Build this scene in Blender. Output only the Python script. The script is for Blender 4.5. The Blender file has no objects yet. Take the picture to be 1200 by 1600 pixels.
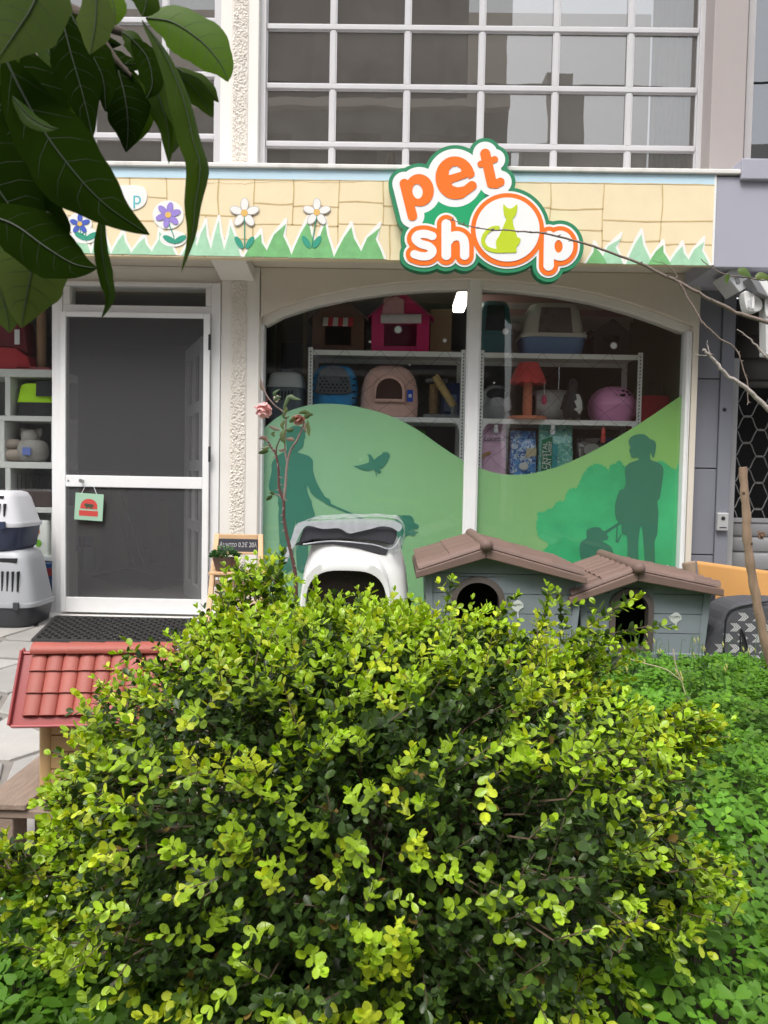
import bpy, bmesh, math, random
import numpy as np
from mathutils import Vector, Matrix
rad = math.radians
random.seed(7); RNG = np.random.default_rng(11)
SC = bpy.context.scene
COL = SC.collection

# ------------------------------------------------------------------ camera
EYE = Vector((0.0, 0.0, 1.02))
FPX = 1200.0                                    # focal length in pixels of the 1200 x 1600 photograph
ROT = (Matrix.Rotation(rad(0.8), 3, 'Z') @ Matrix.Rotation(rad(90 - 2.5), 3, 'X') @ Matrix.Rotation(rad(1.08), 3, 'Z'))
cd = bpy.data.cameras.new('camera'); cam = bpy.data.objects.new('camera', cd); COL.objects.link(cam)
cam.matrix_world = Matrix.Translation(EYE) @ ROT.to_4x4()
cd.sensor_fit = 'VERTICAL'; cd.sensor_height = 24.0; cd.lens = FPX / 1600 * 24.0
cd.clip_start = 0.02; cd.clip_end = 500
cd.dof.use_dof = True; cd.dof.focus_distance = 2.0; cd.dof.aperture_fstop = 11.0
SC.camera = cam

# ------------------------------------------------------------------ daylight (bright overcast)
SUN_EL, SUN_AZ = 58.0, 200.0                     # compass-like azimuth, 180 = straight behind the camera
w = bpy.data.worlds.new('World'); SC.world = w; w.use_nodes = True
nt = w.node_tree; bg = nt.nodes['Background']
sky = nt.nodes.new('ShaderNodeTexSky'); sky.sky_type = 'NISHITA'; sky.sun_disc = False
sky.sun_elevation = rad(SUN_EL); sky.sun_rotation = rad(SUN_AZ); sky.air_density = 1.0; sky.dust_density = 3.0
hs = nt.nodes.new('ShaderNodeHueSaturation'); hs.inputs['Saturation'].default_value = 0.22   # thin even cloud: a paler sky
nt.links.new(sky.outputs[0], hs.inputs['Color']); nt.links.new(hs.outputs[0], bg.inputs['Color'])
bg.inputs['Strength'].default_value = 0.15
sl = bpy.data.lights.new('sun', 'SUN'); sl.energy = 1.15; sl.angle = rad(22); sl.color = (1.0, 0.96, 0.9)
so = bpy.data.objects.new('sun', sl); COL.objects.link(so)
_d = Vector((math.sin(rad(SUN_AZ)) * math.cos(rad(SUN_EL)), math.cos(rad(SUN_AZ)) * math.cos(rad(SUN_EL)), math.sin(rad(SUN_EL))))
so.rotation_euler = _d.to_track_quat('Z', 'Y').to_euler(); so.location = _d * 30
vs = SC.view_settings; vs.view_transform = 'Standard'; vs.look = 'None'; vs.gamma = 1.0; vs.use_curve_mapping = False
vs.exposure = 1.05
SC.cycles.max_bounces = 6; SC.cycles.diffuse_bounces = 3; SC.cycles.glossy_bounces = 3; SC.cycles.transparent_max_bounces = 14; SC.cycles.use_denoising = True

# ------------------------------------------------------------------ helpers: points
def P(px, py, Y):
    """the point of the place, at depth Y in front of the camera, that photograph pixel (px, py) shows"""
    d = ROT @ Vector(((px - 600) / FPX, -(py - 800) / FPX, -1.0))
    return EYE + d * ((Y - EYE.y) / d.y)
def RC(px0, py0, px1, py1, Y):
    mx, my = (px0 + px1) / 2, (py0 + py1) / 2
    return P(px0, my, Y).x, P(px1, my, Y).x, P(mx, py1, Y).z, P(mx, py0, Y).z      # x0 x1 z0 z1
def XZ(pts, Y): return [(P(a, b, Y).x, P(a, b, Y).z) for a, b in pts]
def ground_z(Y): return -0.06 * (5.3 - Y)

# ------------------------------------------------------------------ helpers: materials
def lin(c):
    return tuple(((v / 255) / 12.92 if v / 255 <= 0.04045 else ((v / 255 + 0.055) / 1.055) ** 2.4) for v in c)
MATS = {}
def mat(name, rgb, rough=0.5, var=0.12, scale=6.0, bump=0.0, bscale=80.0, metal=0.0, spec=0.5, stain=0.0, stain_rgb=None, coat=0.0, objvar=0.0, stretch=None):
    if name in MATS: return MATS[name]
    m = bpy.data.materials.new(name); m.use_nodes = True; MATS[name] = m
    n = m.node_tree.nodes; L = m.node_tree.links; b = n['Principled BSDF']
    b.inputs['Roughness'].default_value = rough; b.inputs['Metallic'].default_value = metal
    b.inputs['Specular IOR Level'].default_value = spec; b.inputs['Coat Weight'].default_value = coat
    tc = n.new('ShaderNodeTexCoord'); src = tc.outputs['Object']
    if stretch:
        mp = n.new('ShaderNodeMapping'); mp.inputs['Scale'].default_value = stretch; L.new(src, mp.inputs['Vector']); src = mp.outputs[0]
    nz = n.new('ShaderNodeTexNoise'); nz.inputs['Scale'].default_value = scale; nz.inputs['Detail'].default_value = 6; nz.inputs['Roughness'].default_value = 0.62
    L.new(src, nz.inputs['Vector'])
    mx = n.new('ShaderNodeMix'); mx.data_type = 'RGBA'
    lo = tuple(max(0, c * (1 - var)) for c in rgb) + (1,); hi = tuple(min(1, c * (1 + var)) for c in rgb) + (1,)
    mx.inputs[6].default_value = lo; mx.inputs[7].default_value = hi; L.new(nz.outputs['Fac'], mx.inputs[0])
    col = mx.outputs[2]
    if stain > 0:
        n2 = n.new('ShaderNodeTexNoise'); n2.inputs['Scale'].default_value = scale * 0.35; n2.inputs['Detail'].default_value = 8; n2.inputs['Roughness'].default_value = 0.7
        L.new(src, n2.inputs['Vector'])
        rp = n.new('ShaderNodeValToRGB'); rp.color_ramp.elements[0].position = 0.52; rp.color_ramp.elements[1].position = 0.72
        rp.color_ramp.elements[0].color = (0, 0, 0, 1); rp.color_ramp.elements[1].color = (stain, stain, stain, 1)
        L.new(n2.outputs['Fac'], rp.inputs[0])
        m2 = n.new('ShaderNodeMix'); m2.data_type = 'RGBA'; L.new(rp.outputs[0], m2.inputs[0]); L.new(col, m2.inputs[6])
        m2.inputs[7].default_value = tuple(stain_rgb or [c * 0.5 for c in rgb]) + (1,); col = m2.outputs[2]
    if objvar > 0:
        oi = n.new('ShaderNodeObjectInfo'); mr = n.new('ShaderNodeMapRange'); mr.inputs[3].default_value = 1 - objvar; mr.inputs[4].default_value = 1 + objvar
        L.new(oi.outputs['Random'], mr.inputs[0]); h = n.new('ShaderNodeHueSaturation'); L.new(mr.outputs[0], h.inputs['Value']); L.new(col, h.inputs['Color']); col = h.outputs[0]
    L.new(col, b.inputs['Base Color'])
    mr = n.new('ShaderNodeMapRange'); mr.inputs[3].default_value = max(0.03, rough - 0.1); mr.inputs[4].default_value = min(1, rough + 0.1)
    L.new(nz.outputs['Fac'], mr.inputs[0]); L.new(mr.outputs[0], b.inputs['Roughness'])
    if bump > 0:
        nb = n.new('ShaderNodeTexNoise'); nb.inputs['Scale'].default_value = bscale; nb.inputs['Detail'].default_value = 5; L.new(src, nb.inputs['Vector'])
        bp = n.new('ShaderNodeBump'); bp.inputs['Strength'].default_value = min(1, bump); bp.inputs['Distance'].default_value = 0.004
        L.new(nb.outputs['Fac'], bp.inputs['Height']); L.new(bp.outputs[0], b.inputs['Normal'])
    return m
def glass(name, tint=(1, 1, 1), ior=1.5, boost=1.0, rough=0.0, dirt=0.0):
    if name in MATS: return MATS[name]
    m = bpy.data.materials.new(name); m.use_nodes = True; MATS[name] = m
    n = m.node_tree.nodes; L = m.node_tree.links; n.clear()
    out = n.new('ShaderNodeOutputMaterial'); tr = n.new('ShaderNodeBsdfTransparent'); tr.inputs[0].default_value = tint + (1,)
    gl = n.new('ShaderNodeBsdfGlossy'); gl.inputs['Roughness'].default_value = rough
    tc = n.new('ShaderNodeTexCoord'); nz = n.new('ShaderNodeTexNoise'); nz.inputs['Scale'].default_value = 1.3; L.new(tc.outputs['Object'], nz.inputs['Vector'])
    bp = n.new('ShaderNodeBump'); bp.inputs['Strength'].default_value = 0.10; bp.inputs['Distance'].default_value = 0.02; L.new(nz.outputs['Fac'], bp.inputs['Height']); L.new(bp.outputs[0], gl.inputs['Normal'])
    f0 = ((ior - 1) / (ior + 1)) ** 2 * boost                       # Schlick reflectance, the same from both sides of the sheet
    fr = n.new('ShaderNodeLayerWeight'); fr.inputs['Blend'].default_value = 0.5
    pw = n.new('ShaderNodeMath'); pw.operation = 'POWER'; pw.inputs[1].default_value = 5; L.new(fr.outputs['Facing'], pw.inputs[0])
    mu = n.new('ShaderNodeMath'); mu.operation = 'MULTIPLY_ADD'; mu.inputs[1].default_value = 1 - f0; mu.inputs[2].default_value = f0; mu.use_clamp = True; L.new(pw.outputs[0], mu.inputs[0])
    mx = n.new('ShaderNodeMixShader'); L.new(mu.outputs[0], mx.inputs[0]); L.new(tr.outputs[0], mx.inputs[1]); L.new(gl.outputs[0], mx.inputs[2])
    last = mx.outputs[0]
    if dirt > 0:
        df = n.new('ShaderNodeBsdfDiffuse'); df.inputs[0].default_value = (0.5, 0.48, 0.45, 1)
        nd = n.new('ShaderNodeTexNoise'); nd.inputs['Scale'].default_value = 5; nd.inputs['Detail'].default_value = 9; nd.inputs['Roughness'].default_value = 0.75; L.new(tc.outputs['Object'], nd.inputs['Vector'])
        mr = n.new('ShaderNodeMapRange'); mr.inputs[1].default_value = 0.35; mr.inputs[2].default_value = 0.75; mr.inputs[3].default_value = dirt * 0.3; mr.inputs[4].default_value = dirt
        L.new(nd.outputs['Fac'], mr.inputs[0]); m2 = n.new('ShaderNodeMixShader'); L.new(mr.outputs[0], m2.inputs[0]); L.new(last, m2.inputs[1]); L.new(df.outputs[0], m2.inputs[2]); last = m2.outputs[0]
    L.new(last, out.inputs[0]); return m
def sheer(name, rgb, alpha, rough=0.5, var=0.08, scale=5, spec=0.5):
    """a surface that lets part of the light straight through: film, mesh, plastic wrap"""
    m = mat(name, rgb, rough, var, scale, spec=spec); n = m.node_tree.nodes; L = m.node_tree.links
    b = n['Principled BSDF']; b.inputs['Alpha'].default_value = alpha; return m
def leafmat(name, rough=0.35, trans=0.3, attr=True, rgb=None, spec=0.5):
    m = bpy.data.materials.new(name); m.use_nodes = True; MATS[name] = m
    n = m.node_tree.nodes; L = m.node_tree.links; b = n['Principled BSDF']; out = n['Material Output']
    b.inputs['Roughness'].default_value = rough; b.inputs['Specular IOR Level'].default_value = spec
    if attr:
        a = n.new('ShaderNodeAttribute'); a.attribute_name = 'tint'; col = a.outputs['Color']
    else:
        tc = n.new('ShaderNodeTexCoord'); nz = n.new('ShaderNodeTexNoise'); nz.inputs['Scale'].default_value = 30; nz.inputs['Detail'].default_value = 5; L.new(tc.outputs['Object'], nz.inputs['Vector'])
        oi = n.new('ShaderNodeObjectInfo'); ad = n.new('ShaderNodeMath'); ad.operation = 'ADD'; L.new(oi.outputs['Random'], ad.inputs[0]); L.new(nz.outputs['Fac'], ad.inputs[1])
        mr = n.new('ShaderNodeMapRange'); mr.inputs[1].default_value = 0.3; mr.inputs[2].default_value = 1.7; L.new(ad.outputs[0], mr.inputs[0])
        mx = n.new('ShaderNodeMix'); mx.data_type = 'RGBA'; mx.inputs[6].default_value = tuple(rgb[0]) + (1,); mx.inputs[7].default_value = tuple(rgb[1]) + (1,); L.new(mr.outputs[0], mx.inputs[0]); col = mx.outputs[2]
    L.new(col, b.inputs['Base Color'])
    t = n.new('ShaderNodeBsdfTranslucent'); hv = n.new('ShaderNodeHueSaturation'); hv.inputs['Saturation'].default_value = 1.15; hv.inputs['Value'].default_value = 1.5
    L.new(col, hv.inputs['Color']); L.new(hv.outputs[0], t.inputs[0])
    ms = n.new('ShaderNodeMixShader'); ms.inputs[0].default_value = trans; L.new(b.outputs[0], ms.inputs[1]); L.new(t.outputs[0], ms.inputs[2]); L.new(ms.outputs[0], out.inputs[0])
    return m

# ------------------------------------------------------------------ helpers: meshes and objects
class MB:
    def __init__(s): s.v = []; s.f = []
    def add(s, vs, fs):
        o = len(s.v); s.v += [tuple(p) for p in vs]; s.f += [tuple(i + o for i in f) for f in fs]; return s
    def hexa(s, p):   # 4 bottom ccw then 4 top
        return s.add(p, [(3, 2, 1, 0), (4, 5, 6, 7), (0, 1, 5, 4), (1, 2, 6, 5), (2, 3, 7, 6), (3, 0, 4, 7)])
    def box(s, x0, x1, y0, y1, z0, z1):
        return s.hexa([(x0, y0, z0), (x1, y0, z0), (x1, y1, z0), (x0, y1, z0), (x0, y0, z1), (x1, y0, z1), (x1, y1, z1), (x0, y1, z1)])
    def prism(s, poly, y0, y1):      # poly in (x, z)
        n = len(poly); a = sum(poly[i][0] * poly[(i + 1) % n][1] - poly[(i + 1) % n][0] * poly[i][1] for i in range(n))
        if a < 0: poly = poly[::-1]
        vs = [(x, y0, z) for x, z in poly] + [(x, y1, z) for x, z in poly]
        return s.add(vs, [tuple(range(n)), tuple(range(2 * n - 1, n - 1, -1))] + [((i + 1) % n, i, n + i, n + (i + 1) % n) for i in range(n)])
    def loft(s, rings, cap=True):
        n = len(rings[0]); vs = [p for r in rings for p in r]; fs = []
        for k in range(len(rings) - 1):
            for i in range(n):
                j = (i + 1) % n; fs.append((k * n + i, k * n + j, (k + 1) * n + j, (k + 1) * n + i))
        if cap: fs += [tuple(range(n - 1, -1, -1)), tuple(range((len(rings) - 1) * n, len(rings) * n))]
        return s.add(vs, fs)
    def lathe(s, prof, c=(0, 0, 0), n=20):
        return s.loft([[(c[0] + r * math.cos(2 * math.pi * i / n), c[1] + r * math.sin(2 * math.pi * i / n), c[2] + z) for i in range(n)] for r, z in prof])
    def tube(s, pts, r, n=6, cap=True):
        pts = [Vector(p) for p in pts]; rr = r if isinstance(r, (list, tuple)) else [r] * len(pts); rings = []; up = None
        for i, p in enumerate(pts):
            t = (pts[min(i + 1, len(pts) - 1)] - pts[max(i - 1, 0)]).normalized()
            if up is None: up = t.orthogonal().normalized()
            up = (up - t * up.dot(t)); up = up.normalized() if up.length > 1e-6 else t.orthogonal().normalized()
            sd = t.cross(up)
            rings.append([p + (up * math.cos(2 * math.pi * k / n) + sd * math.sin(2 * math.pi * k / n)) * rr[i] for k in range(n)])
        return s.loft(rings, cap)
    def grid(s, fn, nu, nv):
        vs = [fn(i / nu, j / nv) for j in range(nv + 1) for i in range(nu + 1)]
        return s.add(vs, [(j * (nu + 1) + i, j * (nu + 1) + i + 1, (j + 1) * (nu + 1) + i + 1, (j + 1) * (nu + 1) + i) for j in range(nv) for i in range(nu)])
    def xf(s, fn): s.v = [tuple(fn(Vector(p))) for p in s.v]; return s
    def build(s, name, m, parent=None, smooth=None, bevel=0.0, solid=0.0, sub=0, fix=True):
        me = bpy.data.meshes.new(name); me.from_pydata(s.v, [], s.f); me.update()
        if fix:
            bm = bmesh.new(); bm.from_mesh(me); bmesh.ops.recalc_face_normals(bm, faces=bm.faces); bm.to_mesh(me); bm.free()
        return link(name, me, m, parent, smooth, bevel, solid, sub)
def link(name, me, m, parent=None, smooth=None, bevel=0.0, solid=0.0, sub=0):
    o = bpy.data.objects.new(name, me); COL.objects.link(o)
    if m: me.materials.append(m)
    if smooth is not None: me.shade_smooth(); me.set_sharp_from_angle(angle=rad(smooth))
    if solid: md = o.modifiers.new('solid', 'SOLIDIFY'); md.thickness = solid; md.offset = 0
    if sub: md = o.modifiers.new('sub', 'SUBSURF'); md.levels = md.render_levels = sub
    if bevel: md = o.modifiers.new('bevel', 'BEVEL'); md.width = bevel; md.segments = 2; md.limit_method = 'ANGLE'; md.harden_normals = False
    if parent: attach(o, parent)
    return o
def attach(o, parent):
    o.parent = parent
    if parent.type == 'EMPTY':
        o.matrix_parent_inverse = Matrix.Translation(parent.location).inverted()
    return o
def tag(o, label=None, cat=None, group=None, kind=None):
    if label: o['label'] = label
    if cat: o['category'] = cat
    if group: o['group'] = group
    if kind: o['kind'] = kind
    return o
def thing(name, label, cat, loc=(0, 0, 0), group=None):
    o = bpy.data.objects.new(name, None); COL.objects.link(o); o.location = loc; o.empty_display_size = 0.05
    return tag(o, label, cat, group)
def struct(o): o['kind'] = 'structure'; return o
def BX(name, m, parent, x0, x1, y0, y1, z0, z1, bevel=0.003, **k): return MB().box(x0, x1, y0, y1, z0, z1).build(name, m, parent, bevel=bevel, **k)
def se_ring(cx, cy, z, hx, hy, e=4.0, n=36):
    r = []
    for i in range(n):
        a = 2 * math.pi * i / n; c, s = math.cos(a), math.sin(a)
        r.append((cx + hx * math.copysign(abs(c) ** (2 / e), c), cy + hy * math.copysign(abs(s) ** (2 / e), s), z))
    return r
def crom(pts, k=4, closed=True):
    n = len(pts); out = []
    for i in range(n if closed else n - 1):
        g = lambda j: pts[j % n] if closed else pts[min(max(j, 0), n - 1)]
        p0, p1, p2, p3 = g(i - 1), g(i), g(i + 1), g(i + 2)
        for t in range(k):
            t /= k
            out.append(tuple(0.5 * (2 * b + (c - a) * t + (2 * a - 5 * b + 4 * c - d) * t * t + (3 * b - a - 3 * c + d) * t ** 3) for a, b, c, d in zip(p0, p1, p2, p3)))
    if not closed: out.append(tuple(pts[-1]))
    return out
def ellipse(cx, cy, rx, ry, n=28, rot=0):
    c, s = math.cos(rot), math.sin(rot)
    return [(cx + rx * math.cos(2 * math.pi * i / n) * c - ry * math.sin(2 * math.pi * i / n) * s, cy + rx * math.cos(2 * math.pi * i / n) * s + ry * math.sin(2 * math.pi * i / n) * c) for i in range(n)]
def plate(name, m, parent, pix, Y, t=0.002, smooth=False):
    """a thin flat plate at depth Y with the outline pix (photograph pixels)"""
    return MB().prism(XZ(crom(pix) if smooth else pix, Y), Y, Y + t).build(name, m, parent)
def text_obj(name, body, m, parent, loc, size, rot=(90, 0, 0), depth=0.0006, shear=0, sx=1.0):
    cu = bpy.data.curves.new(name, 'FONT'); cu.body = body; cu.size = size; cu.extrude = depth; cu.align_x = 'CENTER'; cu.align_y = 'CENTER'; cu.shear = shear
    t = bpy.data.objects.new(name, cu); COL.objects.link(t); dg = bpy.context.evaluated_depsgraph_get()
    me = bpy.data.meshes.new_from_object(t.evaluated_get(dg)); bpy.data.objects.remove(t); bpy.data.curves.remove(cu)
    mw = Matrix.Translation(loc) @ Matrix.Rotation(rad(rot[2]), 4, 'Z') @ Matrix.Rotation(rad(rot[1]), 4, 'Y') @ Matrix.Rotation(rad(rot[0]), 4, 'X') @ Matrix.Diagonal((sx, 1, 1, 1))
    me.transform(mw); me.materials.clear()
    return link(name, me, m, parent)

def print_mat(name, cols, scale, rough=.28):
    """small-scale printed packaging pattern"""
    m = mat(name, cols[0], rough, .1, 20, bump=.6, bscale=25, coat=.4); n = m.node_tree.nodes; L = m.node_tree.links; b = n['Principled BSDF']
    tc = n.new('ShaderNodeTexCoord'); nz = n.new('ShaderNodeTexNoise'); nz.inputs['Scale'].default_value = scale * .6; nz.inputs['Detail'].default_value = 3; L.new(tc.outputs['Object'], nz.inputs['Vector'])
    ad = n.new('ShaderNodeMix'); ad.data_type = 'VECTOR'; ad.inputs[0].default_value = .12; L.new(tc.outputs['Object'], ad.inputs[4]); L.new(nz.outputs['Color'], ad.inputs[5])
    vo = n.new('ShaderNodeTexVoronoi'); vo.inputs['Scale'].default_value = scale; L.new(ad.outputs[1], vo.inputs['Vector'])
    sp = n.new('ShaderNodeSeparateColor'); L.new(vo.outputs['Color'], sp.inputs[0]); rp = n.new('ShaderNodeValToRGB'); rp.color_ramp.interpolation = 'CONSTANT'
    while len(rp.color_ramp.elements) < len(cols): rp.color_ramp.elements.new(.5)
    for i, c in enumerate(cols): rp.color_ramp.elements[i].position = i / len(cols); rp.color_ramp.elements[i].color = tuple(c) + (1,)
    L.new(sp.outputs[0], rp.inputs[0]); L.new(rp.outputs[0], b.inputs['Base Color']); return m
# level-set plates: outlines with rounded joins, used for the shop sign
class Field:
    def __init__(s, w, h, st): s.st = st; s.X, s.Y = np.meshgrid(np.arange(0, w + st, st, dtype=float), np.arange(0, h + st, st, dtype=float))
    def cap(s, a, b, r):
        ax, ay = a; bx, by = b; dx, dy = bx - ax, by - ay; t = np.clip(((s.X - ax) * dx + (s.Y - ay) * dy) / max(dx * dx + dy * dy, 1e-9), 0, 1)
        return np.hypot(s.X - ax - t * dx, s.Y - ay - t * dy) - r
    def path(s, pts, r):
        f = s.cap(pts[0], pts[1], r)
        for i in range(1, len(pts) - 1): f = np.minimum(f, s.cap(pts[i], pts[i + 1], r))
        return f
    def ell(s, c, rx, ry, rot=0):
        cs, sn = math.cos(rot), math.sin(rot); u = (s.X - c[0]) * cs + (s.Y - c[1]) * sn; v = -(s.X - c[0]) * sn + (s.Y - c[1]) * cs
        k = np.hypot(u / rx, v / ry); g = np.hypot(u / rx ** 2, v / ry ** 2) + 1e-9
        return k * (k - 1) / g
    def poly(s, pts):
        n = len(pts); d = np.full(s.X.shape, 1e9); ins = np.zeros(s.X.shape, bool)
        for i in range(n):
            a, b = pts[i], pts[(i + 1) % n]; d = np.minimum(d, s.cap(a, b, 0))
            if a[1] != b[1]:
                c = ((a[1] > s.Y) != (b[1] > s.Y)) & (s.X < (b[0] - a[0]) * (s.Y - a[1]) / (b[1] - a[1]) + a[0]); ins ^= c
        return np.where(ins, -d, d)
    def mesh(s, f, to, y0, y1):
        """to maps (u, v) to (x, z); front face at y0, back at y1"""
        mb = MB(); H, W = f.shape; st = s.st; idx = {}
        def vert(u, v):
            k = (round(u, 3), round(v, 3))
            if k not in idx: x, z = to(u, v); idx[k] = len(mb.v); mb.v += [(x, y0, z), (x, y1, z)]
            return idx[k]
        ins = f < 0
        full = ins[:-1, :-1] & ins[1:, :-1] & ins[:-1, 1:] & ins[1:, 1:]; part = (ins[:-1, :-1] | ins[1:, :-1] | ins[:-1, 1:] | ins[1:, 1:]) & ~full
        for j in range(H - 1):
            i = 0; row = full[j]
            while i < W - 1:
                if row[i]:
                    e = i
                    while e < W - 1 and row[e]: e += 1
                    a, b, c, d = vert(i * st, j * st), vert(e * st, j * st), vert(e * st, (j + 1) * st), vert(i * st, (j + 1) * st)
                    mb.f.append((a, b, c, d)); mb.f.append((d + 1, c + 1, b + 1, a + 1)); i = e
                else: i += 1
            for i in np.nonzero(part[j])[0]:
                cs = [(i, j), (i + 1, j), (i + 1, j + 1), (i, j + 1)]; pl = []; cut = []
                for k in range(4):
                    p, q = cs[k], cs[(k + 1) % 4]; fp, fq = f[p[1], p[0]], f[q[1], q[0]]
                    if fp < 0: pl.append(vert(p[0] * st, p[1] * st))
                    if (fp < 0) != (fq < 0):
                        t = fp / (fp - fq); t = min(max(t, 0.02), 0.98); vv = vert((p[0] + (q[0] - p[0]) * t) * st, (p[1] + (q[1] - p[1]) * t) * st); pl.append(vv); cut.append((vv, fp < 0))
                if len(pl) >= 3: mb.f.append(tuple(pl)); mb.f.append(tuple(x + 1 for x in pl[::-1]))
                if len(cut) == 2: a, b = cut[0][0], cut[1][0]; mb.f.append((a, b, b + 1, a + 1))
        return mb

# ------------------------------------------------------------------ shared materials
cream = mat('cream_plaster', (0.66, 0.60, 0.51), 0.85, 0.08, 3, bump=0.25, bscale=140, stain=0.25, stain_rgb=(0.5, 0.43, 0.34))
offwhite = mat('offwhite_paint', (0.76, 0.73, 0.68), 0.8, 0.05, 4, bump=0.2, bscale=120, stain=0.2, stain_rgb=(0.55, 0.5, 0.44))
alu = mat('white_aluminium', (0.80, 0.80, 0.80), 0.35, 0.04, 9, stain=0.12, stain_rgb=(0.6, 0.57, 0.52))
marble = mat('ledge_marble', (0.72, 0.70, 0.67), 0.5, 0.1, 12, stain=0.5, stain_rgb=(0.35, 0.32, 0.28))
dark = mat('dark_void', (0.012, 0.012, 0.013), 0.8, 0.2)
black_pl = mat('black_plastic', (0.02, 0.021, 0.024), 0.45, 0.2, 12)
grey_render = mat('grey_render', (0.36, 0.36, 0.42), 0.85, 0.05, 4, bump=0.15, bscale=150)
taupe = mat('taupe_render', (0.36, 0.32, 0.31), 0.85, 0.06, 4, bump=0.2, bscale=150)
panel_grey = mat('panel_grey', (0.20, 0.205, 0.24), 0.5, 0.05, 3)
shutter_m = mat('shutter_metal', (0.33, 0.33, 0.34), 0.4, 0.08, 6, metal=0.2, stain=0.2, stain_rgb=(0.2, 0.18, 0.16))
soil_m = mat('soil', (0.06, 0.045, 0.03), 0.95, 0.4, 20, bump=1, bscale=60)
wood_m = mat('pallet_wood', (0.27, 0.20, 0.155), 0.85, 0.5, 14, bump=0.5, bscale=60, stretch=(6, 0.8, 6), stain=0.5, stain_rgb=(0.2, 0.14, 0.1))
wood_x = mat('pallet_wood_cross', (0.27, 0.20, 0.155), 0.85, 0.5, 14, bump=0.5, bscale=60, stretch=(0.8, 6, 6), stain=0.5, stain_rgb=(0.2, 0.14, 0.1))
pine = mat('pine', (0.62, 0.40, 0.22), 0.6, 0.15, 14, stretch=(1, 1, 6))
# ================================================================== THE PLACE: ground
g = MB(); g.add([(-120, -120, -0.42), (120, -120, -0.42), (120, 120, -0.42), (-120, 120, -0.42)], [(0, 1, 2, 3)])
struct(g.build('ground', mat('street_ground', (0.16, 0.15, 0.14), 0.95, 0.2, 2, bump=0.4, bscale=30), fix=False))
# crazy paving left of the garden bed: mortar sheet with single flagstones on it
mort = MB(); mort.hexa([(-6, 1.62, -0.40), (0.5, 1.62, -0.40), (0.5, 5.56, -0.40), (-6, 5.56, -0.40), (-6, 1.62, ground_z(1.62) - 0.012), (0.5, 1.62, ground_z(1.62) - 0.012), (0.5, 5.56, ground_z(5.56) - 0.012), (-6, 5.56, ground_z(5.56) - 0.012)])
paving = struct(mort.build('paving', mat('mortar', (0.22, 0.20, 0.18), 0.95, 0.3, 9, bump=0.6, bscale=60)))
flag_m = mat('flagstone', (0.34, 0.325, 0.305), 0.8, 0.22, 5, bump=0.5, bscale=35, stain=0.55, stain_rgb=(0.30, 0.28, 0.25), objvar=0.18)
def clip(poly, nx, ny, d):
    out = []
    for i in range(len(poly)):
        a, b = poly[i], poly[(i + 1) % len(poly)]; da, db = a[0] * nx + a[1] * ny - d, b[0] * nx + b[1] * ny - d
        if da <= 0: out.append(a)
        if (da < 0) != (db < 0) and da != db: t = da / (da - db); out.append((a[0] + (b[0] - a[0]) * t, a[1] + (b[1] - a[1]) * t))
    return out
rp = random.Random(5); seeds = []
for _ in range(4000):
    c = (rp.uniform(-3.6, 0.0), rp.uniform(1.7, 5.3))
    if all(math.hypot(c[0] - q[0], c[1] - q[1]) > 0.3 for q in seeds): seeds.append(c)
for c in seeds:
    poly = [(-3.7, 1.65), (0.1, 1.65), (0.1, 5.33), (-3.7, 5.33)]
    for q in seeds:
        dx, dy = q[0] - c[0], q[1] - c[1]; l = math.hypot(dx, dy)
        if 0 < l < 1.6: poly = clip(poly, dx / l, dy / l, ((q[0] + c[0]) / 2 * dx + (q[1] + c[1]) / 2 * dy) / l - 0.013 - 0.006 * rp.random())
    if len(poly) < 3: continue
    pp = []
    for i in range(len(poly)):            # chipped, slightly uneven rims
        a, b = poly[i], poly[(i + 1) % len(poly)]; l = math.hypot(b[0] - a[0], b[1] - a[1])
        if l < 0.02: continue
        for k in range(max(1, int(l / 0.09))):
            t = k / max(1, int(l / 0.09)); pp.append((a[0] + (b[0] - a[0]) * t + rp.uniform(-.006, .006), a[1] + (b[1] - a[1]) * t + rp.uniform(-.006, .006)))
    if len(pp) < 3: continue
    dz = rp.uniform(-0.003, 0.004); cx = sum(p[0] for p in pp) / len(pp); cy = sum(p[1] for p in pp) / len(pp)
    rings = [[(x, y, ground_z(y) - 0.03) for x, y in pp], [(x, y, ground_z(y) - 0.004 + dz) for x, y in pp], [(cx + (x - cx) * .975, cy + (y - cy) * .975, ground_z(y) + dz) for x, y in pp]]
    MB().loft(rings).build('flagstone', flag_m, paving)
# garden bed: a low mound of soil that carries shrub and clover
def soil_z(x, y):
    b = 0.05 * math.exp(-((y - 1.9) / 1.0) ** 2) + 0.02 * math.sin(x * 5) * math.sin(y * 4)
    return -0.10 + b
def bed_left(y): return -0.42 if y > 1.75 else -1.5
def bedf(u, v):
    y = 0.35 + v * 3.95; xl = -1.5 if y < 1.5 else (-1.5 + (y - 1.5) / 0.35 * 1.08 if y < 1.85 else -0.42); x = xl + (3.2 - xl) * u
    e = min(1, 14 * u, 14 * (1 - u), 14 * v, 14 * (1 - v)); return (x, y, -0.41 + (soil_z(x, y) + 0.41) * e)
struct(MB().grid(bedf, 70, 60).build('garden_soil', soil_m, smooth=60))
kb = MB().box(-0.35, 3.4, 4.31, 5.5, -0.41, -0.022); struct(kb.build('pavement', mat('pavement_concrete', (0.42, 0.41, 0.39), 0.9, 0.12, 8, bump=0.4, bscale=70), bevel=0.008))

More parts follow.
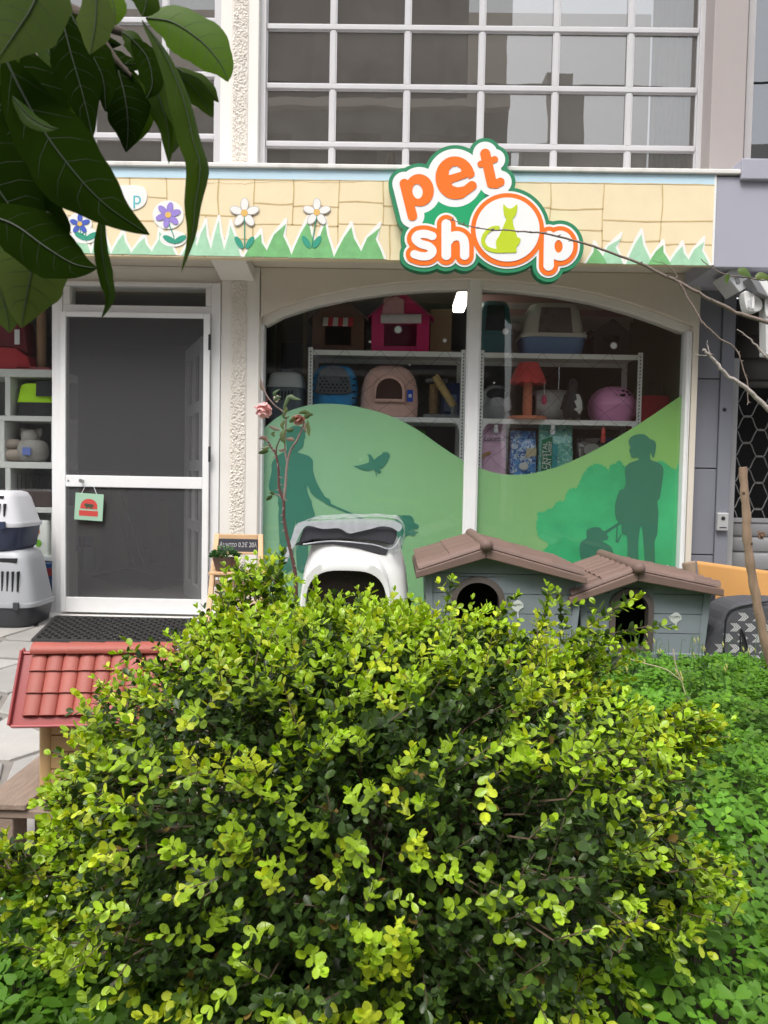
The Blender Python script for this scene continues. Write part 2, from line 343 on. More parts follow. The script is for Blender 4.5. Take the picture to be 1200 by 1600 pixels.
# ================================================================== THE SHOP BUILDING
YW, YF, YG = 5.5, 5.0, 5.60                      # wall face, fascia face, window plane
shop = thing('shop_building', 'cream two storey building holding the shop under gridded upper windows', 'building', (0, YW, 0))
zsof = P(800, 430, YW).z                          # underside of the fascia where it meets the wall
zsill = P(210, 957, YW).z                         # door sill
ztop = P(600, -160, YW).z
xL = -4.2
xdoor0, xdoor1 = P(96, 700, YW).x, P(338, 700, YW).x
xpl0, xpl1 = P(345, 600, YW).x, P(405, 600, YW).x
xwin0, xwin1 = P(400, 600, YW).x, P(1081, 600, YW).x
xR = P(1090, 600, YW).x
zspr = (P(400, 497, YW).z + P(1081, 508, YW).z) / 2
# ground-floor wall with the arched window opening
apx = [(400, 497), (440, 479), (490, 463), (550, 450), (610, 442), (670, 437), (735, 435), (800, 438), (870, 446), (930, 457), (985, 472), (1035, 489), (1081, 508)]
arch = XZ(apx, YW)
poly = [(xpl1, zsof + 0.03)] + [(xR, zsof + 0.03), (xR, -0.05), (xwin1, -0.05)] + [(xwin1, zspr)] + arch[-2:0:-1] + [(xwin0, zspr), (xwin0, -0.05), (xpl1, -0.05)]
MB().prism(poly, YW, YW + 0.18).build('wall', cream, shop, bevel=0.004)
# inner rebate that follows the arch, 6 cm back
ap2 = [(x, z - 0.055) for x, z in arch]
ap2[0] = (xwin0 + 0.06, zspr - 0.035); ap2[-1] = (xwin1 - 0.06, zspr - 0.035)
rebate = [(xwin0 + 0.001, zspr - .036)] + [(xwin0 + 0.001, zspr)] + arch[1:-1] + [(xwin1 - 0.001, zspr), (xwin1 - 0.001, zspr - .036)] + ap2[::-1]
MB().prism(rebate, YW + 0.05, YW + 0.16).build('arch_rebate', offwhite, shop, bevel=0.003)
# wall above door + left of it, pillar
MB().box(xdoor0 - 0.02, xpl0 - 0.0, YW + 0.02, YW + 0.2, P(210, 446, YW).z, zsof + 0.03).build('lintel', offwhite, shop, bevel=0.004)
MB().box(xL, xdoor0 - 0.022, YW + 0.02, YW + 0.2, P(40, 446, YW).z, zsof + 0.03).build('lintel', offwhite, shop, bevel=0.004)
pil = MB().box(xpl0, xpl1 - 0.002, YW - 0.01, YW + 0.25, -0.02, zsof + 0.03).build('pillar', offwhite, shop, bevel=0.005)
stucco = mat('rough_stucco', (0.72, 0.67, 0.60), 0.9, 0.1, 20)
from mathutils import noise as mnoise
def stucco_strip(x0, x1, z0, z1, y, par):
    nu, nv = 34, int((z1 - z0) / (x1 - x0) * 34)
    def fn(u, v):
        x, z = x0 + (x1 - x0) * u, z0 + (z1 - z0) * v
        h = abs(mnoise.noise(Vector((x * 70, 0.3, z * 55)))) ** 0.7 + 0.6 * abs(mnoise.noise(Vector((x * 130, 4.1, z * 130))))
        e = min(1, 9 * u, 9 * (1 - u)); return (x, y - 0.003 - 0.012 * h * e, z)
    MB().grid(fn, nu, nv).build('stucco_strip', stucco, par, smooth=80)
stucco_strip(P(360, 620, YW).x, P(385, 620, YW).x, 0.0, zsof, YW - 0.01, pil)
# upper storey wall pieces, pillar and ledge
zup = P(600, 262, YF).z - 0.02
upl0, upl1 = P(345, 120, YW).x, P(404, 120, YW).x
pil2 = MB().box(upl0, upl1, YW - 0.01, YW + 0.3, zup - 0.3, ztop).build('pillar', offwhite, shop, bevel=0.005)
stucco_strip(P(363, 120, YW).x, P(388, 120, YW).x, zup - 0.1, ztop, YW - 0.01, pil2)
xuR = P(1106, 120, YW).x
MB().box(xL, upl0 - 0.002, YW + 0.02, YW + 0.3, P(250, -130, YW).z, ztop).build('upper_wall', offwhite, shop)
MB().box(upl1 + 0.002, xuR, YW + 0.02, YW + 0.3, P(750, -130, YW).z, ztop).build('upper_wall', offwhite, shop)
ledge = MB()
zl = P(600, 264, YF).z
ledge.box(xL, P(1156, 275, YF).x, YF - 0.02, YW + 0.05, zl - 0.008, zl + 0.022)
ledge.build('window_ledge', marble, shop, bevel=0.006)
# soffit, end cheek, bracket beam
MB().box(xL, P(1118, 420, YF).x, YF + 0.06, YW + 0.02, zsof + 0.032, zsof + 0.06).build('soffit', cream, shop)
bx0, bx1 = P(346, 420, YW).x, P(398, 420, YW).x
MB().hexa([(bx0, YF + 0.10, zsof - 0.0), (bx1, YF + 0.10, zsof - 0.0), (bx1, YW - 0.011, zsof - 0.07), (bx0, YW - 0.011, zsof - 0.07), (bx0, YF + 0.10, zsof + 0.031), (bx1, YF + 0.10, zsof + 0.031), (bx1, YW - 0.011, zsof + 0.031), (bx0, YW - 0.011, zsof + 0.031)]).build('bracket', offwhite, shop, bevel=0.004)

# ---- upper windows: white grids with single panes
pane_m = glass('upper_glass', (0.72, 0.72, 0.70), 2.0, 1.6, dirt=0.07)
ualu = mat('upper_aluminium', (0.52, 0.51, 0.525), 0.4, 0.06, 7, stain=0.2, stain_rgb=(0.45, 0.42, 0.4))
def grid_window(name, xs, zs, x0, x1, z0, z1, label=None):
    """xs / zs: centres of the glazing bars"""
    f = MB(); y0 = YW + 0.06; t = 0.017
    f.box(x0, x0 + 0.05, y0 - 0.02, y0 + 0.06, z0, z1); f.box(x1 - 0.05, x1, y0 - 0.02, y0 + 0.06, z0, z1)
    f.box(x0 + 0.051, x1 - 0.051, y0 - 0.02, y0 + 0.06, z0, z0 + 0.05); f.box(x0 + 0.051, x1 - 0.051, y0 - 0.02, y0 + 0.06, z1 - 0.05, z1)
    fr = f.build(name, ualu, shop, bevel=0.004)
    for z in zs: MB().box(x0 + 0.052, x1 - 0.052, y0 - 0.006, y0 + 0.045, z - t, z + t).build('glazing_bar', ualu, fr, bevel=0.004)
    ze = [z0 + 0.05] + [z for z in zs] + [z1 - 0.05]; xe = [x0 + 0.05] + list(xs) + [x1 - 0.05]
    for x in xs:
        for k in range(len(ze) - 1):
            a = ze[k] + (t if k else 0) + 0.001; b = ze[k + 1] - (t if k < len(ze) - 2 else 0) - 0.001
            MB().box(x - t, x + t, y0 - 0.002, y0 + 0.04, a, b).build('glazing_bar', ualu, fr, bevel=0.004)
    bead = MB()
    for i in range(len(xe) - 1):
        for k in range(len(ze) - 1):
            a = xe[i] + (t if i else 0.0); b = xe[i + 1] - (t if i < len(xe) - 2 else 0.0); c = ze[k] + (t if k else 0.0); d = ze[k + 1] - (t if k < len(ze) - 2 else 0.0)
            tl = random.uniform(-.0012, .0012); yy = y0 + 0.020
            MB().hexa([(a, yy - tl, c), (b, yy + tl, c), (b, yy + .004 + tl, c), (a, yy + .004 - tl, c), (a, yy - tl, d), (b, yy + tl, d), (b, yy + .004 + tl, d), (a, yy + .004 - tl, d)]).build('pane', pane_m, fr)
            for q in ((a, a + .008, c, d), (b - .008, b, c, d), (a + .009, b - .009, c, c + .008), (a + .009, b - .009, d - .008, d)): bead.box(q[0], q[1], y0 + .004, y0 + .018, q[2], q[3])
    bead.build('glazing_bead', ualu, fr)
    return fr
zb = [P(750, y, YW + 0.06).z for y in (-68, 45, 138, 229)]
zs_up = sorted(zb)
grid_window('upper_window', [P(x, 130, YW + .06).x for x in (520, 636, 752, 868, 984)], zs_up, P(405, 130, YW + .06).x, P(1101, 130, YW + .06).x, zup - 0.17, P(750, -128, YW).z)
zs_l = sorted([P(250, y, YW + .06).z for y in (-72, 32, 116, 213)])
grid_window('upper_window', [P(x, 130, YW + .06).x for x in (-110, 20, 145, 258)][0:4], zs_l, P(-240, 130, YW + .06).x, P(347, 130, YW + .06).x, zup - 0.17, P(250, -128, YW).z)
# rooms behind them
roomw = mat('upper_room_wall', (0.18, 0.16, 0.145), 0.9, 0.12, 2)
r = MB(); r.box(xL, xuR, YW + 1.3, YW + 1.35, zup - 0.19, ztop); r.box(xL, xuR, YW + .3, YW + 1.3, zup - 0.21, zup - 0.19)
struct(r.build('upper_room_wall', roomw))
curt = mat('curtain_cloth', (0.30, 0.28, 0.26), 0.9, 0.1, 3)
def curtain(x0, x1, z0, z1, y, label, drop=0):
    def fn(u, v): return (x0 + (x1 - x0) * u, y + 0.010 * math.sin(u * (x1 - x0) * 24) + 0.006 * math.sin(u * 57), z0 + (z1 - z0) * v)
    tag(MB().grid(fn, 80, 2).build('curtain', curt, smooth=80, solid=0.003), label, 'curtain', 'curtains behind the upper windows')
curtain(P(420, 0, 6).x, P(730, 0, 6).x, P(500, 170, 6).z, ztop - .3, YW + 0.32, 'long pale curtain behind the left half of the big gridded upper window')
curtain(P(1010, 0, 6).x, P(1085, 0, 6).x, zup - 0.18, ztop - .3, YW + 0.32, 'narrow curtain at the right end of the big gridded upper window')
vase = MB().lathe([(0.0, 0), (0.035, 0.0), (0.04, 0.06), (0.025, 0.1), (0.03, 0.13), (0.0, 0.13)], (P(611, 240, 5.68).x, 5.68, P(611, 262, 5.68).z - 0.03))
tag(vase.build('jar', mat('jar_clay', (0.5, 0.42, 0.34), 0.6), smooth=40), 'small beige jar standing behind a bottom pane of the upper window', 'jar')

# ---- doorway: jambs, transom, screen door, open inner door
fr0, fr1 = P(88, 700, YW).x, P(337, 700, YW).x; zdh = P(210, 441, YW).z
df = MB(); df.box(fr0, P(99, 700, YW).x, YW - 0.02, YW + 0.10, zsill - .02, zdh); df.box(P(329, 700, YW).x, xpl0 - 0.003, YW - 0.02, YW + 0.10, zsill - .02, zdh)
tz0, tz1 = P(216, 478, YW).z, P(216, 448, YW).z
df.box(P(99, 700, YW).x + .001, P(329, 700, YW).x - .001, YW - 0.015, YW + 0.09, tz1, zdh); df.box(P(99, 700, YW).x + .001, P(329, 700, YW).x - .001, YW - 0.015, YW + 0.09, P(216, 490, YW).z, tz0)
df.box(P(99, 700, YW).x + .001, P(110, 460, YW).x, YW - 0.012, YW + 0.09, tz0 + .001, tz1 - .001); df.box(P(322, 460, YW).x, P(329, 700, YW).x - .001, YW - 0.012, YW + 0.09, tz0 + .001, tz1 - .001)
dfr = df.build('door_frame', alu, shop, bevel=0.004)
MB().box(P(110, 460, YW).x, P(322, 460, YW).x, YW + .03, YW + .036, tz0, tz1).build('transom_pane', glass('shop_glass', (0.96, 0.975, 0.97), 1.5, 0.9, dirt=0.006), dfr)
sx0, sx1, sz0, sz1 = RC(100, 491, 329, 956, YW)
yd = YW - 0.03
dl = MB(); st = 0.036
dl.box(sx0, sx0 + st, yd - .03, yd, sz0, sz1); dl.box(sx1 - st - .008, sx1, yd - .03, yd, sz0, sz1)
zr0, zr1 = P(213, 762, YW).z, P(213, 744, YW).z; zb1 = P(213, 933, YW).z
dl.box(sx0 + st + .0005, sx1 - st - .0085, yd - .03, yd, sz1 - .034, sz1); dl.box(sx0 + st + .0005, sx1 - st - .0085, yd - .028, yd, zr0, zr1); dl.box(sx0 + st + .0005, sx1 - st - .0085, yd - .03, yd, sz0, zb1)
sd = dl.build('screen_door', alu, shop, bevel=0.004)
mesh_m = sheer('insect_mesh', (0.10, 0.10, 0.105), 0.33, 0.8, 0.04)
for a, b in ((zb1, zr0), (zr1, sz1 - .034)): MB().box(sx0 + st, sx1 - st - .008, yd - .014, yd - .0125, a + .0005, b - .0005).build('mesh_panel', mesh_m, sd)
for py in (537, 710):
    hx = P(329, py, YW).x; hz = P(329, py, YW).z; BX('hinge', black_pl, sd, hx - .001, hx + .016, yd - .036, yd - .0305, hz - .055, hz + .055)
hx, hz = P(134, 751, YW).x, P(134, 751, YW).z
MB().lathe([(0, 0), (.012, 0), (.012, .006), (.007, .008), (.007, .022), (.014, .024), (.014, .034), (0, .036)], n=14).xf(lambda p: Vector((hx + p.x, yd - .028 - p.z, hz + p.y))).build('handle', mat('steel', (.55, .55, .55), .3, metal=.9), sd, smooth=40)
hx2 = P(112, 751, YW).x
MB().lathe([(0, 0), (.007, 0), (.007, .004), (0, .005)], n=10).xf(lambda p: Vector((hx2 + p.x, yd - .028 - p.z, hz + p.y))).build('lock', MATS['steel'], sd)
# white inner door standing open into the room, twelve small lights
inn = mat('inner_door_paint', (0.62, 0.62, 0.63), 0.4, 0.05)
A, B_ = Vector((P(322, 700, 5.62).x, 5.63, 0)), Vector((P(296, 700, 6.35).x, 6.35, 0)); ax = (B_ - A).normalized(); nm = Vector((-ax.y, ax.x, 0)); LW = (B_ - A).length
def dpt(u, v, d): q = A + ax * u + nm * d; return (q.x, q.y, zsill + .015 + v)
def dbox(mb, u0, u1, v0, v1, d0, d1): return mb.hexa([dpt(u0, v0, d0), dpt(u1, v0, d0), dpt(u1, v0, d1), dpt(u0, v0, d1), dpt(u0, v1, d0), dpt(u1, v1, d0), dpt(u1, v1, d1), dpt(u0, v1, d1)])
HD = 2.0; idm = MB()
for u0, u1 in ((0, .1), (LW * .5 - .03, LW * .5 + .03), (LW - .1, LW)): dbox(idm, u0, u1, 0, HD, 0, .04)
cols = ((.1, LW * .5 - .03), (LW * .5 + .03, LW - .1)); rows = [0, .14, .56, .64, 1.02, 1.1, 1.46, 1.54, 1.9, HD]
for u0, u1 in cols:
    for k in range(0, len(rows), 2): dbox(idm, u0 + .0005, u1 - .0005, rows[k], rows[k + 1], 0.001, .039)
ido = idm.build('inner_door', inn, shop)
for u0, u1 in cols:
    for k in range(1, len(rows) - 1, 2): dbox(MB(), u0, u1, rows[k], rows[k + 1], .016, .022).build('pane', MATS['shop_glass'], ido)
# doorstep
step = thing('doorstep', 'low doorstep of grey stones under a pale marble sill', 'doorstep', (P(210, 960, YW).x, 5.4, 0))
BX('sill_slab', marble, step, P(60, 960, YW).x, xpl1, 5.33, YW + .25, zsill - .045, zsill - .012, bevel=.006)
xx = P(60, 960, 5.36).x; rs = random.Random(3)
stone_m = mat('step_stone', (0.34, 0.32, 0.30), 0.9, 0.2, 12, bump=.8, bscale=40, objvar=.25)
while xx < xpl1 - .05:
    wv = rs.uniform(.12, .3); e = min(xx + wv, xpl1)
    MB().prism([(xx + .004, -.03), (e - .004, -.03), (e - rs.uniform(.004, .02), zsill - .05), (xx + (e - xx) * .5, zsill - .047 - rs.uniform(0, .01)), (xx + rs.uniform(.004, .02), zsill - .05)], 5.345 + rs.uniform(0, .012), 5.5).build('stone', stone_m, step, bevel=.005); xx = e

# ---- display window: frame, two panes, printed film
gx0, gx1, gm0, gm1 = P(413, 650, YG).x, P(1064, 650, YG).x, P(726, 650, YG).x, P(748, 650, YG).x
gz0 = P(740, 962, YG).z
fw = MB()
fw.box(xwin0 + .002, gx0, YG - .075, YG + .05, gz0 - .05, zspr - .037); fw.box(gx1, xwin1 - .002, YG - .075, YG + .05, gz0 - .05, zspr - .037); fw.box(xwin0 + .004, gx0 - .02, YG - .09, YG - .0755, gz0 - .05, zspr - .038); fw.box(gx1 + .02, xwin1 - .004, YG - .09, YG - .0755, gz0 - .05, zspr - .038)
fw.box(gx0 + .001, gx1 - .001, YG - .05, YG + .05, gz0 - .05, gz0)
fw.box(gm0, gm1, YG - .045, YG + .05, gz0 + .001, P(736, 436, YG).z); fw.box(gm0 + .012, gm1 - .012, YG - .06, YG - .0455, gz0 + .001, P(736, 436, YG).z)
dw = fw.build('display_window', alu, shop, bevel=.004)
BX('wall', cream, shop, xwin0 + .001, xwin1 - .001, YW + .02, YW + .2, -.05, gz0 - .052)
shopglass = MATS['shop_glass']
def arch_z(x):
    for (xa, za), (xb, zb_) in zip(arch, arch[1:]):
        if xa <= x <= xb: return za + (zb_ - za) * (x - xa) / (xb - xa)
    return zspr
for a, b in ((gx0, gm0), (gm1, gx1)):
    xs = [a + (b - a) * i / 14 for i in range(15)]
    MB().prism([(a, gz0), (b, gz0)] + [(x, arch_z(x) + .01) for x in xs[::-1]], YG - .008, YG - .002).build('pane', shopglass, dw)
def film_mat(name, left, right, alpha):
    m = sheer(name, left, alpha, 0.45, 0.05, 3); n = m.node_tree.nodes; L = m.node_tree.links; b = n['Principled BSDF']
    tc = n.new('ShaderNodeTexCoord'); sp = n.new('ShaderNodeSeparateXYZ'); L.new(tc.outputs['Object'], sp.inputs[0])
    mr = n.new('ShaderNodeMapRange'); mr.inputs[1].default_value = gx0; mr.inputs[2].default_value = gx1; L.new(sp.outputs[0], mr.inputs[0])
    mx = n.new('ShaderNodeMix'); mx.data_type = 'RGBA'; mx.inputs[6].default_value = left + (1,); mx.inputs[7].default_value = right + (1,)
    L.new(mr.outputs[0], mx.inputs[0]); L.new(mx.outputs[2], b.inputs['Base Color']); return m
film_m = film_mat('film_green', (0.29, 0.53, 0.34), (0.25, 0.50, 0.13), 0.90)
sil_m = film_mat('film_silhouette', (0.05, 0.22, 0.16), (0.045, 0.19, 0.115), 0.95)
shr_m = mat('film_shrub', (0.05, 0.42, 0.17), 0.45, 0.6, 2.2)
YFm = YG + .004
hillL = [(413, 668), (440, 648), (470, 636), (500, 631), (535, 632), (570, 638), (610, 650), (650, 670), (690, 698), (726, 721)]
hillR = [(748, 731), (775, 739), (805, 742), (840, 738), (880, 726), (930, 703), (980, 674), (1025, 645), (1064, 618)]
for hl, a, b in ((hillL, gx0, gm0), (hillR, gm1, gx1)):
    pts = XZ(crom(hl, 4, False), YFm); pts[0] = (a, pts[0][1]); pts[-1] = (b, pts[-1][1])
    MB().prism([(a, gz0), (b, gz0)] + pts[::-1], YFm, YFm + .0006).build('window_film', film_m, dw)
def zpx(ox, oy, s, pts): return [(ox + x / s, oy + y / s) for x, y in pts]
def print_on(name, m, pts, k, smooth=3):
    Y = YFm - .0012 * k
    pp = XZ(crom(pts, smooth) if smooth else pts, Y); pp = [(min(max(x, gx0 + .001), gx1 - .001), max(z, gz0 + .001)) for x, z in pp]
    return MB().prism(pp, Y, Y + .0005).build(name, m, dw)
shrub_px = zpx(830, 670, 4.8, [(45, 720), (60, 660), (55, 635), (100, 630), (130, 610), (165, 600), (200, 555), (255, 545), (265, 500), (300, 455), (345, 450), (375, 390), (400, 340), (430, 300), (480, 272), (530, 280), (570, 310), (590, 322), (600, 280), (640, 265), (660, 245), (690, 280), (720, 292), (800, 300), (900, 290), (960, 250), (1000, 262), (1050, 300), (1085, 320), (1112, 330), (1112, 1080), (100, 1080), (130, 870), (95, 830), (60, 800)])
sp_ = crom(shrub_px, 10, True); sc_ = []
for i, (x, y) in enumerate(sp_):
    a, b = sp_[i - 1], sp_[(i + 1) % len(sp_)]; dx, dy = b[0] - a[0], b[1] - a[1]; l = math.hypot(dx, dy) + 1e-6; h = 2.2 * abs(math.sin(i * .62)) + random.uniform(0, .8)
    sc_.append((x + dy / l * h, y - dx / l * h))
print_on('printed_shrub', shr_m, sc_, 1, 0)
man = zpx(400, 660, 7.5, [(360, 310), (350, 180), (370, 90), (430, 45), (500, 40), (560, 80), (575, 150), (578, 180), (562, 200), (560, 240), (545, 290), (500, 330), (490, 350), (530, 365), (600, 385), (650, 420), (668, 460), (668, 560), (690, 640), (720, 720), (790, 840), (820, 880), (860, 895), (880, 940), (895, 962), (1200, 1095), (1290, 1140), (1275, 1160), (1150, 1100), (885, 985), (830, 960), (790, 930), (700, 880), (640, 820), (605, 740), (600, 790), (620, 860), (650, 920), (660, 980), (680, 1040), (690, 1105), (635, 1135), (610, 1400), (595, 1720), (480, 1720), (470, 1300), (468, 1145), (445, 1300), (430, 1720), (280, 1720), (275, 1400), (262, 1100), (270, 1000), (255, 950), (260, 880), (200, 830), (160, 790), (150, 740), (165, 660), (185, 560), (180, 500), (200, 450), (250, 390), (330, 345), (355, 330)])
o = print_on('silhouette', sil_m, man, 3, 2); o['label'] = 'printed dark green man holding a leash'
dog = zpx(540, 670, 5.4545, [(430, 750), (470, 738), (550, 738), (580, 770), (585, 800), (620, 815), (622, 840), (610, 855), (580, 858), (585, 870), (625, 880), (600, 890), (585, 915), (540, 905), (505, 925), (480, 1000), (470, 1150), (440, 1150), (420, 1060), (250, 1060), (230, 1150), (190, 1150), (180, 1000), (250, 920), (380, 900)])
print_on('silhouette', sil_m, dog, 3, 2)['label'] = 'printed dark green dog looking right'
bird = zpx(540, 670, 5.4545, [(65, 318), (120, 310), (195, 288), (200, 260), (193, 230), (182, 215), (215, 220), (235, 250), (245, 264), (270, 240), (310, 215), (328, 190), (336, 208), (348, 188), (352, 206), (364, 196), (364, 212), (380, 212), (374, 226), (380, 238), (368, 250), (362, 272), (350, 290), (320, 330), (285, 345), (310, 370), (282, 384), (262, 366), (268, 408), (262, 408), (250, 360), (240, 347), (190, 360), (140, 350), (100, 332)])
print_on('silhouette', sil_m, bird, 3, 0)['label'] = 'printed dark green bird with raised wing'
woman = zpx(830, 670, 4.8, [(735, 160), (745, 140), (732, 110), (740, 70), (790, 42), (850, 42), (890, 75), (930, 95), (937, 140), (925, 200), (915, 220), (905, 200), (895, 180), (895, 232), (940, 247), (985, 280), (992, 330), (980, 420), (965, 520), (945, 545), (955, 620), (950, 720), (945, 800), (925, 850), (928, 1085), (868, 1085), (845, 900), (838, 800), (825, 730), (810, 790), (802, 900), (800, 1085), (727, 1085), (722, 880), (715, 800), (680, 790), (675, 720), (640, 680), (628, 620), (635, 540), (665, 460), (695, 450), (710, 400), (703, 330), (705, 290), (740, 255), (806, 232), (795, 215), (755, 218), (745, 190)])
print_on('silhouette', sil_m, woman, 3, 2)['label'] = 'printed dark green woman with ponytail'
dog2 = zpx(830, 670, 4.8, [(415, 760), (470, 738), (520, 742), (550, 768), (665, 695), (676, 702), (675, 712), (570, 784), (580, 805), (570, 835), (530, 842), (580, 870), (615, 920), (625, 1085), (430, 1085), (390, 1015), (365, 950), (362, 880), (380, 840), (415, 820)])
print_on('silhouette', sil_m, dog2, 2, 2)['label'] = 'printed dark green sitting dog on a leash'
lea = zpx(830, 670, 4.8, [(640, 730), (650, 730), (646, 838), (672, 790), (680, 796), (654, 856), (632, 852)])
print_on('silhouette', sil_m, lea, 2, 0)
white_v = mat('white_vinyl', (0.75, 0.75, 0.77), 0.6, 0.03)
for (px, py, r_) in ((622, 515, 7), (790, 518, 6), (959, 540, 6.5), (578, 534, 2.5), (695, 532, 3.8), (640, 570, 2), (772, 598, 2), (1043, 884, 2)):   # snowflake stickers
    pts = []
    n_ = 12 if r_ > 5 else 8
    for i in range(n_ * 2): a = math.pi * i / n_; q = r_ * (1 if i % 2 == 0 else .62); pts.append((px + q * math.cos(a), py + q * math.sin(a)))
    Ys = YG + .001; MB().prism(XZ(pts, Ys), Ys, Ys + .0005).build('snowflake_sticker', white_v, dw)
# ---- left shop window beside the door
lx0, lx1 = xL, P(88, 700, YW).x - .002
lz1 = P(40, 447, YW).z
lf = MB(); lf.box(lx1 - .03, lx1, YW + .0, YW + .09, zsill - .03, lz1); lf.box(lx0, lx1 - .031, YW + .0, YW + .09, zsill - .03, P(60, 940, YW).z); lf.box(lx0, lx1 - .031, YW, YW + .09, lz1 - .02, lz1)
sw = lf.build('side_window', alu, shop, bevel=.003)
MB().box(lx0, lx1 - .03, YW + .04, YW + .046, P(60, 940, YW).z, lz1 - .02).build('pane', shopglass, sw)
MB().box(xL, P(88, 950, YW).x, YW - .02, YW + .2, -.03, zsill - .031).build('wall', offwhite, shop)

# ---- shop interior
zc = zsof + .25
iw = mat('interior_wall_paint', (0.30, 0.25, 0.20), 0.9, 0.08, 2); gw = mat('interior_green_paint', (0.055, 0.075, 0.025), 0.9, 0.1, 2)
sf = MB().box(xL - .2, xR, YW + .26, 10.2, zsill - .06, zsill); struct(sf.build('shop_floor', mat('floor_tiles', (0.42, 0.39, 0.36), 0.4, 0.08, 3)))
cl = MB().box(xL - .2, xR, YW + .2, 10.2, zc, zc + .05); struct(cl.build('shop_ceiling', mat('ceiling_paint', (0.5, 0.48, 0.45), .9)))
wl = MB().box(xL - .2, xR, 10.2, 10.3, -.1, zc); struct(wl.build('interior_wall', iw))
for x in (xL - .3, xR + .001): struct(MB().box(x, x + .1, YW + .21, 10.2, -.1, zc).build('interior_wall', gw if x > 0 else iw))
struct(MB().box(xpl0 + .03, xpl0 + .08, YW + .27, 7.4, zsill, zc - .001).build('interior_wall', gw))
# ================================================================== PAINTED FASCIA
fas = thing('painted_fascia', 'painted fascia with sandstone blocks, green grass spikes and flowers over the shop front', 'fascia', (0, YF, 0))
fx1 = P(1117, 350, YF).x
zt = zl - .009; zbv = P(700, 408, YF).z
ztb = P(700, 284, YF).z
paint_y = mat('painted_sandstone', (0.80, 0.67, 0.44), 0.75, 0.10, 5, bump=.15, bscale=90, stain=.25, stain_rgb=(.66, .55, .38))
BX('board', paint_y, fas, xL, fx1, YF, YF + .058, zbv, ztb - .0005, bevel=.002)
BX('sky_band', mat('painted_sky_blue', (0.52, 0.70, 0.80), 0.75, 0.12, 4, stain=.3, stain_rgb=(.6, .7, .75)), fas, xL, fx1, YF, YF + .058, ztb, zt, bevel=.002)
BX('edge_strip', mat('edge_white', (.78, .78, .76), .6), fas, fx1 - .012, fx1 + .002, YF - .002, YF + .06, zbv - .001, zt - .001, bevel=.001)
line_m = mat('painted_joint', (0.56, 0.41, 0.19), 0.8, 0.25, 12)
lm = MB(); rb = random.Random(21)
def wob(p, q, wd):
    n = max(2, int(math.hypot(q[0] - p[0], q[1] - p[1]) / .05)); a = []; b = []
    dx, dz = q[0] - p[0], q[1] - p[1]; l = math.hypot(dx, dz); nx, nz = -dz / l, dx / l; ph = rb.uniform(0, 6)
    for i in range(n + 1):
        t = i / n; o = .004 * math.sin(ph + t * 5) + rb.uniform(-.0012, .0012); hw = wd * rb.uniform(.6, 1.15)
        x, z = p[0] + dx * t + nx * o, p[1] + dz * t + nz * o; a.append((x + nx * hw, z + nz * hw)); b.append((x - nx * hw, z - nz * hw))
    vs = [(x, YF - .0012, z) for x, z in a + b]; m_ = len(a); lm.add(vs, [(i, i + 1, m_ + i + 1, m_ + i) for i in range(m_ - 1)])
def ashlar(x0, x1, z0, z1, depth):
    w_, h_ = x1 - x0, z1 - z0
    if (w_ < .42 and h_ < .24) or depth > 9:
        return
    if w_ > h_ * 1.5: s_ = x0 + w_ * rb.uniform(.38, .62); wob((s_, z0), (s_, z1), .0042); ashlar(x0, s_, z0, z1, depth + 1); ashlar(s_, x1, z0, z1, depth + 1)
    else: s_ = z0 + h_ * rb.uniform(.4, .6); wob((x0, s_), (x1, s_), .0042); ashlar(x0, x1, z0, s_, depth + 1); ashlar(x0, x1, s_, z1, depth + 1)
xa = xL
while xa < fx1 - .05:
    xb = min(xa + rb.uniform(.5, .62), fx1 - .013)
    if fx1 - xb < .25: xb = fx1 - .013
    ashlar(xa, xb, zbv, ztb, 0)
    if xb < fx1 - .02: wob((xb, zbv), (xb, ztb), .0042)
    xa = xb
wob((xL, ztb - .001), (fx1 - .014, ztb - .001), .003)
for pts in ([(300, 287), (340, 285), (380, 288), (420, 284), (470, 283), (520, 286), (556, 284)], [(90, 394), (130, 391), (175, 390), (210, 393), (235, 391)], [(62, 320), (85, 312), (110, 318)]):
    q_ = XZ(pts, YF)
    for a_, b_ in zip(q_, q_[1:]): wob(a_, b_, .0011)
lm.build('painted_joints', line_m, fas, fix=False)['kind'] = 'stuff'
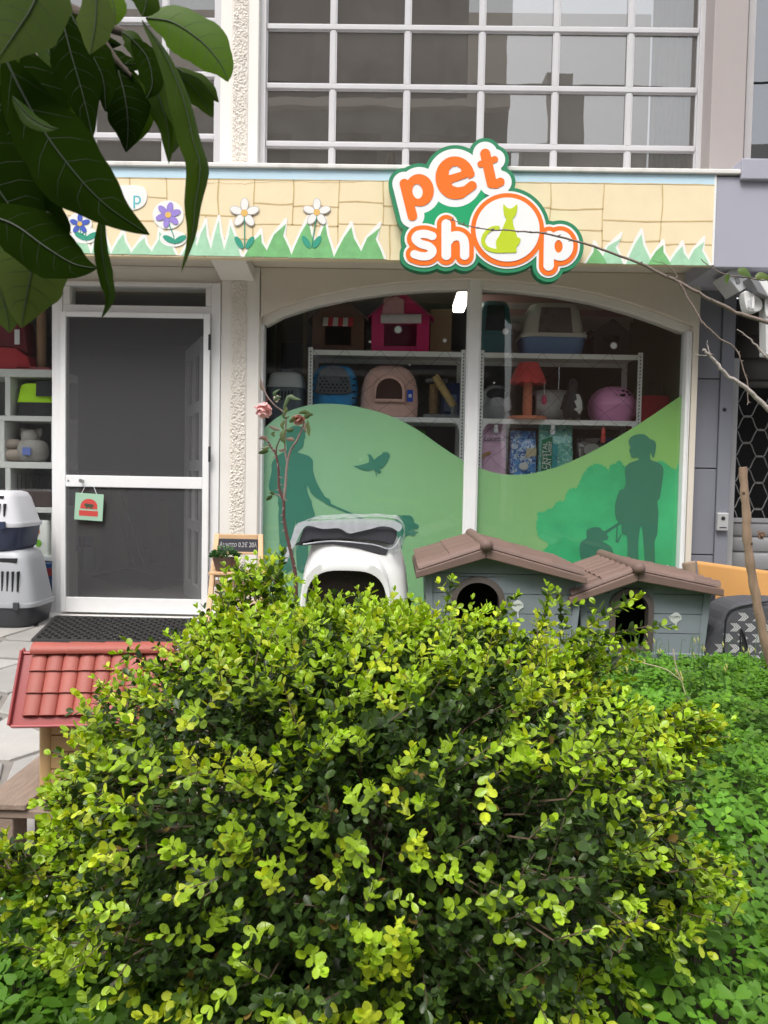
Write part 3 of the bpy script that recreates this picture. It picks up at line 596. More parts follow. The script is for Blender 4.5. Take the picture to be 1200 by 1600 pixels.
# grass spikes with white outlines
gr_l = mat('painted_grass_pale', (0.36, 0.62, 0.42), 0.75, 0.25, 18); gr_d = mat('painted_grass', (0.17, 0.44, 0.17), 0.75, 0.35, 18); wh = mat('painted_white', (0.80, 0.79, 0.76), 0.75, 0.05, 10)
ybase = lambda x: 395 + (x - 100) * .0195
def spike(x, y, hwid, m, lean=0):
    b = ybase(x) + 0.5
    def out(g, up):
        a = [(x - hwid - g, b), (x - hwid * .72 - g, b - (b - y) * .3), (x - hwid * .30 - g, b - (b - y) * .68), (x + lean - g * .35, y - up), (x + lean + g * .5, y - up), (x + hwid * .34 + g, b - (b - y) * .64), (x + hwid * .75 + g, b - (b - y) * .28), (x + hwid + g, b)]
        return XZ(a, YF)
    return out(4.2, 9), out(0, 0), m
sp = []
for x, y, hw_, m, ln in ((70, 352, 14, gr_l, 2), (100, 345, 16, gr_l, 3), (128, 362, 14, gr_l, 4), (158, 352, 15, gr_l, 4), (190, 366, 16, gr_l, 3), (222, 372, 18, gr_l, 4), (255, 362, 20, gr_l, -6), (300, 370, 16, gr_l, 8), (318, 350, 14, gr_l, 4), (340, 345, 12, gr_l, 2), (362, 352, 14, gr_l, -2), (402, 366, 20, gr_d, 6), (435, 350, 22, gr_d, 12), (478, 345, 24, gr_d, 4), (506, 348, 16, gr_d, 2), (545, 355, 24, gr_d, 4), (580, 356, 20, gr_d, 14), (932, 385, 16, gr_d, -4), (955, 372, 18, gr_l, 16), (998, 366, 20, gr_l, 4), (1030, 383, 18, gr_d, 6), (1062, 385, 18, gr_l, 4), (1090, 378, 18, gr_l, 10)):
    sp.append(spike(x, y, hw_, m, ln))
for i, (a, b, m) in enumerate(sp):
    o = MB().prism(a, YF - .0030 - .0001 * (i % 3), YF - .0013).build('grass_outline', wh, fas)
    MB().prism(b, YF - .0046 - .0002 * (i % 3), YF - .0034).build('grass_spike', m, fas)
# flowers
stem_m = mat('painted_stem', (0.03, 0.30, 0.20), .75, .15); petals = {'p': mat('petal_purple', (.30, .22, .60), .75, .2, 20), 'w': mat('petal_white', (.78, .77, .74), .75, .06, 20), 'b': mat('petal_blue', (.05, .10, .45), .75, .2, 20)}
cen_m = mat('flower_centre', (.72, .45, .12), .75, .1); rim_m = mat('petal_rim', (.50, .46, .42), .75, .1)
fk = [0]
def flower(x, y, kind, np_, r_, yb, lean=0):
    fk[0] += 1; hk = .0002 * fk[0]; Yp = YF - .0062
    st_ = [(x, y + 4), (x + 2 + lean * .3, y + 16), (x + 8 + lean, yb - 14), (x + 10 + lean, yb)] if kind != 'w' else [(x, y + 6), (x + lean * .5, (y + yb) / 2), (x + lean, yb)]
    if kind != 'w': MB().prism(XZ(ellipse(x, y, r_ * 1.62, r_ * 1.5, 24), YF), YF - .0050 - hk, YF - .0046 - hk).build('flower_halo', wh, fas); MB().prism(XZ(ellipse(x + 8 + lean, yb - 9, 21, 13, 24), YF), YF - .0051 - hk, YF - .0047 - hk).build('flower_halo', wh, fas)
    MB().tube([(*XZ([p], Yp)[0][:1], Yp, XZ([p], Yp)[0][1]) for p in crom(st_, 4, False)], .0035, 5).build('flower_stem', stem_m, fas)
    bx = st_[-1][0]
    for s_ in (-1, 1): MB().prism(XZ(ellipse(bx + s_ * 8.5, yb - 8, 11, 4.6, 16, -s_ * rad(58 if kind == 'w' else 28)), Yp), Yp - .0012 - .0003 * (s_ + 1), Yp).build('flower_leaf', stem_m, fas)
    for i in range(np_):
        a = 2 * math.pi * i / np_ - .3; c = (x + r_ * .78 * math.cos(a), y + r_ * .78 * math.sin(a))
        e = ellipse(c[0], c[1], r_ * .58, r_ * .33, 16, a)
        if kind == 'w': MB().prism(XZ(ellipse(c[0], c[1], r_ * .64, r_ * .40, 16, a), Yp), Yp - .0016, Yp).build('petal_rim', rim_m, fas)
        MB().prism(XZ(e, Yp), Yp - .003, Yp - .0019).build('petal', petals[kind], fas)
    MB().prism(XZ(ellipse(x, y, r_ * .32, r_ * .32, 16), Yp), Yp - .0045, Yp - .0032).build('flower_centre', cen_m, fas)
flower(263, 336, 'p', 6, 15, 382); flower(382, 333, 'w', 5, 17, 387); flower(495, 332, 'w', 5, 16, 386, -8); flower(125, 350, 'b', 5, 12, 377); flower(80, 345, 'w', 5, 12, 380)
# old painted speech bubble with the last letter showing
MB().prism(XZ(crom([(60, 318), (90, 300), (140, 296), (190, 290), (222, 292), (230, 305), (224, 322), (200, 330), (150, 330), (100, 324)], 5), YF), YF - .0052, YF - .0013).build('speech_bubble', wh, fas)
bl = P(214, 310, YF - .006); o = text_obj('painted_letter', 'p', mat('paint_turquoise', (.10, .46, .52), .75), fas, (bl.x, YF - .0058, bl.z), .12, depth=.0004)

# ================================================================== PET SHOP SIGN (built from rounded outlines)
sign = thing('shop_sign', 'orange and white pet shop sign with green rim and lime cat', 'sign', tuple(P(760, 430, 4.94)))
F = Field(1200, 900, 3.0)
def to_at(Y):
    def to(u, v): q = P(600 + u / 3.75, 210 + v / 3.75, Y); return q.x, q.z
    return to
mn, mxm = np.minimum, np.maximum
p1 = mxm(mn(F.cap((119, 292), (166, 480), 28), F.ell((207, 330), 84, 94, -.12)), -F.ell((196, 337), 30, 44, -.15))
eo = mxm(F.ell((416, 258), 115, 125, -.1), -F.poly([(378, 244), (380, 212), (400, 192), (425, 188), (447, 200), (453, 222)]))
e1 = mn(mxm(eo, -F.poly([(393, 290), (530, 232), (580, 232), (580, 300), (500, 283), (468, 308), (430, 314), (402, 305)])), mn(F.cap((515, 304), (450, 352), 27), F.cap((440, 262), (508, 235), 22)))
e1 = mxm(e1, -F.poly([(393, 290), (500, 250), (470, 306), (430, 314), (402, 305)]))
t1 = mn(mn(F.cap((592, 118), (630, 288), 30), F.cap((565, 178), (648, 150), 19)), F.path([(634, 292), (655, 295), (680, 282)], 25))
pet = mn(mn(p1, e1), t1)
pet_solid = mn(mn(mn(F.cap((119, 292), (166, 480), 28), F.ell((207, 330), 84, 94)), F.ell((416, 258), 122, 128)), t1)
s1 = F.path(crom([(283, 600), (245, 588), (200, 592), (185, 618), (215, 645), (262, 660), (284, 688), (262, 714), (220, 718), (178, 706)], 5, False), 24)
h1 = mn(F.cap((364, 530), (364, 712), 28), F.path(crom([(372, 632), (395, 606), (430, 598), (458, 612), (470, 645), (471, 712)], 5, False), 27))
p2 = mxm(mn(F.cap((965, 600), (962, 772), 30), F.ell((1030, 656), 76, 88)), -F.ell((1020, 660), 24, 37))
p2s = mn(F.cap((965, 600), (962, 772), 30), F.ell((1030, 656), 76, 88))
O_ = F.ell((722, 562), 200, 200)
shopw = mn(mn(s1, h1), p2); shops = mn(mn(s1, h1), p2s)
orange_o = mn(shops - 27, O_ - 14)
white_o = mn(orange_o - 13, pet_solid - 42)
inner = F.poly([(230, 300), (600, 300), (560, 560), (200, 560)])
green_o = mn(white_o - 23, inner)
or_m = mat('sign_orange', (0.95, 0.17, 0.015), 0.35, 0.03, 5); wh_m = mat('sign_white', (0.82, 0.82, 0.82), 0.35, 0.02, 5); gn_m = mat('sign_green_rim', (0.02, 0.22, 0.10), 0.4, 0.08, 5); gi_m = mat('sign_green', (0.008, 0.34, 0.13), 0.4, 0.05, 5); li_m = mat('sign_lime', (0.50, 0.62, 0.02), 0.4, 0.05)
Ys = 4.925
def layer(name, f, k, m, t=.003):
    y0 = Ys - .0035 * k; return F.mesh(f, to_at(4.93), y0, y0 + t).build(name, m, sign)
F.mesh(green_o, to_at(4.93), Ys, 4.998).build('backing_board', gn_m, sign)
layer('green_inlay', mxm(inner, -white_o), 1, gi_m, .0030)
layer('white_outline', white_o, 1, wh_m, .0034)
wo = layer('orange_outline', orange_o, 2, or_m)
for nm, q in (('letter_p', p1), ('letter_e', e1), ('letter_t', t1)): layer(nm, q, 2, or_m)
layer('letter_counters', F.ell((722, 562), 187, 187), 3, wh_m)
for nm, q in (('letter_s', s1), ('letter_h', h1), ('letter_p', p2)): layer(nm, q, 3, wh_m)
cat_f = F.poly(crom([(697, 416), (704, 420), (716, 433), (735, 440), (752, 435), (768, 420), (778, 418), (778, 440), (772, 470), (760, 490), (752, 502), (754, 530), (762, 558), (772, 585), (778, 606), (797, 616), (790, 645), (772, 668), (774, 694), (740, 698), (690, 697), (668, 690), (655, 660), (656, 625), (672, 600), (690, 560), (705, 525), (714, 500), (704, 485), (698, 455)], 3))
tail = F.path(crom([(665, 552), (632, 556), (600, 578), (580, 612), (582, 645), (604, 672), (645, 686), (700, 688)], 4, False), 11.5)
layer('cat_emblem', mn(cat_f, tail), 4, li_m)
for px, py in ((660, 300), (850, 400)):        # stand-off bolts behind the board
    q = P(px, py, 4.99); MB().tube([(q.x, 4.97, q.z), (q.x, 5.03, q.z)], .008, 8).build('bolt', mat('steel', (.55, .55, .55), .3, metal=.9), sign)

# ================================================================== NEIGHBOURING GREY BUILDING ON THE RIGHT
nb = thing('neighbour_building', 'grey neighbouring building with a metal shutter right of the shop', 'building', (2.9, YW, 0))
nx0 = xR + .004; nx1 = 5.2
BX('upper_fascia', grey_render, nb, fx1 + .004, nx1, YF + .004, YW + .3, P(1160, 418, YF).z, P(1160, 276, YF).z, bevel=.006)
BX('upper_pillar', taupe, nb, P(1113, 130, 5.38).x, P(1166, 130, 5.38).x, 5.38, 5.9, zup - .2, ztop, bevel=.006)
BX('window_sill', grey_render, nb, P(1156, 270, 5.0).x, nx1, YF - .03, YW + .05, P(1180, 283, YF).z, P(1180, 250, YF).z, bevel=.008)
ux0 = P(1166, 130, 5.45).x + .002
uf = MB(); zz0, zz1 = P(1180, 250, YF).z + .001, ztop
uf.box(ux0, ux0 + .05, 5.45, 5.52, zz0, zz1); uf.box(ux0 + .051, nx1, 5.45, 5.52, zz0, zz0 + .05); uf.box(nx1 - 1.2, nx1 - 1.15, 5.45, 5.52, zz0 + .051, zz1)
uw = uf.build('upper_window', mat('grey_frame', (.42, .40, .40), .4), nb, bevel=.004)
MB().box(ux0 + .05, nx1, 5.48, 5.486, zz0 + .05, zz1).build('pane', glass('neighbour_glass', (.5, .52, .55), 2.2, 1.6), uw)
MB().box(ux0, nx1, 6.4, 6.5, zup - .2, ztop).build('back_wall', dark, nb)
# cladding panels of the pilaster
px0, px1 = nx0, P(1141, 700, 5.60).x
ys_ = [420, 592, 732, 867, 1040]
BX('pilaster', mat('pilaster_core', (.05, .05, .055), .8), nb, px0, px1 + .002, 5.612, 5.9, 0.0, zsof + .06)
xm = P(1121, 700, 5.60).x
for a, b in zip(ys_, ys_[1:]):
    za, zb_ = P(1110, a, 5.60).z, max(0.0, P(1110, b, 5.60).z)
    BX('cladding_panel', panel_grey, nb, px0 + .002, xm - .002, 5.60, 5.6115, zb_ + .004, za - .004, bevel=.003)
BX('cladding_strip', panel_grey, nb, xm + .001, px1, 5.585, 5.6115, 0, P(1130, 424, 5.60).z, bevel=.004)
q = P(1137, 640, 5.58); MB().lathe([(0, 0), (.014, 0), (.012, .006), (0, .008)], n=12).xf(lambda p: Vector((q.x - .02 + p.x, 5.585 - p.z, q.z + p.y))).build('bolt', black_pl, nb)
# shutter: guide rail, slats above and below, wave grille between
YS = 5.74
sh = BX('shutter_rail', shutter_m, nb, P(1130, 800, 5.64).x, P(1145, 800, 5.64).x, 5.62, 5.70, 0, P(1140, 560, 5.64).z, bevel=.004)
kx = P(1127, 815, 5.57)
kb_ = BX('lock_box', mat('lock_box', (.5, .5, .5), .4, metal=.3), nb, kx.x - .035, kx.x + .045, 5.55, 5.584, kx.z - .065, kx.z + .065, bevel=.008)
MB().lathe([(0, 0), (.014, 0), (.014, .004), (0, .006)], n=14).xf(lambda p: Vector((kx.x + .004 + p.x, 5.55 - p.z, kx.z + .025 + p.y))).build('key_hole', black_pl, kb_)
BX('slot', black_pl, kb_, kx.x - .02, kx.x + .03, 5.548, 5.551, kx.z - .045, kx.z - .038, bevel=0)
shx0 = P(1143, 700, YS).x + .005; shx1 = nx1 - .1
BX('shutter_slat_or_void', mat('bottom_void', (.015, .015, .016), .9), nb, shx0, shx1, 6.3, 6.35, 0, zsof + .05, bevel=0)  # near-black sheet for the unlit space behind the grille
def slat(z0_, z1_, m=shutter_m):
    def fn(u, v):
        return (shx0 + (shx1 - shx0) * u, YS - .012 * math.sin(math.pi * min(1, v * 1.12)) ** .6 if v < .9 else YS + .004, z0_ + (z1_ - z0_) * v)
    MB().grid(fn, 1, 14).build('shutter_slat_or_void', m, nb, smooth=50, solid=.003)
zt_ = P(1175, 425, YS).z
dshut = mat('shutter_metal_shaded', (.10, .09, .085), .5, .1, 6, metal=.2)  # darker copy of the shutter metal: overhang shade put into the upper slats
for a, b in ((425, 487), (487, 524), (524, 560), (560, 594), (594, 606)): slat(P(1175, b, YS).z, P(1175, a, YS).z, dshut)
zg0, zg1 = P(1175, 812, YS).z, P(1175, 606, YS).z
zz = zg0; edges = [812, 838, 862, 890, 920, 950, 985]
for a, b in zip(edges, edges[1:]): slat(P(1175, b, YS).z, P(1175, a, YS).z)
wire_m = mat('grille_wire', (.22, .215, .21), .45, .15, 20, metal=.3)
pitch = .205; rowh = .105; k = 0; zr = zg0 + .03
while zr < zg1:
    pts = []; n_ = int((shx1 - shx0) / .02)
    for i in range(n_ + 1):
        x = shx0 + i * .02; t = ((x - shx0) / pitch + (.5 if k % 2 else 0)) % 1.0
        tri = abs(2 * t - 1); wv = min(1, max(0, (tri - .22) / .56)); wv = wv * wv * (3 - 2 * wv); pts.append((x, YS - (.003 if k % 2 else -.003), zr + (wv - .5) * rowh))
    MB().tube(pts, .0045, 5).build('grille_wire', wire_m, nb, smooth=60); zr += rowh * .93; k += 1
BX('grille_rail', shutter_m, nb, shx0, shx1, YS - .02, YS + .02, zg0 - .02, zg0 + .012)
# things in the dark behind the grille
BX('threshold', MATS['pavement_concrete'], nb, px0, nx1, 5.44, 6.3, -.1, -.018, bevel=0)
# floodlights under the grey fascia
fl_w = mat('floodlight_white', (.75, .75, .74), .4, .04); fl_g = mat('floodlight_glass', (.55, .56, .58), .15, .05)
fl_d = mat('floodlight_shade', (.20, .20, .21), .5, .1)
def floodlight(label, Y, parts):
    c = P(*parts[0][2][0], Y); t = thing('floodlight', label, 'floodlight', tuple(c), 'floodlights under the grey fascia')
    for nm, m, pix, y0, y1 in parts: MB().prism(XZ(pix, Y), Y + y0, Y + y1).build(nm, m, t, bevel=.006)
    return t
t = floodlight('small wedge shaped white floodlight tilted down beside the pilaster top', 5.12, [('housing', fl_w, [(1140, 421), (1163, 430), (1163, 451), (1151, 444)], -.05, .16), ('lens', fl_g, [(1127, 432), (1139, 421), (1162, 453), (1149, 460)], -.062, .15), ('lamp_socket', fl_d, [(1141, 437), (1147, 437), (1150, 445), (1144, 448)], -.068, -.06)])
q = P(1142, 424, 5.17); MB().tube([(q.x, 5.17, q.z), (q.x - .01, 5.2, P(1160, 418, YF).z + .02)], .014, 8).build('mount_arm', fl_w, t)
t = floodlight('larger white floodlight with lock bracket at the right edge', 5.02, [('housing', fl_w, [(1178, 439), (1236, 436), (1240, 486), (1196, 468)], -.05, .16), ('shade', fl_d, [(1164, 437), (1177, 438), (1196, 469), (1178, 461)], -.06, .14), ('bracket', fl_w, crom([(1163, 456), (1172, 456), (1190, 468), (1190, 484), (1174, 487), (1166, 480)], 3), .0, .08), ('plate', fl_g, [(1168, 468), (1172, 466), (1172, 482), (1168, 482)], -.012, .02), ('plate', fl_w, [(1174, 464), (1178, 464), (1177, 484), (1173, 484)], -.02, .02)])
q = P(1190, 440, 5.1); MB().tube([(q.x, 5.1, q.z), (q.x, 5.12, P(1160, 418, YF).z + .02)], .016, 8).build('mount_arm', fl_w, t)
t = floodlight('hanging white sign box below the larger floodlight at the right edge', 5.06, [('housing', mat('sign_box', (.62, .62, .62), .5, .06), [(1192, 470), (1260, 470), (1260, 562), (1193, 556)], -.04, .06), ('end_cap', fl_w, crom([(1190, 472), (1197, 469), (1197, 496), (1191, 494)], 3), -.05, -.041)]); t['category'] = 'sign box'; t.name = 'sign_box'; del t['group']
# ================================================================== SHELVES AND GOODS IN THE DISPLAY WINDOW
shelf_m = mat('shelf_enamel', (.80, .80, .78), .4, .05, 10); hole_m = mat('punched_hole', (.02, .02, .02), .8)
YSH = 5.86; DSH = .42
zsh = [P(740, 553, YSH).z, P(740, 656, YSH).z, P(740, 770, YSH).z, P(740, 880, YSH).z]
def shelf_unit(pxa, pxb, label):
    x0, x1 = P(pxa, 610, YSH).x, P(pxb, 610, YSH).x
    t = thing('metal_shelf_unit', label, 'shelf', ((x0 + x1) / 2, YSH + .2, zsill), 'white metal shelves in the display window')
    for x, s_ in ((x0, 1), (x1, -1)):
        for y, q in ((YSH, 1), (YSH + DSH, -1)):
            xa, xb = sorted((x, x + s_ * .036)); ya, yb = sorted((y, y + q * .004))
            po = MB().box(xa, xb, ya, yb, zsill + .01, zsh[0] + .03); xa2, xb2 = sorted((x, x + s_ * .003)); ya2, yb2 = sorted((y + q * .0041, y + q * .036)); po.box(xa2, xb2, ya2, yb2, zsill + .01, zsh[0] + .03)
            po = po.build('upright', shelf_m, t)
            if q == 1:
                hm = MB(); z = zsh[2]
                while z < zsh[0]: hm.box((xa + xb) / 2 - .004, (xa + xb) / 2 + .004, y - .0012, y - .0002, z, z + .012); z += .026
                hm.build('punched_holes', hole_m, po)
    for z in zsh:
        b = MB().box(x0 + .004, x1 - .004, YSH + .002, YSH + DSH - .006, z + .008, z + .012); b.box(x0 + .038, x1 - .038, YSH - .001, YSH + .0015, z - .026, z + .0119); b.box(x0 + .038, x1 - .038, YSH + DSH - .005, YSH + DSH - .002, z - .026, z + .0079)
        so_ = b.build('shelf_board', shelf_m, t)
        if z < zsh[0]:
            for x, s_ in ((x0, 1), (x1, -1)):
                g_ = MB().prism([(x + s_ * .037, z - .027), (x + s_ * .075, z - .027), (x + s_ * .055, z - .045), (x + s_ * .037, z - .085)], YSH - .001, YSH + .002).build('gusset', shelf_m, so_)
    return x0, x1
sxa, sxb = shelf_unit(481, 727, 'white slotted metal shelf in the left window bay'); sxc, sxd = shelf_unit(748, 1003, 'white slotted metal shelf in the right window bay')
def on(px, k, Y): return Vector((P(px, 600, Y).x, Y, zsh[k] + .0125))
def W(px0, px1, Y): return P(px1, 600, Y).x - P(px0, 600, Y).x
def H(py0, py1, Y): return P(740, py0, Y).z - P(740, py1, Y).z
def ring_arch(w, h, n=10): return [(w / 2, 0)] + [(w / 2 * math.cos(math.pi * i / n), h - w / 2 + w / 2 * math.sin(math.pi * i / n)) for i in range(n + 1)] + [(-w / 2, 0)]

def house(base, w, h, d, wall, roofc, label, open_w, open_h, name='cat_house', awning=None, hat=False, lift=.05):
    t = thing(name, label, 'pet house', tuple(base)); x, y, z = base; e = h * .62
    ow, oh = open_w / 2, open_h
    f = MB()
    for q in ([(-w / 2, 0), (-ow, 0), (-ow, e), (-w / 2, e)], [(ow, 0), (w / 2, 0), (w / 2, e), (ow, e)], [(-ow, 0), (ow, 0), (ow, lift), (-ow, lift)], [(-ow, lift + oh), (ow, lift + oh), (ow, e), (-ow, e)], [(-w / 2, e), (w / 2, e), (0, h)]):
        f.prism([(x + a, z + b) for a, b in q], y, y + .012)
    f.box(x - w / 2, x - w / 2 + .012, y + .0125, y + d, z, z + e); f.box(x + w / 2 - .012, x + w / 2, y + .0125, y + d, z, z + e); f.box(x - w / 2 + .0125, x + w / 2 - .0125, y + d - .012, y + d, z, z + e); f.box(x - w / 2 + .0125, x + w / 2 - .0125, y + .013, y + d - .0125, z, z + .01)
    f.build('wall', wall, t)
    for s_ in (-1, 1):
        MB().prism([(x, z + h + .002), (x + s_ * (w / 2 + .035), z + e - .035), (x + s_ * (w / 2 + .035), z + e - .022), (x, z + h + .016)], y - .03, y + d + .02).build('roof_panel', roofc, t, bevel=.002)
    if awning:
        n_ = 6
        for i in range(n_):
            a0 = x - ow * 1.15 + 2.3 * ow * i / n_; a1 = x - ow * 1.15 + 2.3 * ow * (i + 1) / n_
            MB().hexa([(a0, y - .05, z + lift + oh - .01), (a1, y - .05, z + lift + oh - .01), (a1, y - .046, z + lift + oh - .014), (a0, y - .046, z + lift + oh - .014), (a0, y - .002, z + lift + oh + .06), (a1, y - .002, z + lift + oh + .06), (a1, y - .0005, z + lift + oh + .056), (a0, y - .0005, z + lift + oh + .056)]).build('awning_stripe', awning[i % 2], t)
    if hat:
        furm = mat('plush_white', (.6, .55, .55), .95, .2, 40, bump=1, bscale=120)
        MB().prism([(x - ow * 1.15, z + lift + oh + .05), (x + ow * .2, z + lift + oh + .05), (x + ow * .2, z + h * .86), (x - ow * .3, z + h * .93), (x - ow * 1.05, z + h * .88)], y - .03, y - .002).build('hat', mat('hat_felt', (.55, .28, .30), .9, .15, 20), t, bevel=.008)
        MB().loft([[(x - ow * 1.2, y - .03 + .022 * math.cos(a), z + lift + oh + .03 + .035 * math.sin(a)) for a in np.linspace(0, 6.28, 13)[:-1]], [(x + ow * 1.25, y - .03 + .022 * math.cos(a), z + lift + oh + .035 + .035 * math.sin(a)) for a in np.linspace(0, 6.28, 13)[:-1]]]).build('hat_brim', furm, t, smooth=60)
    return t
red_m = mat('awning_red', (.55, .03, .04), .7); awn_w = mat('awning_white', (.62, .60, .56), .8)
Yi = 5.94
house(on(527, 0, Yi), W(488, 568, Yi), H(472, 550, Yi) * 1.15, .3, mat('brown_felt', (.14, .07, .045), .9, .2), mat('brown_roof', (.12, .07, .05), .8), 'brown cat house with striped red and white awning on top shelf', .2, .15, awning=(awn_w, red_m))
house(on(624, 0, Yi), W(579, 669, Yi), H(455, 550, Yi), .32, mat('pink_felt', (.60, .02, .15), .85, .12, 12), mat('pink_roof', (.33, .02, .09), .8), 'bright pink cat house wearing a santa hat on top shelf', W(597, 648, Yi), .17, hat=True)
def carrier_box(base, w, h, d, top, bot, label, split=.5, name='pet_carrier', slots=0, bevel_e=5, taper=.9, handle=True, toph=None):
    t = thing(name, label, 'pet carrier', tuple(base)); x, y, z = base; y += d / 2
    MB().loft([se_ring(x, y, z, w * .44, d * .44, bevel_e), se_ring(x, y, z + .01, w * .455, d * .455, bevel_e), se_ring(x, y, z + h * split, w * .5, d * .5, bevel_e)]).build('lower_shell', bot, t, smooth=40)
    MB().loft([se_ring(x, y, z + h * split + .0005, w * .52, d * .52, bevel_e), se_ring(x, y, z + h * split + .014, w * .52, d * .52, bevel_e)]).build('rim', top, t, smooth=40)
    MB().loft([se_ring(x, y, z + h * split + .0145, w * .5, d * .5, bevel_e), se_ring(x, y, z + h * .86, w * .5 * taper, d * .5 * taper, bevel_e), se_ring(x, y, z + h * .96, w * .5 * taper * .93, d * .5 * taper * .93, bevel_e * .8), se_ring(x, y, z + h, w * .5 * taper * .75, d * .5 * taper * .75, bevel_e * .7)]).build('upper_shell', top, t, smooth=50)
    if handle: MB().tube([(x - w * .16, y, z + h - .005), (x - w * .12, y, z + h + .03), (x + w * .12, y, z + h + .03), (x + w * .16, y, z + h - .005)], .009, 8).build('handle', bot, t, smooth=50)
    for i in range(slots):
        a = x + (i - (slots - 1) / 2) * w * .09; BX('air_slot', dark, t, a - .005, a + .005, y - d * .5 - .004, y - d * .45, z + h * split - .10, z + h * split - .03, bevel=0)
    return t
gw_ = mat('carrier_pale_grey', (.68, .72, .74), .4, .05); gd_ = mat('carrier_slate', (.17, .21, .25), .45, .08)
# left of the shelf: stand of stacked carriers
zc0 = P(444, 668, Yi).z
b0 = Vector((P(444, 600, Yi).x, Yi - .02, zc0)); carrier_box(b0, W(416, 474, Yi), H(580, 668, Yi), .36, gw_, gd_, 'grey carrier with white lid beside the left window frame', .72, slots=6, taper=.95)
zc1 = P(444, 755, Yi).z; carrier_box(Vector((b0.x, b0.y, zc1)), W(416, 476, Yi), zc0 - zc1 - .034, .36, gw_, gd_, 'second pale carrier under the white-lidded grey one', .3, taper=.95)
cb = thing('storage_crate', 'grey storage crate carrying the stacked carriers at the left frame', 'crate', (b0.x, b0.y + .18, zsill))
BX('crate_body', gd_, cb, b0.x - .15, b0.x + .15, b0.y, b0.y + .36, zsill + .001, zc1 - .03); BX('crate_lid', gw_, cb, b0.x - .16, b0.x + .16, b0.y - .01, b0.y + .37, zc1 - .0295, zc1 - .001)
# blue round carrier with grille
def dome(base, w, h, d, m, n=28, e=2.6, k=9):
    x, y, z = base; return MB().loft([se_ring(x, y, z + h * (1 - math.cos(a)) / 2, w / 2 * (math.sin(a) ** .42 if a > .02 and a < 3.12 else .25), d / 2 * (math.sin(a) ** .42 if a > .02 and a < 3.12 else .25), e, n) for a in [math.pi * i / k for i in range(k + 1)]])
bb = on(523, 1, Yi + .16); blue_m = mat('carrier_blue', (.03, .36, .80), .35, .06); t = thing('blue_carrier', 'round bright blue pet carrier with grey grille on the middle shelf', 'pet carrier', tuple(bb))
w_, h_ = W(486, 561, Yi + .05), H(570, 654, Yi); dome(bb, w_, h_, .36, blue_m).build('shell', blue_m, t, smooth=60)
gm = mat('grille_grey', (.10, .11, .13), .5)
MB().prism([(bb.x + a, bb.z + b) for a, b in crom([(-.12, h_ * .42), (-.13, h_ * .55), (-.10, h_ * .82), (-.04, h_ * .93), (.05, h_ * .93), (.11, h_ * .82), (.14, h_ * .55), (.12, h_ * .42)], 3)], bb.y - .196, bb.y - .16).build('door', gm, t, bevel=.006)
hm = MB()
for i in range(7):
    for j in range(5):
        if abs(i - 3) < 2 and j > 2: continue
        cx, cz = bb.x - .095 + i * .032 + (.016 if j % 2 else 0), bb.z + h_ * .47 + j * .024
        if abs(cx - bb.x) < .115: hm.prism([(cx - .011, cz), (cx, cz - .010), (cx + .011, cz), (cx, cz + .010)], bb.y - .1985, bb.y - .1965)
hm.build('grille_holes', dark, t)
for i in range(5):
    for s_ in (-1, 1): zz_ = bb.z + h_ * (.22 + .12 * i); BX('vent_slot', dark, t, *sorted((bb.x + s_ * (w_ * .40), bb.x + s_ * w_ * .47)), bb.y - .15, bb.y - .135, zz_, zz_ + .012, bevel=0)
# pale pink igloo bed
bi = on(609, 1, Yi + .16); fleece = mat('fleece_pink', (.80, .50, .43), .95, .1, 30, bump=.5, bscale=160)
t = thing('igloo_bed', 'pale pink plush igloo bed with dark arched opening', 'pet bed', tuple(bi)); w_, h_ = W(564, 656, Yi), H(568, 653, Yi)
MB().loft([se_ring(bi.x, bi.y, bi.z + h_ * v, w_ / 2 * r_, .2 * r_, 3.4, 40) for v, r_ in ((0, .9), (.04, .98), (.3, 1.0), (.55, .97), (.75, .88), (.9, .70), (.98, .45), (1, .2))]).build('shell', fleece, t, smooth=70)
MB().prism([(bi.x + a, bi.z + h_ * .30 + b) for a, b in ring_arch(w_ * .46, h_ * .42)], bi.y - .222, bi.y - .15).build('opening', mat('bed_inside', (.07, .03, .02), .95), t)
pts = [(bi.x + a * 1.06, bi.y - .212, bi.z + h_ * .30 + b * 1.03) for a, b in ring_arch(w_ * .46, h_ * .42)]; MB().tube(pts + [pts[0]], .016, 8).build('opening_rim', fleece, t, smooth=70)
BX('tag', mat('tag_blue', (.01, .06, .50), .5), t, bi.x + w_ * .30, bi.x + w_ * .40, bi.y - .224, bi.y - .219, bi.z + h_ * .28, bi.z + h_ * .50)
BX('tag_print', white_v, t, bi.x + w_ * .325, bi.x + w_ * .375, bi.y - .2255, bi.y - .2242, bi.z + h_ * .36, bi.z + h_ * .42, bevel=0)
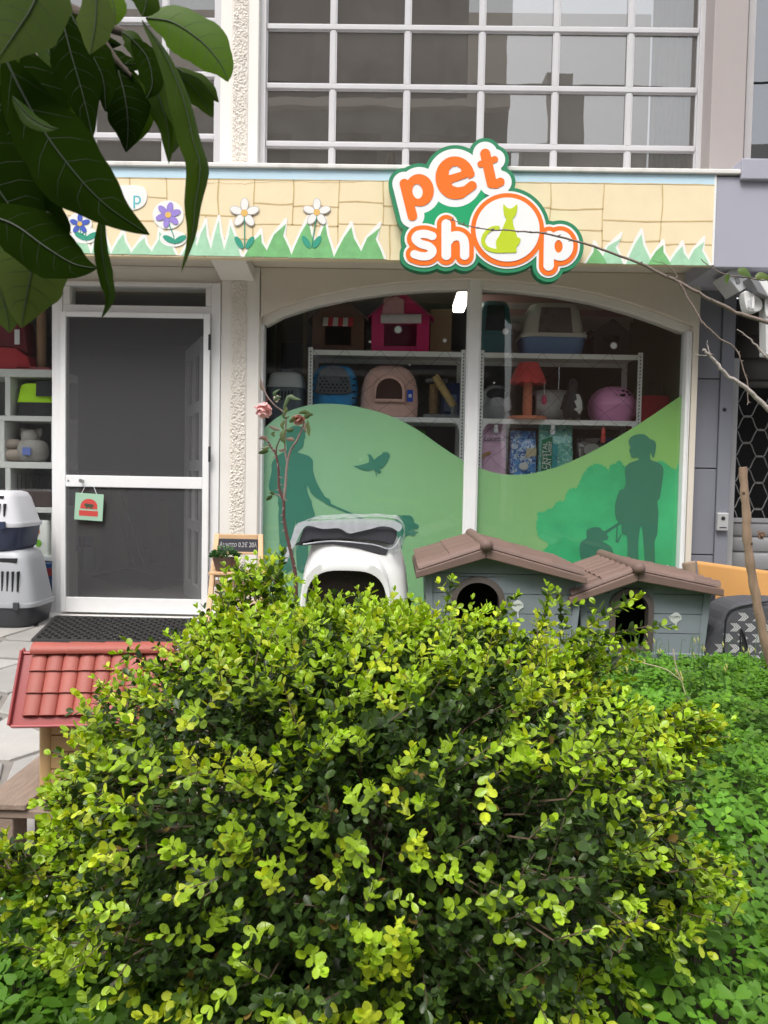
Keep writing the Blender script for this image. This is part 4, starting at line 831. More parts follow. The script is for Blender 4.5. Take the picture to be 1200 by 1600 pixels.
# scratching post with rope arm, boxes behind
sis = mat('sisal', (.42, .28, .13), .9, .25, 40, bump=1, bscale=160)
bs = on(678, 1, Yi + .1); t = thing('scratching_post', 'sisal scratching post with slanted rope on grey base, middle shelf', 'scratching post', tuple(bs))
BX('base', mat('grey_carpet', (.16, .16, .17), .95, .15, 40), t, bs.x - .08, bs.x + .2, bs.y - .12, bs.y + .12, bs.z, bs.z + .03)
pm = MB()
for i in range(22): pm.lathe([(.03, 0), (.037, .0055), (.03, .011)], (bs.x, bs.y, bs.z + .0305 + i * .011), 14)
pm.build('post', sis, t, smooth=60)
def rope(a, b, r_, n=40, turns=6, strands=3):
    m_ = MB(); a, b = Vector(a), Vector(b); ax_ = (b - a).normalized(); u = ax_.orthogonal().normalized(); v = ax_.cross(u)
    for s_ in range(strands): m_.tube([a + (b - a) * (i / n) + (u * math.cos(2 * math.pi * (turns * i / n + s_ / strands)) + v * math.sin(2 * math.pi * (turns * i / n + s_ / strands))) * r_ * .55 for i in range(n + 1)], r_ * .62, 6)
    return m_
rope((bs.x + .01, bs.y - .06, bs.z + .32), (bs.x + .15, bs.y - .09, bs.z + .10), .028).build('rope_arm', mat('jute_rope', (.48, .34, .14), .9, .2, 30), t, smooth=60)
MB().lathe([(.025, 0), (.025, .07), (.02, .075)], (bs.x + .155, bs.y - .09, bs.z + .031), 12).build('cup', MATS['grey_carpet'], t)
MB().lathe([(.0, 0), (.09, .0), (.09, .025), (0, .025)], (bs.x + .02, bs.y + .02, bs.z + .285), 20).build('top_plate', MATS['grey_carpet'], t)
def box_item(name, m, x0, x1, y0, y1, z0, z1, label, cat, stripe=None):
    t = thing(name, label, cat, ((x0 + x1) / 2, y0, z0)); BX('body', m, t, x0, x1, y0, y1, z0, z1)
    if stripe: BX('printed_panel', stripe, t, x0 + (x1 - x0) * .15, x0 + (x1 - x0) * .85, y0 - .0015, y0 - .0003, z0 + (z1 - z0) * .25, z0 + (z1 - z0) * .7, bevel=0)
    return t
k1 = zsh[1] + .0125; k0 = zsh[0] + .0125
navy = mat('box_navy', (.01, .025, .12), .5, .15)
box_item('product_box', navy, P(690, 600, 6.18).x, P(718, 600, 6.18).x, 6.16, 6.26, k1, k1 + .30, 'dark blue product box behind the rope arm', 'box', mat('box_print', (.15, .2, .35), .5))
box_item('cardboard_box', mat('cardboard', (.24, .16, .09), .85, .1), P(672, 500, 6.1).x, P(705, 500, 6.1).x, 6.05, 6.25, k0, k0 + .36, 'brown cardboard box between pink house and window mullion', 'box')
box_item('cardboard_box', mat('box_dark', (.05, .05, .05), .8, .1), P(440, 500, 6.4).x, P(470, 500, 6.4).x, 6.4, 6.6, zsill, P(440, 535, 6.4).z, 'tall dark box behind the grey carrier at the left', 'box')
box_item('cardboard_box', mat('cardboard_olive', (.17, .13, .07), .85, .1), P(432, 500, 6.7).x, P(474, 500, 6.7).x, 6.7, 7.0, zsill, P(440, 480, 6.7).z, 'tallest brown box at the back of the left bay', 'box')
# teal hood, white and blue litter box, dark house (right bay, top)
teal = mat('teal_plastic', (.03, .11, .13), .4, .1)
def hooded(base, w, h, d, lo, hi, lab, door, split=.4, ow=.5, ohh=.5):
    t = thing('hooded_litter_box', lab, 'litter box', tuple(base)); x, y, z = base; y += d / 2
    MB().loft([se_ring(x, y, z, w * .42, d * .42, 5), se_ring(x, y, z + h * split, w * .48, d * .48, 5)]).build('tray', lo, t, smooth=40)
    MB().loft([se_ring(x, y, z + h * split + .001, w * .5, d * .5, 5), se_ring(x, y, z + h * split + .03, w * .5, d * .5, 5)]).build('rim', hi, t, smooth=40)
    MB().loft([se_ring(x, y, z + h * split + .031, w * .46, d * .46, 5), se_ring(x, y, z + h * .85, w * .38, d * .42, 5), se_ring(x, y, z + h * .97, w * .33, d * .36, 4), se_ring(x, y, z + h, w * .26, d * .28, 4)]).build('hood', hi, t, smooth=50)
    q = [(x - w * ow * .5, z + h * split + .035), (x + w * ow * .5, z + h * split + .035), (x + w * ow * .42, z + h * .88), (x - w * ow * .42, z + h * .88)]
    MB().prism(q, y - d * .475, y - d * .40).build('flap', door, t, bevel=.004)
    return t
hooded(on(772, 0, Yi), W(742, 806, Yi), H(464, 552, Yi), .4, teal, teal, 'dark teal hooded litter box behind the window mullion', dark, .35)
hooded(on(866, 0, Yi), W(812, 920, Yi), H(466, 552, Yi), .4, mat('tray_blue', (.11, .24, .48), .4, .05), mat('hood_cream', (.58, .58, .53), .4, .06), 'large litter box with blue tray and off-white hood, top shelf', mat('flap_smoke', (.09, .08, .08), .3), .34, .5)
house(on(953, 0, Yi + .05), W(926, 982, Yi), H(495, 552, Yi), .25, mat('charcoal_felt', (.03, .028, .03), .9), MATS['charcoal_felt'], 'black felt cat house at right end of the top shelf', .13, .12)
# reflected pink and white striped awning, built solid behind the top shelf
t = thing('awning_reflection', 'faded reflection of a pink and white scalloped awning, built inside the window', 'awning', (P(900, 480, 6.5).x, 6.5, 2.0))
pk = mat('reflected_pink', (.34, .20, .20), .8, .1); pw = mat('reflected_pale', (.42, .37, .36), .8, .1)
for i, (py0, py1) in enumerate(((462, 474), (474, 484), (484, 494), (494, 503))):
    z1_, z0_ = P(880, py0, 6.45 - .03 * i).z, P(880, py1, 6.45 - .03 * i).z; BX('awning_stripe', pk if i % 2 == 0 else pw, t, P(745, 480, 6.45).x, P(985, 480, 6.45).x, 6.45 - .03 * i, 6.455 - .03 * i, z0_, z1_, bevel=0)
vm = MB()
for i in range(16):
    xa = P(745, 480, 6.33).x + (P(985, 480, 6.33).x - P(745, 480, 6.33).x) * i / 16; wv = (P(985, 480, 6.33).x - P(745, 480, 6.33).x) / 16
    z1_ = P(880, 503, 6.33).z; vm.prism([(xa, z1_), (xa + wv, z1_)] + [(xa + wv * (.5 + .5 * math.cos(a)), z1_ - .05 - .025 * math.sin(a)) for a in np.linspace(0, math.pi, 7)], 6.33, 6.334)
vm.build('valance', pw, t)
# middle shelf, right bay
grey_pl = mat('grey_plastic', (.34, .35, .37), .45, .08)
bo = on(774, 1, Yi + .15); t = thing('oval_litter_box', 'grey oval litter pod with open top beside the mullion', 'litter box', tuple(bo)); w_, h_ = W(748, 800, Yi), H(598, 653, Yi)
MB().loft([se_ring(bo.x, bo.y, bo.z + h_ * v, w_ / 2 * r_, .18 * r_, 2.6) for v, r_ in ((0, .7), (.06, .82), (.35, 1), (.38, 1.02), (.42, 1))]).build('tray', grey_pl, t, smooth=50)
MB().loft([se_ring(bo.x, bo.y, bo.z + h_ * v, w_ / 2 * r_, .18 * r_, 2.6) for v, r_ in ((.421, .99), (.6, .94), (.85, .74), (1, .45))]).build('cover', grey_pl, t, smooth=50)
MB().prism([(bo.x + a, bo.z + h_ * .72 + b) for a, b in ellipse(0, 0, w_ * .33, h_ * .17, 20)], bo.y - .165, bo.y - .10).build('opening', dark, t)
bmu = on(825, 1, Yi + .0); salm = mat('salmon_plush', (.60, .21, .12), .95, .15, 40, bump=.5, bscale=160); mred = mat('mushroom_red', (.62, .06, .06), .9, .15, 30)
t = thing('mushroom_scratcher', 'salmon mushroom scratching post with red scalloped cap', 'scratching post', tuple(bmu)); h_ = H(563, 653, Yi)
MB().lathe([(0, 0), (.15, 0), (.15, .02), (.14, .026), (0, .026)], tuple(bmu), 28).build('base', salm, t, smooth=40)
MB().lathe([(.035, .0265), (.038, .1), (.033, h_ * .7)], tuple(bmu), 18).build('stem', salm, t, smooth=50)
rr = []
for r_, zz_, am in ((.135, .64, .014), (.138, .68, .008), (.115, .80, .003), (.085, .93, 0), (.075, .985, 0), (.02, 1, 0)): rr.append([(bmu.x + r_ * math.cos(a), bmu.y + r_ * math.sin(a), bmu.z + h_ * zz_ - am * abs(math.sin(a * 6))) for a in np.linspace(0, 2 * math.pi, 49)[:-1]])
MB().loft(rr).build('cap', mred, t, smooth=60)
MB().tube([(bmu.x + .11, bmu.y - .08, bmu.z + h_ * .64), (bmu.x + .112, bmu.y - .08, bmu.z + h_ * .42)], .0025, 5).build('string', awn_w, t)
MB().lathe([(0, 0), (.018, .01), (.022, .04), (.012, .07), (0, .075)], (bmu.x + .112, bmu.y - .08, bmu.z + h_ * .42 - .075), 12).build('dangling_toy', mat('toy_pink', (.5, .07, .14), .8), t, smooth=50)
furg = mat('grey_fur', (.42, .42, .42), .95, .5, 12, bump=1, bscale=60); bt = on(868, 1, Yi + .14)
t = thing('fur_tunnel', 'round grey fur cat tunnel lying behind the mushroom post', 'cat tunnel', tuple(bt))
rr = [[(bt.x - .17 + .30 * u, bt.y + q * math.cos(a), bt.z + .125 + q * math.sin(a)) for a in np.linspace(0, 2 * math.pi, 25)[:-1]] for u, q in ((0, .09), (.02, .115), (.3, .125), (.7, .125), (.97, .12), (1, .1))]
MB().loft(rr).build('tube', furg, t, smooth=60); MB().loft([[(bt.x - .1715, bt.y + q * math.cos(a), bt.z + .125 + q * math.sin(a)) for a in np.linspace(0, 2 * math.pi, 25)[:-1]] for q in (.085, .084)]).build('tunnel_mouth', dark, t)
bp = on(895, 1, Yi - .02); t = thing('penguin_toy', 'black and white plush penguin standing in front of the fur tunnel', 'toy', tuple(bp)); h_ = H(587, 652, Yi)
MB().loft([se_ring(bp.x, bp.y, bp.z + h_ * v, h_ * r_, h_ * r_ * .85, 2.2, 24) for v, r_ in ((0, .14), (.05, .19), (.3, .235), (.5, .21), (.68, .13), (.74, .10), (.82, .125), (.9, .12), (.97, .07), (1, .02))]).build('body', mat('penguin_black', (.018, .018, .02), .6, .2), t, smooth=70)
MB().loft([[(bp.x + .02 + h_ * r_ * .62 * math.cos(a), bp.y - h_ * r_ * .62 - .012 * math.sin(a) - h_ * .012, bp.z + h_ * v) for a in np.linspace(0, math.pi, 9)] for v, r_ in ((.08, .12), (.25, .235), (.45, .22), (.62, .13))], cap=False).build('belly', mat('penguin_white', (.6, .6, .58), .8), t, smooth=70)
MB().lathe([(.018, 0), (0, .05)], n=8).xf(lambda p: Vector((bp.x - p.z * .6, bp.y - h_ * .11 - p.z * .6, bp.z + h_ * .86 + p.y))).build('beak', mat('beak', (.10, .08, .05), .5), t)
for s_ in (-1, 1): MB().loft([se_ring(bp.x + s_ * (h_ * (.16 + .10 * u)), bp.y - .01, bp.z + h_ * (.62 - .36 * u), .012, .028 * (1.1 - u * .6), 2, 10) for u in (0, .5, 1)]).build('flipper', MATS['penguin_black'], t, smooth=60); BX('foot', MATS['beak'], t, bp.x + s_ * .03 - .018, bp.x + s_ * .03 + .018, bp.y - .075, bp.y - .02, bp.z, bp.z + .012)
pinkp = mat('pink_plastic', (.80, .33, .60), .35, .05); be = on(957, 1, Yi + .16); t = thing('pink_litter_pod', 'glossy pink egg shaped litter pod with black paw print', 'litter box', tuple(be)); w_, h_ = W(920, 993, Yi), H(598, 653, Yi) * 1.05
MB().loft([se_ring(be.x, be.y, be.z + h_ * v, w_ / 2 * r_, .2 * r_, 2.5) for v, r_ in ((0, .72), (.04, .8), (.25, .96), (.42, 1), (.45, 1.02), (.47, 1.02))]).build('tray', pinkp, t, smooth=50)
MB().loft([se_ring(be.x, be.y, be.z + h_ * v, w_ / 2 * r_, .2 * r_, 2.5) for v, r_ in ((.471, .995), (.6, .97), (.78, .84), (.92, .6), (.98, .38), (1, .15))]).build('lid', pinkp, t, smooth=60)
for a, b, r_ in ((0, 0, .020), (-.045, .012, .011), (-.025, .035, .012), (.012, .042, .012), (.042, .03, .011), (.055, .004, .010)):
    cx, cz = be.x + .03 + a, be.z + h_ * .72 + b * .8; MB().loft([[(cx + r_ * 1.2 * math.cos(q), be.y - .166 + (cz - be.z - h_ * .72) * .9 + r_ * .8 * math.sin(q) * .9 - d_, cz + r_ * .8 * math.sin(q)) for q in np.linspace(0, 6.283, 15)[:-1]] for d_ in (-.03, .012)]).build('paw_print', dark, t)
# bags on the lower shelf (standing on the third board, behind the film edge)
def bag(px0, px1, py0, Y, m, label, prints=(), lean=0, dpt=.13, top=.75):
    x0, x1 = P(px0, 690, Y).x, P(px1, 690, Y).x; zb_ = zsh[2] + .0125; zt2 = P(800, py0, Y).z; t = thing('litter_bag', label, 'bag', ((x0 + x1) / 2, Y, zb_), 'bags on the lower window shelf'); cx = (x0 + x1) / 2; w_ = (x1 - x0) / 2; h_ = zt2 - zb_
    rs_ = random.Random(px0)
    def rg(v, r_, dd, k):
        out = []
        for (x, y, z) in se_ring(cx + lean * v, Y + dpt / 2, zb_ + h_ * v, w_ * r_, dpt / 2 * dd, 4, 40):
            nn = mnoise.noise(Vector((x * 14, z * 14, px0))); out.append((x + nn * .008, y + nn * .016, z + .008 * nn * k))
        return out
    MB().loft([rg(*q) for q in ((0, .93, .8, 0), (.03, .98, .95, .3), (.2, 1, 1.05, 1), (.4, .985, 1.1, 1), (.55, .99, 1.06, 1), (.7, .97, .95, 1), (.82, .95, .65, 1), (.9, .96, .35, 1), (.95, .98, .12, .6), (1, 1, .06, .6))]).build('sack', m, t, smooth=60)
    for nm, mm, pts in prints:
        MB().prism([(cx + a * w_ + lean * b, zb_ + b * h_) for a, b in pts], Y - .014, Y - .006).build(nm, mm, t)
    return t, cx, zb_, w_, h_
Yb = 5.93
foil = lambda n_, c, v=.3, s_=18: mat(n_, c, .28, v, s_, bump=.6, bscale=25, coat=.4)
t, cx, zb_, w_, h_ = bag(750, 793, 660, Yb, foil('bag_pink', (.75, .47, .65), .15), 'glossy pink litter bag with script lettering beside the mullion', [('printed_arc', mat('print_gold', (.42, .22, .08), .5, .3, 30), [(-.2 + .85 * math.cos(a) * 1.0, .40 + .18 * math.sin(a)) for a in np.linspace(1.6, 3.1, 9)] + [(-.2 + .70 * math.cos(a), .40 + .13 * math.sin(a)) for a in np.linspace(3.1, 1.6, 9)])])
text_obj('lettering', 'Lucette', mat('print_black', (.03, .03, .03), .5), t, (cx, Yb - .015, zb_ + h_ * .76), .055, depth=.0004, shear=.3)
t, cx, zb_, w_, h_ = bag(798, 840, 672, Yb, print_mat('bag_blue', ((.05, .16, .50), (.10, .30, .66), (.30, .50, .75), (.03, .10, .32), (.55, .66, .78)), 42), 'blue patterned litter bag between pink and green bags', [('printed_cat_face', mat('print_pale', (.6, .62, .6), .5), ellipse(0, .42, .35, .06)), ('printed_patch', mat('print_cream', (.55, .48, .3), .5, .3, 30), [(.1, .55), (.9, .6), (.9, .72), (.2, .70)])])
t, cx, zb_, w_, h_ = bag(842, 898, 658, Yb, print_mat('bag_green', ((.20, .58, .46), (.28, .66, .56), (.10, .40, .30), (.45, .74, .66), (.16, .5, .5)), 50), 'mint green litter bag with white vertical lettering', [('printed_band', mat('print_green', (.01, .20, .09), .4, .2), [(-.85, .1), (-.25, .1), (-.25, .80), (-.85, .74)]), ('printed_band', mat('print_teal', (.04, .33, .36), .4, .2), [(-.24, .1), (.05, .1), (.05, .68), (-.24, .70)])])
text_obj('lettering', 'CRYSTAL', wh_m, t, (cx - w_ * .66, Yb - .0155, zb_ + h_ * .52), .05, rot=(90, -90, 0), depth=.0004); text_obj('lettering', 'CAT Litter', wh_m, t, (cx - w_ * .42, Yb - .0155, zb_ + h_ * .52), .05, rot=(90, -90, 0), depth=.0004)
bag(904, 946, 682, Yb + .02, print_mat('bag_black', ((.03, .03, .03), (.05, .05, .05), (.14, .13, .12), (.02, .02, .02)), 26), 'black foil food bag with grey animal print', [('printed_animal', mat('print_grey', (.3, .3, .28), .5, .4, 40), ellipse(.0, .78, .6, .12)), ('printed_band', mat('print_aqua', (.05, .42, .36), .4), [(0, .58), (.8, .60), (.8, .65), (0, .63)])])
box_item('product_box', mat('box_blue', (.01, .09, .33), .4), P(948, 690, 6.05).x, P(985, 690, 6.05).x, 6.05, 6.2, zsh[2] + .0125, P(960, 684, 6.05).z, 'bright blue box at the right end of the lower shelf', 'box')
for px, py, L_, nm, lab in ((943, 668, 24, 'red', 'small red ornament hanging from the shelf over the black bag'), (864, 663, 16, 'w', 'tiny white ornament hanging over the green bag'), (775, 663, 14, 'w', 'tiny white ornament hanging over the pink bag')):
    q = P(px, py, 5.845); t = thing('hanging_ornament', lab, 'ornament', tuple(q), 'ornaments hanging from the shelf'); s_ = L_ * 5.85 / 1200
    MB().tube([(q.x, 5.845, zsh[1] - .02), (q.x, 5.845, q.z)], .002, 5).build('thread', mat('red_thread', (.5, .02, .03), .7), t)
    MB().lathe([(0, 0), (.018, .005), (.02, s_ * .45), (.010, s_ * .5), (.016, s_ * .6), (.015, s_ * .9), (0, s_)], (q.x, 5.845, q.z - s_), 12).build('charm', mat('charm_red', (.5, .06, .05), .5, .6, 60) if nm == 'red' else white_v, t, smooth=50)
lowz = zsh[2] + .0125
box_item('toy_box', mat('box_lime', (.25, .60, .02), .5), P(632, 690, 6.1).x, P(664, 690, 6.1).x, 6.1, 6.2, lowz, P(650, 672, 6.1).z, 'lime green toy box on the lower left shelf', 'box', mat('box_magenta', (.55, .02, .12), .5))
bw = Vector((P(701, 700, 6.02).x, 6.05, lowz)); t = thing('white_bowl', 'upturned white plastic bowl on the lower left shelf', 'bowl', tuple(bw)); MB().lathe([(0, .17), (.05, .17), (.075, .15), (.10, .03), (.105, 0), (.11, 0), (.11, .008)], tuple(bw), 28).build('shell', mat('bowl_white', (.6, .6, .6), .3), t, smooth=50); MB().lathe([(.03, .171), (.03, .178), (.026, .178)], tuple(bw), 20).build('foot_ring', MATS['bowl_white'], t)
# red bag right of the shelf and stand
q = Vector((P(1022, 660, 6.05).x, 6.0, zsill)); t = thing('red_carrier_bag', 'red soft carrier standing at the right window frame', 'bag', tuple(q)); rm_ = mat('red_fabric', (.45, .02, .03), .85, .15, 20)
zt2 = P(1022, 618, 6.05).z; MB().loft([se_ring(q.x, q.y + .12, zsill + .01, .17, .14, 4), se_ring(q.x, q.y + .12, zt2 - .25, .17, .14, 4), se_ring(q.x + .01, q.y + .12, zt2 - .06, .13, .11, 4), se_ring(q.x + .02, q.y + .12, zt2, .10, .08, 4)]).build('body', rm_, t, smooth=50)
MB().tube([(q.x - .06, q.y + .1, zt2), (q.x - .03, q.y + .1, zt2 + .10), (q.x + .05, q.y + .1, zt2 + .10), (q.x + .08, q.y + .1, zt2)], .01, 6).build('strap', black_pl, t)
# fluorescent fitting, switched on
la, lb = P(729, 455, 6.0), P(716, 489, 6.77); t = thing('fluorescent_lamp', 'lit fluorescent tube lamp on the shop ceiling beside the mullion', 'lamp', tuple((la + lb) / 2))
em = bpy.data.materials.new('lamp_glow'); em.use_nodes = True; n_ = em.node_tree.nodes; b_ = n_['Principled BSDF']; b_.inputs['Base Color'].default_value = (.9, .88, .8, 1); b_.inputs['Emission Color'].default_value = (1, .93, .78, 1); b_.inputs['Emission Strength'].default_value = 3.0
dv = (lb - la); sdv = Vector((.05, 0, 0)); MB().hexa([la - sdv, la + sdv, lb + sdv, lb - sdv, la - sdv + Vector((0, 0, .05)), la + sdv + Vector((0, 0, .05)), lb + sdv + Vector((0, 0, .05)), lb - sdv + Vector((0, 0, .05))]).build('diffuser', em, t, bevel=.015)
MB().hexa([la - sdv * 1.1 + Vector((0, 0, .0505)), la + sdv * 1.1 + Vector((0, 0, .0505)), lb + sdv * 1.1 + Vector((0, 0, .0505)), lb - sdv * 1.1 + Vector((0, 0, .0505)), la - sdv * 1.1 + Vector((0, 0, .08)), la + sdv * 1.1 + Vector((0, 0, .08)), lb + sdv * 1.1 + Vector((0, 0, .08)), lb - sdv * 1.1 + Vector((0, 0, .08))]).build('housing', alu, t)
MB().tube([la + dv * .5 + Vector((0, 0, .08)), (la.x + dv.x * .5, la.y + dv.y * .5, zc)], .006, 6).build('hanger', alu, t)
# net of thin black light string hung behind the glass
Yn = 5.80; t = thing('light_net', 'thin black light net hanging across the window in diamonds', 'light string', (P(740, 545, Yn).x, Yn, P(740, 545, Yn).z)); wn = mat('net_wire', (.02, .018, .018), .6); nm_ = MB(); rn = random.Random(4)
xs = np.linspace(P(490, 600, Yn).x, P(1000, 600, Yn).x, 21); zs = np.linspace(P(740, 548, Yn).z, P(740, 735, Yn).z, 9)
jj = [[(x + rn.uniform(-.014, .014), z + rn.uniform(-.014, .014) - (0 if j == 0 else .008)) for x in xs] for j, z in enumerate(zs)]
for j in range(8):
    for i in range(20):
        a, b = ((i, i + 1) if (i + j) % 2 == 0 else (i + 1, i)); p0, p1 = jj[j][a], jj[j + 1][b]; m0 = ((p0[0] + p1[0]) / 2 + rn.uniform(-.008, .008), (p0[1] + p1[1]) / 2 - .008)
        if gm0 - .03 < p0[0] < gm1 + .03: continue
        nm_.tube([(p0[0], Yn, p0[1]), (m0[0], Yn - .004, m0[1]), (p1[0], Yn, p1[1])], .0013, 4, cap=False)
nm_.build('wires', wn, t)
# ================================================================== SEEN THROUGH THE SCREEN DOOR
zf = zsill + .001
def floor_pt(px, py): 
    d = ROT @ Vector(((px - 600) / FPX, -(py - 800) / FPX, -1.0)); k = (zf - EYE.z) / d.z; return EYE + d * k
mp_ = [floor_pt(140, 902), floor_pt(238, 922), floor_pt(292, 912), floor_pt(200, 890)]
t = MB(); t.hexa([(p.x, p.y, zf) for p in mp_] + [(p.x, p.y, zf + .012) for p in mp_]); tag(t.build('entrance_mat', mat('mat_brown', (.13, .09, .07), .95, .2, 40), bevel=.003), 'brown mat lying on the shop floor behind the screen door', 'mat')
q = floor_pt(125, 888); Yk = q.y
t = thing('paper_sack', 'brown paper sack on the shop floor behind the hanging door sign', 'sack', (q.x, Yk, zf)); x0, x1, z0, z1 = RC(110, 820, 157, 888, Yk); kr = mat('kraft_paper', (.32, .20, .11), .85, .12)
MB().loft([se_ring((x0 + x1) / 2, Yk + .1, zf, (x1 - x0) * .5, .1, 6), se_ring((x0 + x1) / 2, Yk + .1, z1 - .08, (x1 - x0) * .49, .09, 6), se_ring((x0 + x1) / 2, Yk + .1, z1, (x1 - x0) * .49, .03, 6)]).build('body', kr, t, smooth=40); BX('folded_top', kr, t, x0 + .01, x1 - .01, Yk + .07, Yk + .13, z1 + .001, z1 + .025)
for a, b, lab in ((112, 128, 'clear plastic bottle pack with purple cap on the shop floor, left one'), (129, 147, 'clear plastic bottle pack with purple cap nearer the brown sack')):
    Yk2 = Yk - .22; x0, x1, z0, z1 = RC(a, 838, b, 900, Yk2); c = (x0 + x1) / 2; r_ = (x1 - x0) / 2
    t = thing('plastic_jar', lab, 'jar', (c, Yk2, zf), 'jars behind the door'); MB().lathe([(0, 0), (r_ * .9, 0), (r_, .02), (r_, (z1 - zf) * .6), (r_ * .8, (z1 - zf) * .7)], (c, Yk2, zf), 20).build('body', mat('jar_pale', (.40, .40, .44), .2), t, smooth=40); MB().lathe([(r_ * .85, (z1 - zf) * .7), (r_ * .88, (z1 - zf) * .98), (0, z1 - zf)], (c, Yk2, zf), 20).build('cap', mat('jar_purple', (.10, .09, .22), .4), t, smooth=40)
q = floor_pt(240, 878); Yk = q.y; x0, x1, z0, z1 = RC(224, 775, 275, 878, Yk); c = (x0 + x1) / 2
t = thing('red_bin', 'tall dark red pedal bin at the back behind the screen door', 'bin', (c, Yk, zf)); rbm = mat('bin_red', (.30, .035, .02), .4, .1)
MB().lathe([(0, 0), ((x1 - x0) * .28, 0), ((x1 - x0) * .36, (z1 - zf) * .8), ((x1 - x0) * .36, (z1 - zf) * .82)], (c, Yk, zf), 24).build('bucket', rbm, t, smooth=40); MB().lathe([((x1 - x0) * .38, (z1 - zf) * .821), ((x1 - x0) * .36, (z1 - zf) * .93), (0, z1 - zf)], (c, Yk, zf), 24).build('lid', rbm, t, smooth=50)
a, b = floor_pt(225, 888), Vector((P(180, 745, 7.4).x, 7.4, P(180, 745, 7.4).z)); a.z = zf + .02
t = thing('leaning_pole', 'pair of thin metal rods leaning inside the shop doorway', 'pole', (a.x, a.y, zf))
for d_ in (0, .1): MB().tube([a + Vector((-d_, 0, 0)), b + Vector((-d_, 0, 0))], .009, 8).build('rod', mat('steel', (.55, .55, .55), .3, metal=.9), t)
x0, x1, z0, z1 = RC(120, 640, 200, 742, 8.2); t = thing('counter', 'dim wooden counter with goods deep inside the shop', 'counter', ((x0 + x1) / 2, 8.2, zf)); BX('cabinet', mat('counter_wood', (.30, .17, .09), .6, .15), t, x0 - .3, x1, 8.2, 8.7, zf, 1.0); BX('counter_top', mat('counter_top', (.2, .12, .07), .5), t, x0 - .33, x1 + .03, 8.17, 8.72, 1.0, 1.04)
# hanging sign on the door
t = thing('door_sign', 'small mint green notice with red arch and animal hanging on the screen door', 'sign', tuple(P(139, 790, YW - .08))); Yd = yd - .045
x0, x1, z0, z1 = RC(117, 771, 161, 813, Yd); ang = rad(3)
cx, cz = (x0 + x1) / 2, (z0 + z1) / 2; hw_, hh_ = (x1 - x0) / 2, (z1 - z0) / 2
rot2 = lambda a, b: (cx + (a * math.cos(ang) - b * math.sin(-ang)), cz + (a * math.sin(-ang) * -1 * -1 + b * math.cos(ang)))
def dplate(nm, m, pts, k): return MB().prism([(cx + a * hw_ * math.cos(ang) + b * hh_ * math.sin(ang), cz - a * hw_ * math.sin(-ang) * -1 * 1 + b * hh_ * math.cos(ang)) for a, b in pts], Yd - .0012 * k, Yd - .0012 * k + .001).build(nm, m, t)
dplate('card', mat('mint_card', (.33, .52, .38), .7, .06), [(-1, -1), (1, -1), (1, 1), (-1, 1)], 0)
rc = mat('print_red', (.55, .06, .05), .6, .1); dplate('arch_print', rc, [(-.62, -.15), (.6, -.15)] + [(.6 * math.cos(a), .05 + .55 * math.sin(a)) for a in np.linspace(0, math.pi, 12)], 1); dplate('band_print', rc, [(-.68, -.68), (.66, -.68), (.66, -.28), (-.68, -.28)], 1)
dplate('animal_print', mat('print_dark', (.05, .07, .04), .6), [(-.35, .2), (-.2, .25), (.1, .22), (.32, .2), (.34, .05), (.22, -.02), (.2, -.14), (.12, -.14), (.1, -.03), (-.1, -.05), (-.12, -.14), (-.2, -.14), (-.2, 0), (-.3, .05)], 2)
for a, b in ((-.55, 1), (.55, 1)): MB().tube([(cx + a * hw_, Yd, cz + hh_ * .95), (cx + a * hw_ * .55, Yd + .006, zr0 + .004)], .0018, 5).build('string', wh_m, t)

# ================================================================== LEFT SHOP WINDOW: CUBE SHELF AND GOODS
YC = 5.72; DC = .36
cs = thing('cube_shelf', 'white cube shelf behind the left shop window', 'shelf', (P(20, 700, YC).x, YC, zsill)); csm = mat('melamine', (.60, .60, .58), .45, .04)
cxr = P(91, 700, YC).x; cxl = -4.1
lev = [(577, 589), (650, 658), (722, 732), (793, 801), (868, 876)]; zlev = []
for a, b in lev: z1_, z0_ = P(50, a, YC).z, P(50, b, YC).z; zlev.append((z0_, z1_)); BX('shelf_board', csm, cs, cxl, cxr, YC, YC + DC, z0_, z1_)
vx = [(10, [0, 2]), (84, [1, 3])]
for k in range(len(zlev) - 1):
    for off in range(3):
        px = (12 if k % 2 == 0 else 84) - 148 * off * .55
        x = P(px, 700, YC).x; BX('divider', csm, cs, x - .02, x + .02, YC + .001, YC + DC, zlev[k + 1][1] + .0005, zlev[k][0] - .0005)
BX('plinth', csm, cs, cxl, cxr, YC + .02, YC + DC, zsill, zlev[-1][0] - .0005)
BX('back_panel', mat('melamine_back', (.3, .3, .3), .6), cs, cxl, cxr, YC + DC + .001, YC + DC + .008, zsill, zlev[0][1])
def lz(k): return zlev[k][1] + .001
x0, x1, z0, z1 = RC(24, 597, 118, 650, YC + .02); t = thing('neon_bag', 'neon yellow and black soft carrier bag in the cube shelf', 'bag', ((x0 + x1) / 2, YC, lz(1)))
neon = mat('neon_fabric', (.42, .75, .01), .7, .08, 20); bkf = mat('black_fabric', (.03, .03, .032), .85, .15, 30); xm_ = P(88, 620, YC).x
def rbag(v, r_): return [(min(p[0], xm_ - .03), p[1], p[2]) for p in se_ring((x0 + xm_) / 2 - .02, YC + .16, lz(1) + (zlev[0][0] - lz(1)) * v, (xm_ - x0) / 2 * r_, .13 * (.75 + .25 * r_), 5)]
MB().loft([rbag(0, .98), rbag(.05, 1.0), rbag(.36, .97)]).build('base', bkf, t, smooth=40); MB().loft([rbag(.362, .97), rbag(.55, .9), rbag(.80, .78), rbag(.85, .6)]).build('upper', neon, t, smooth=40)
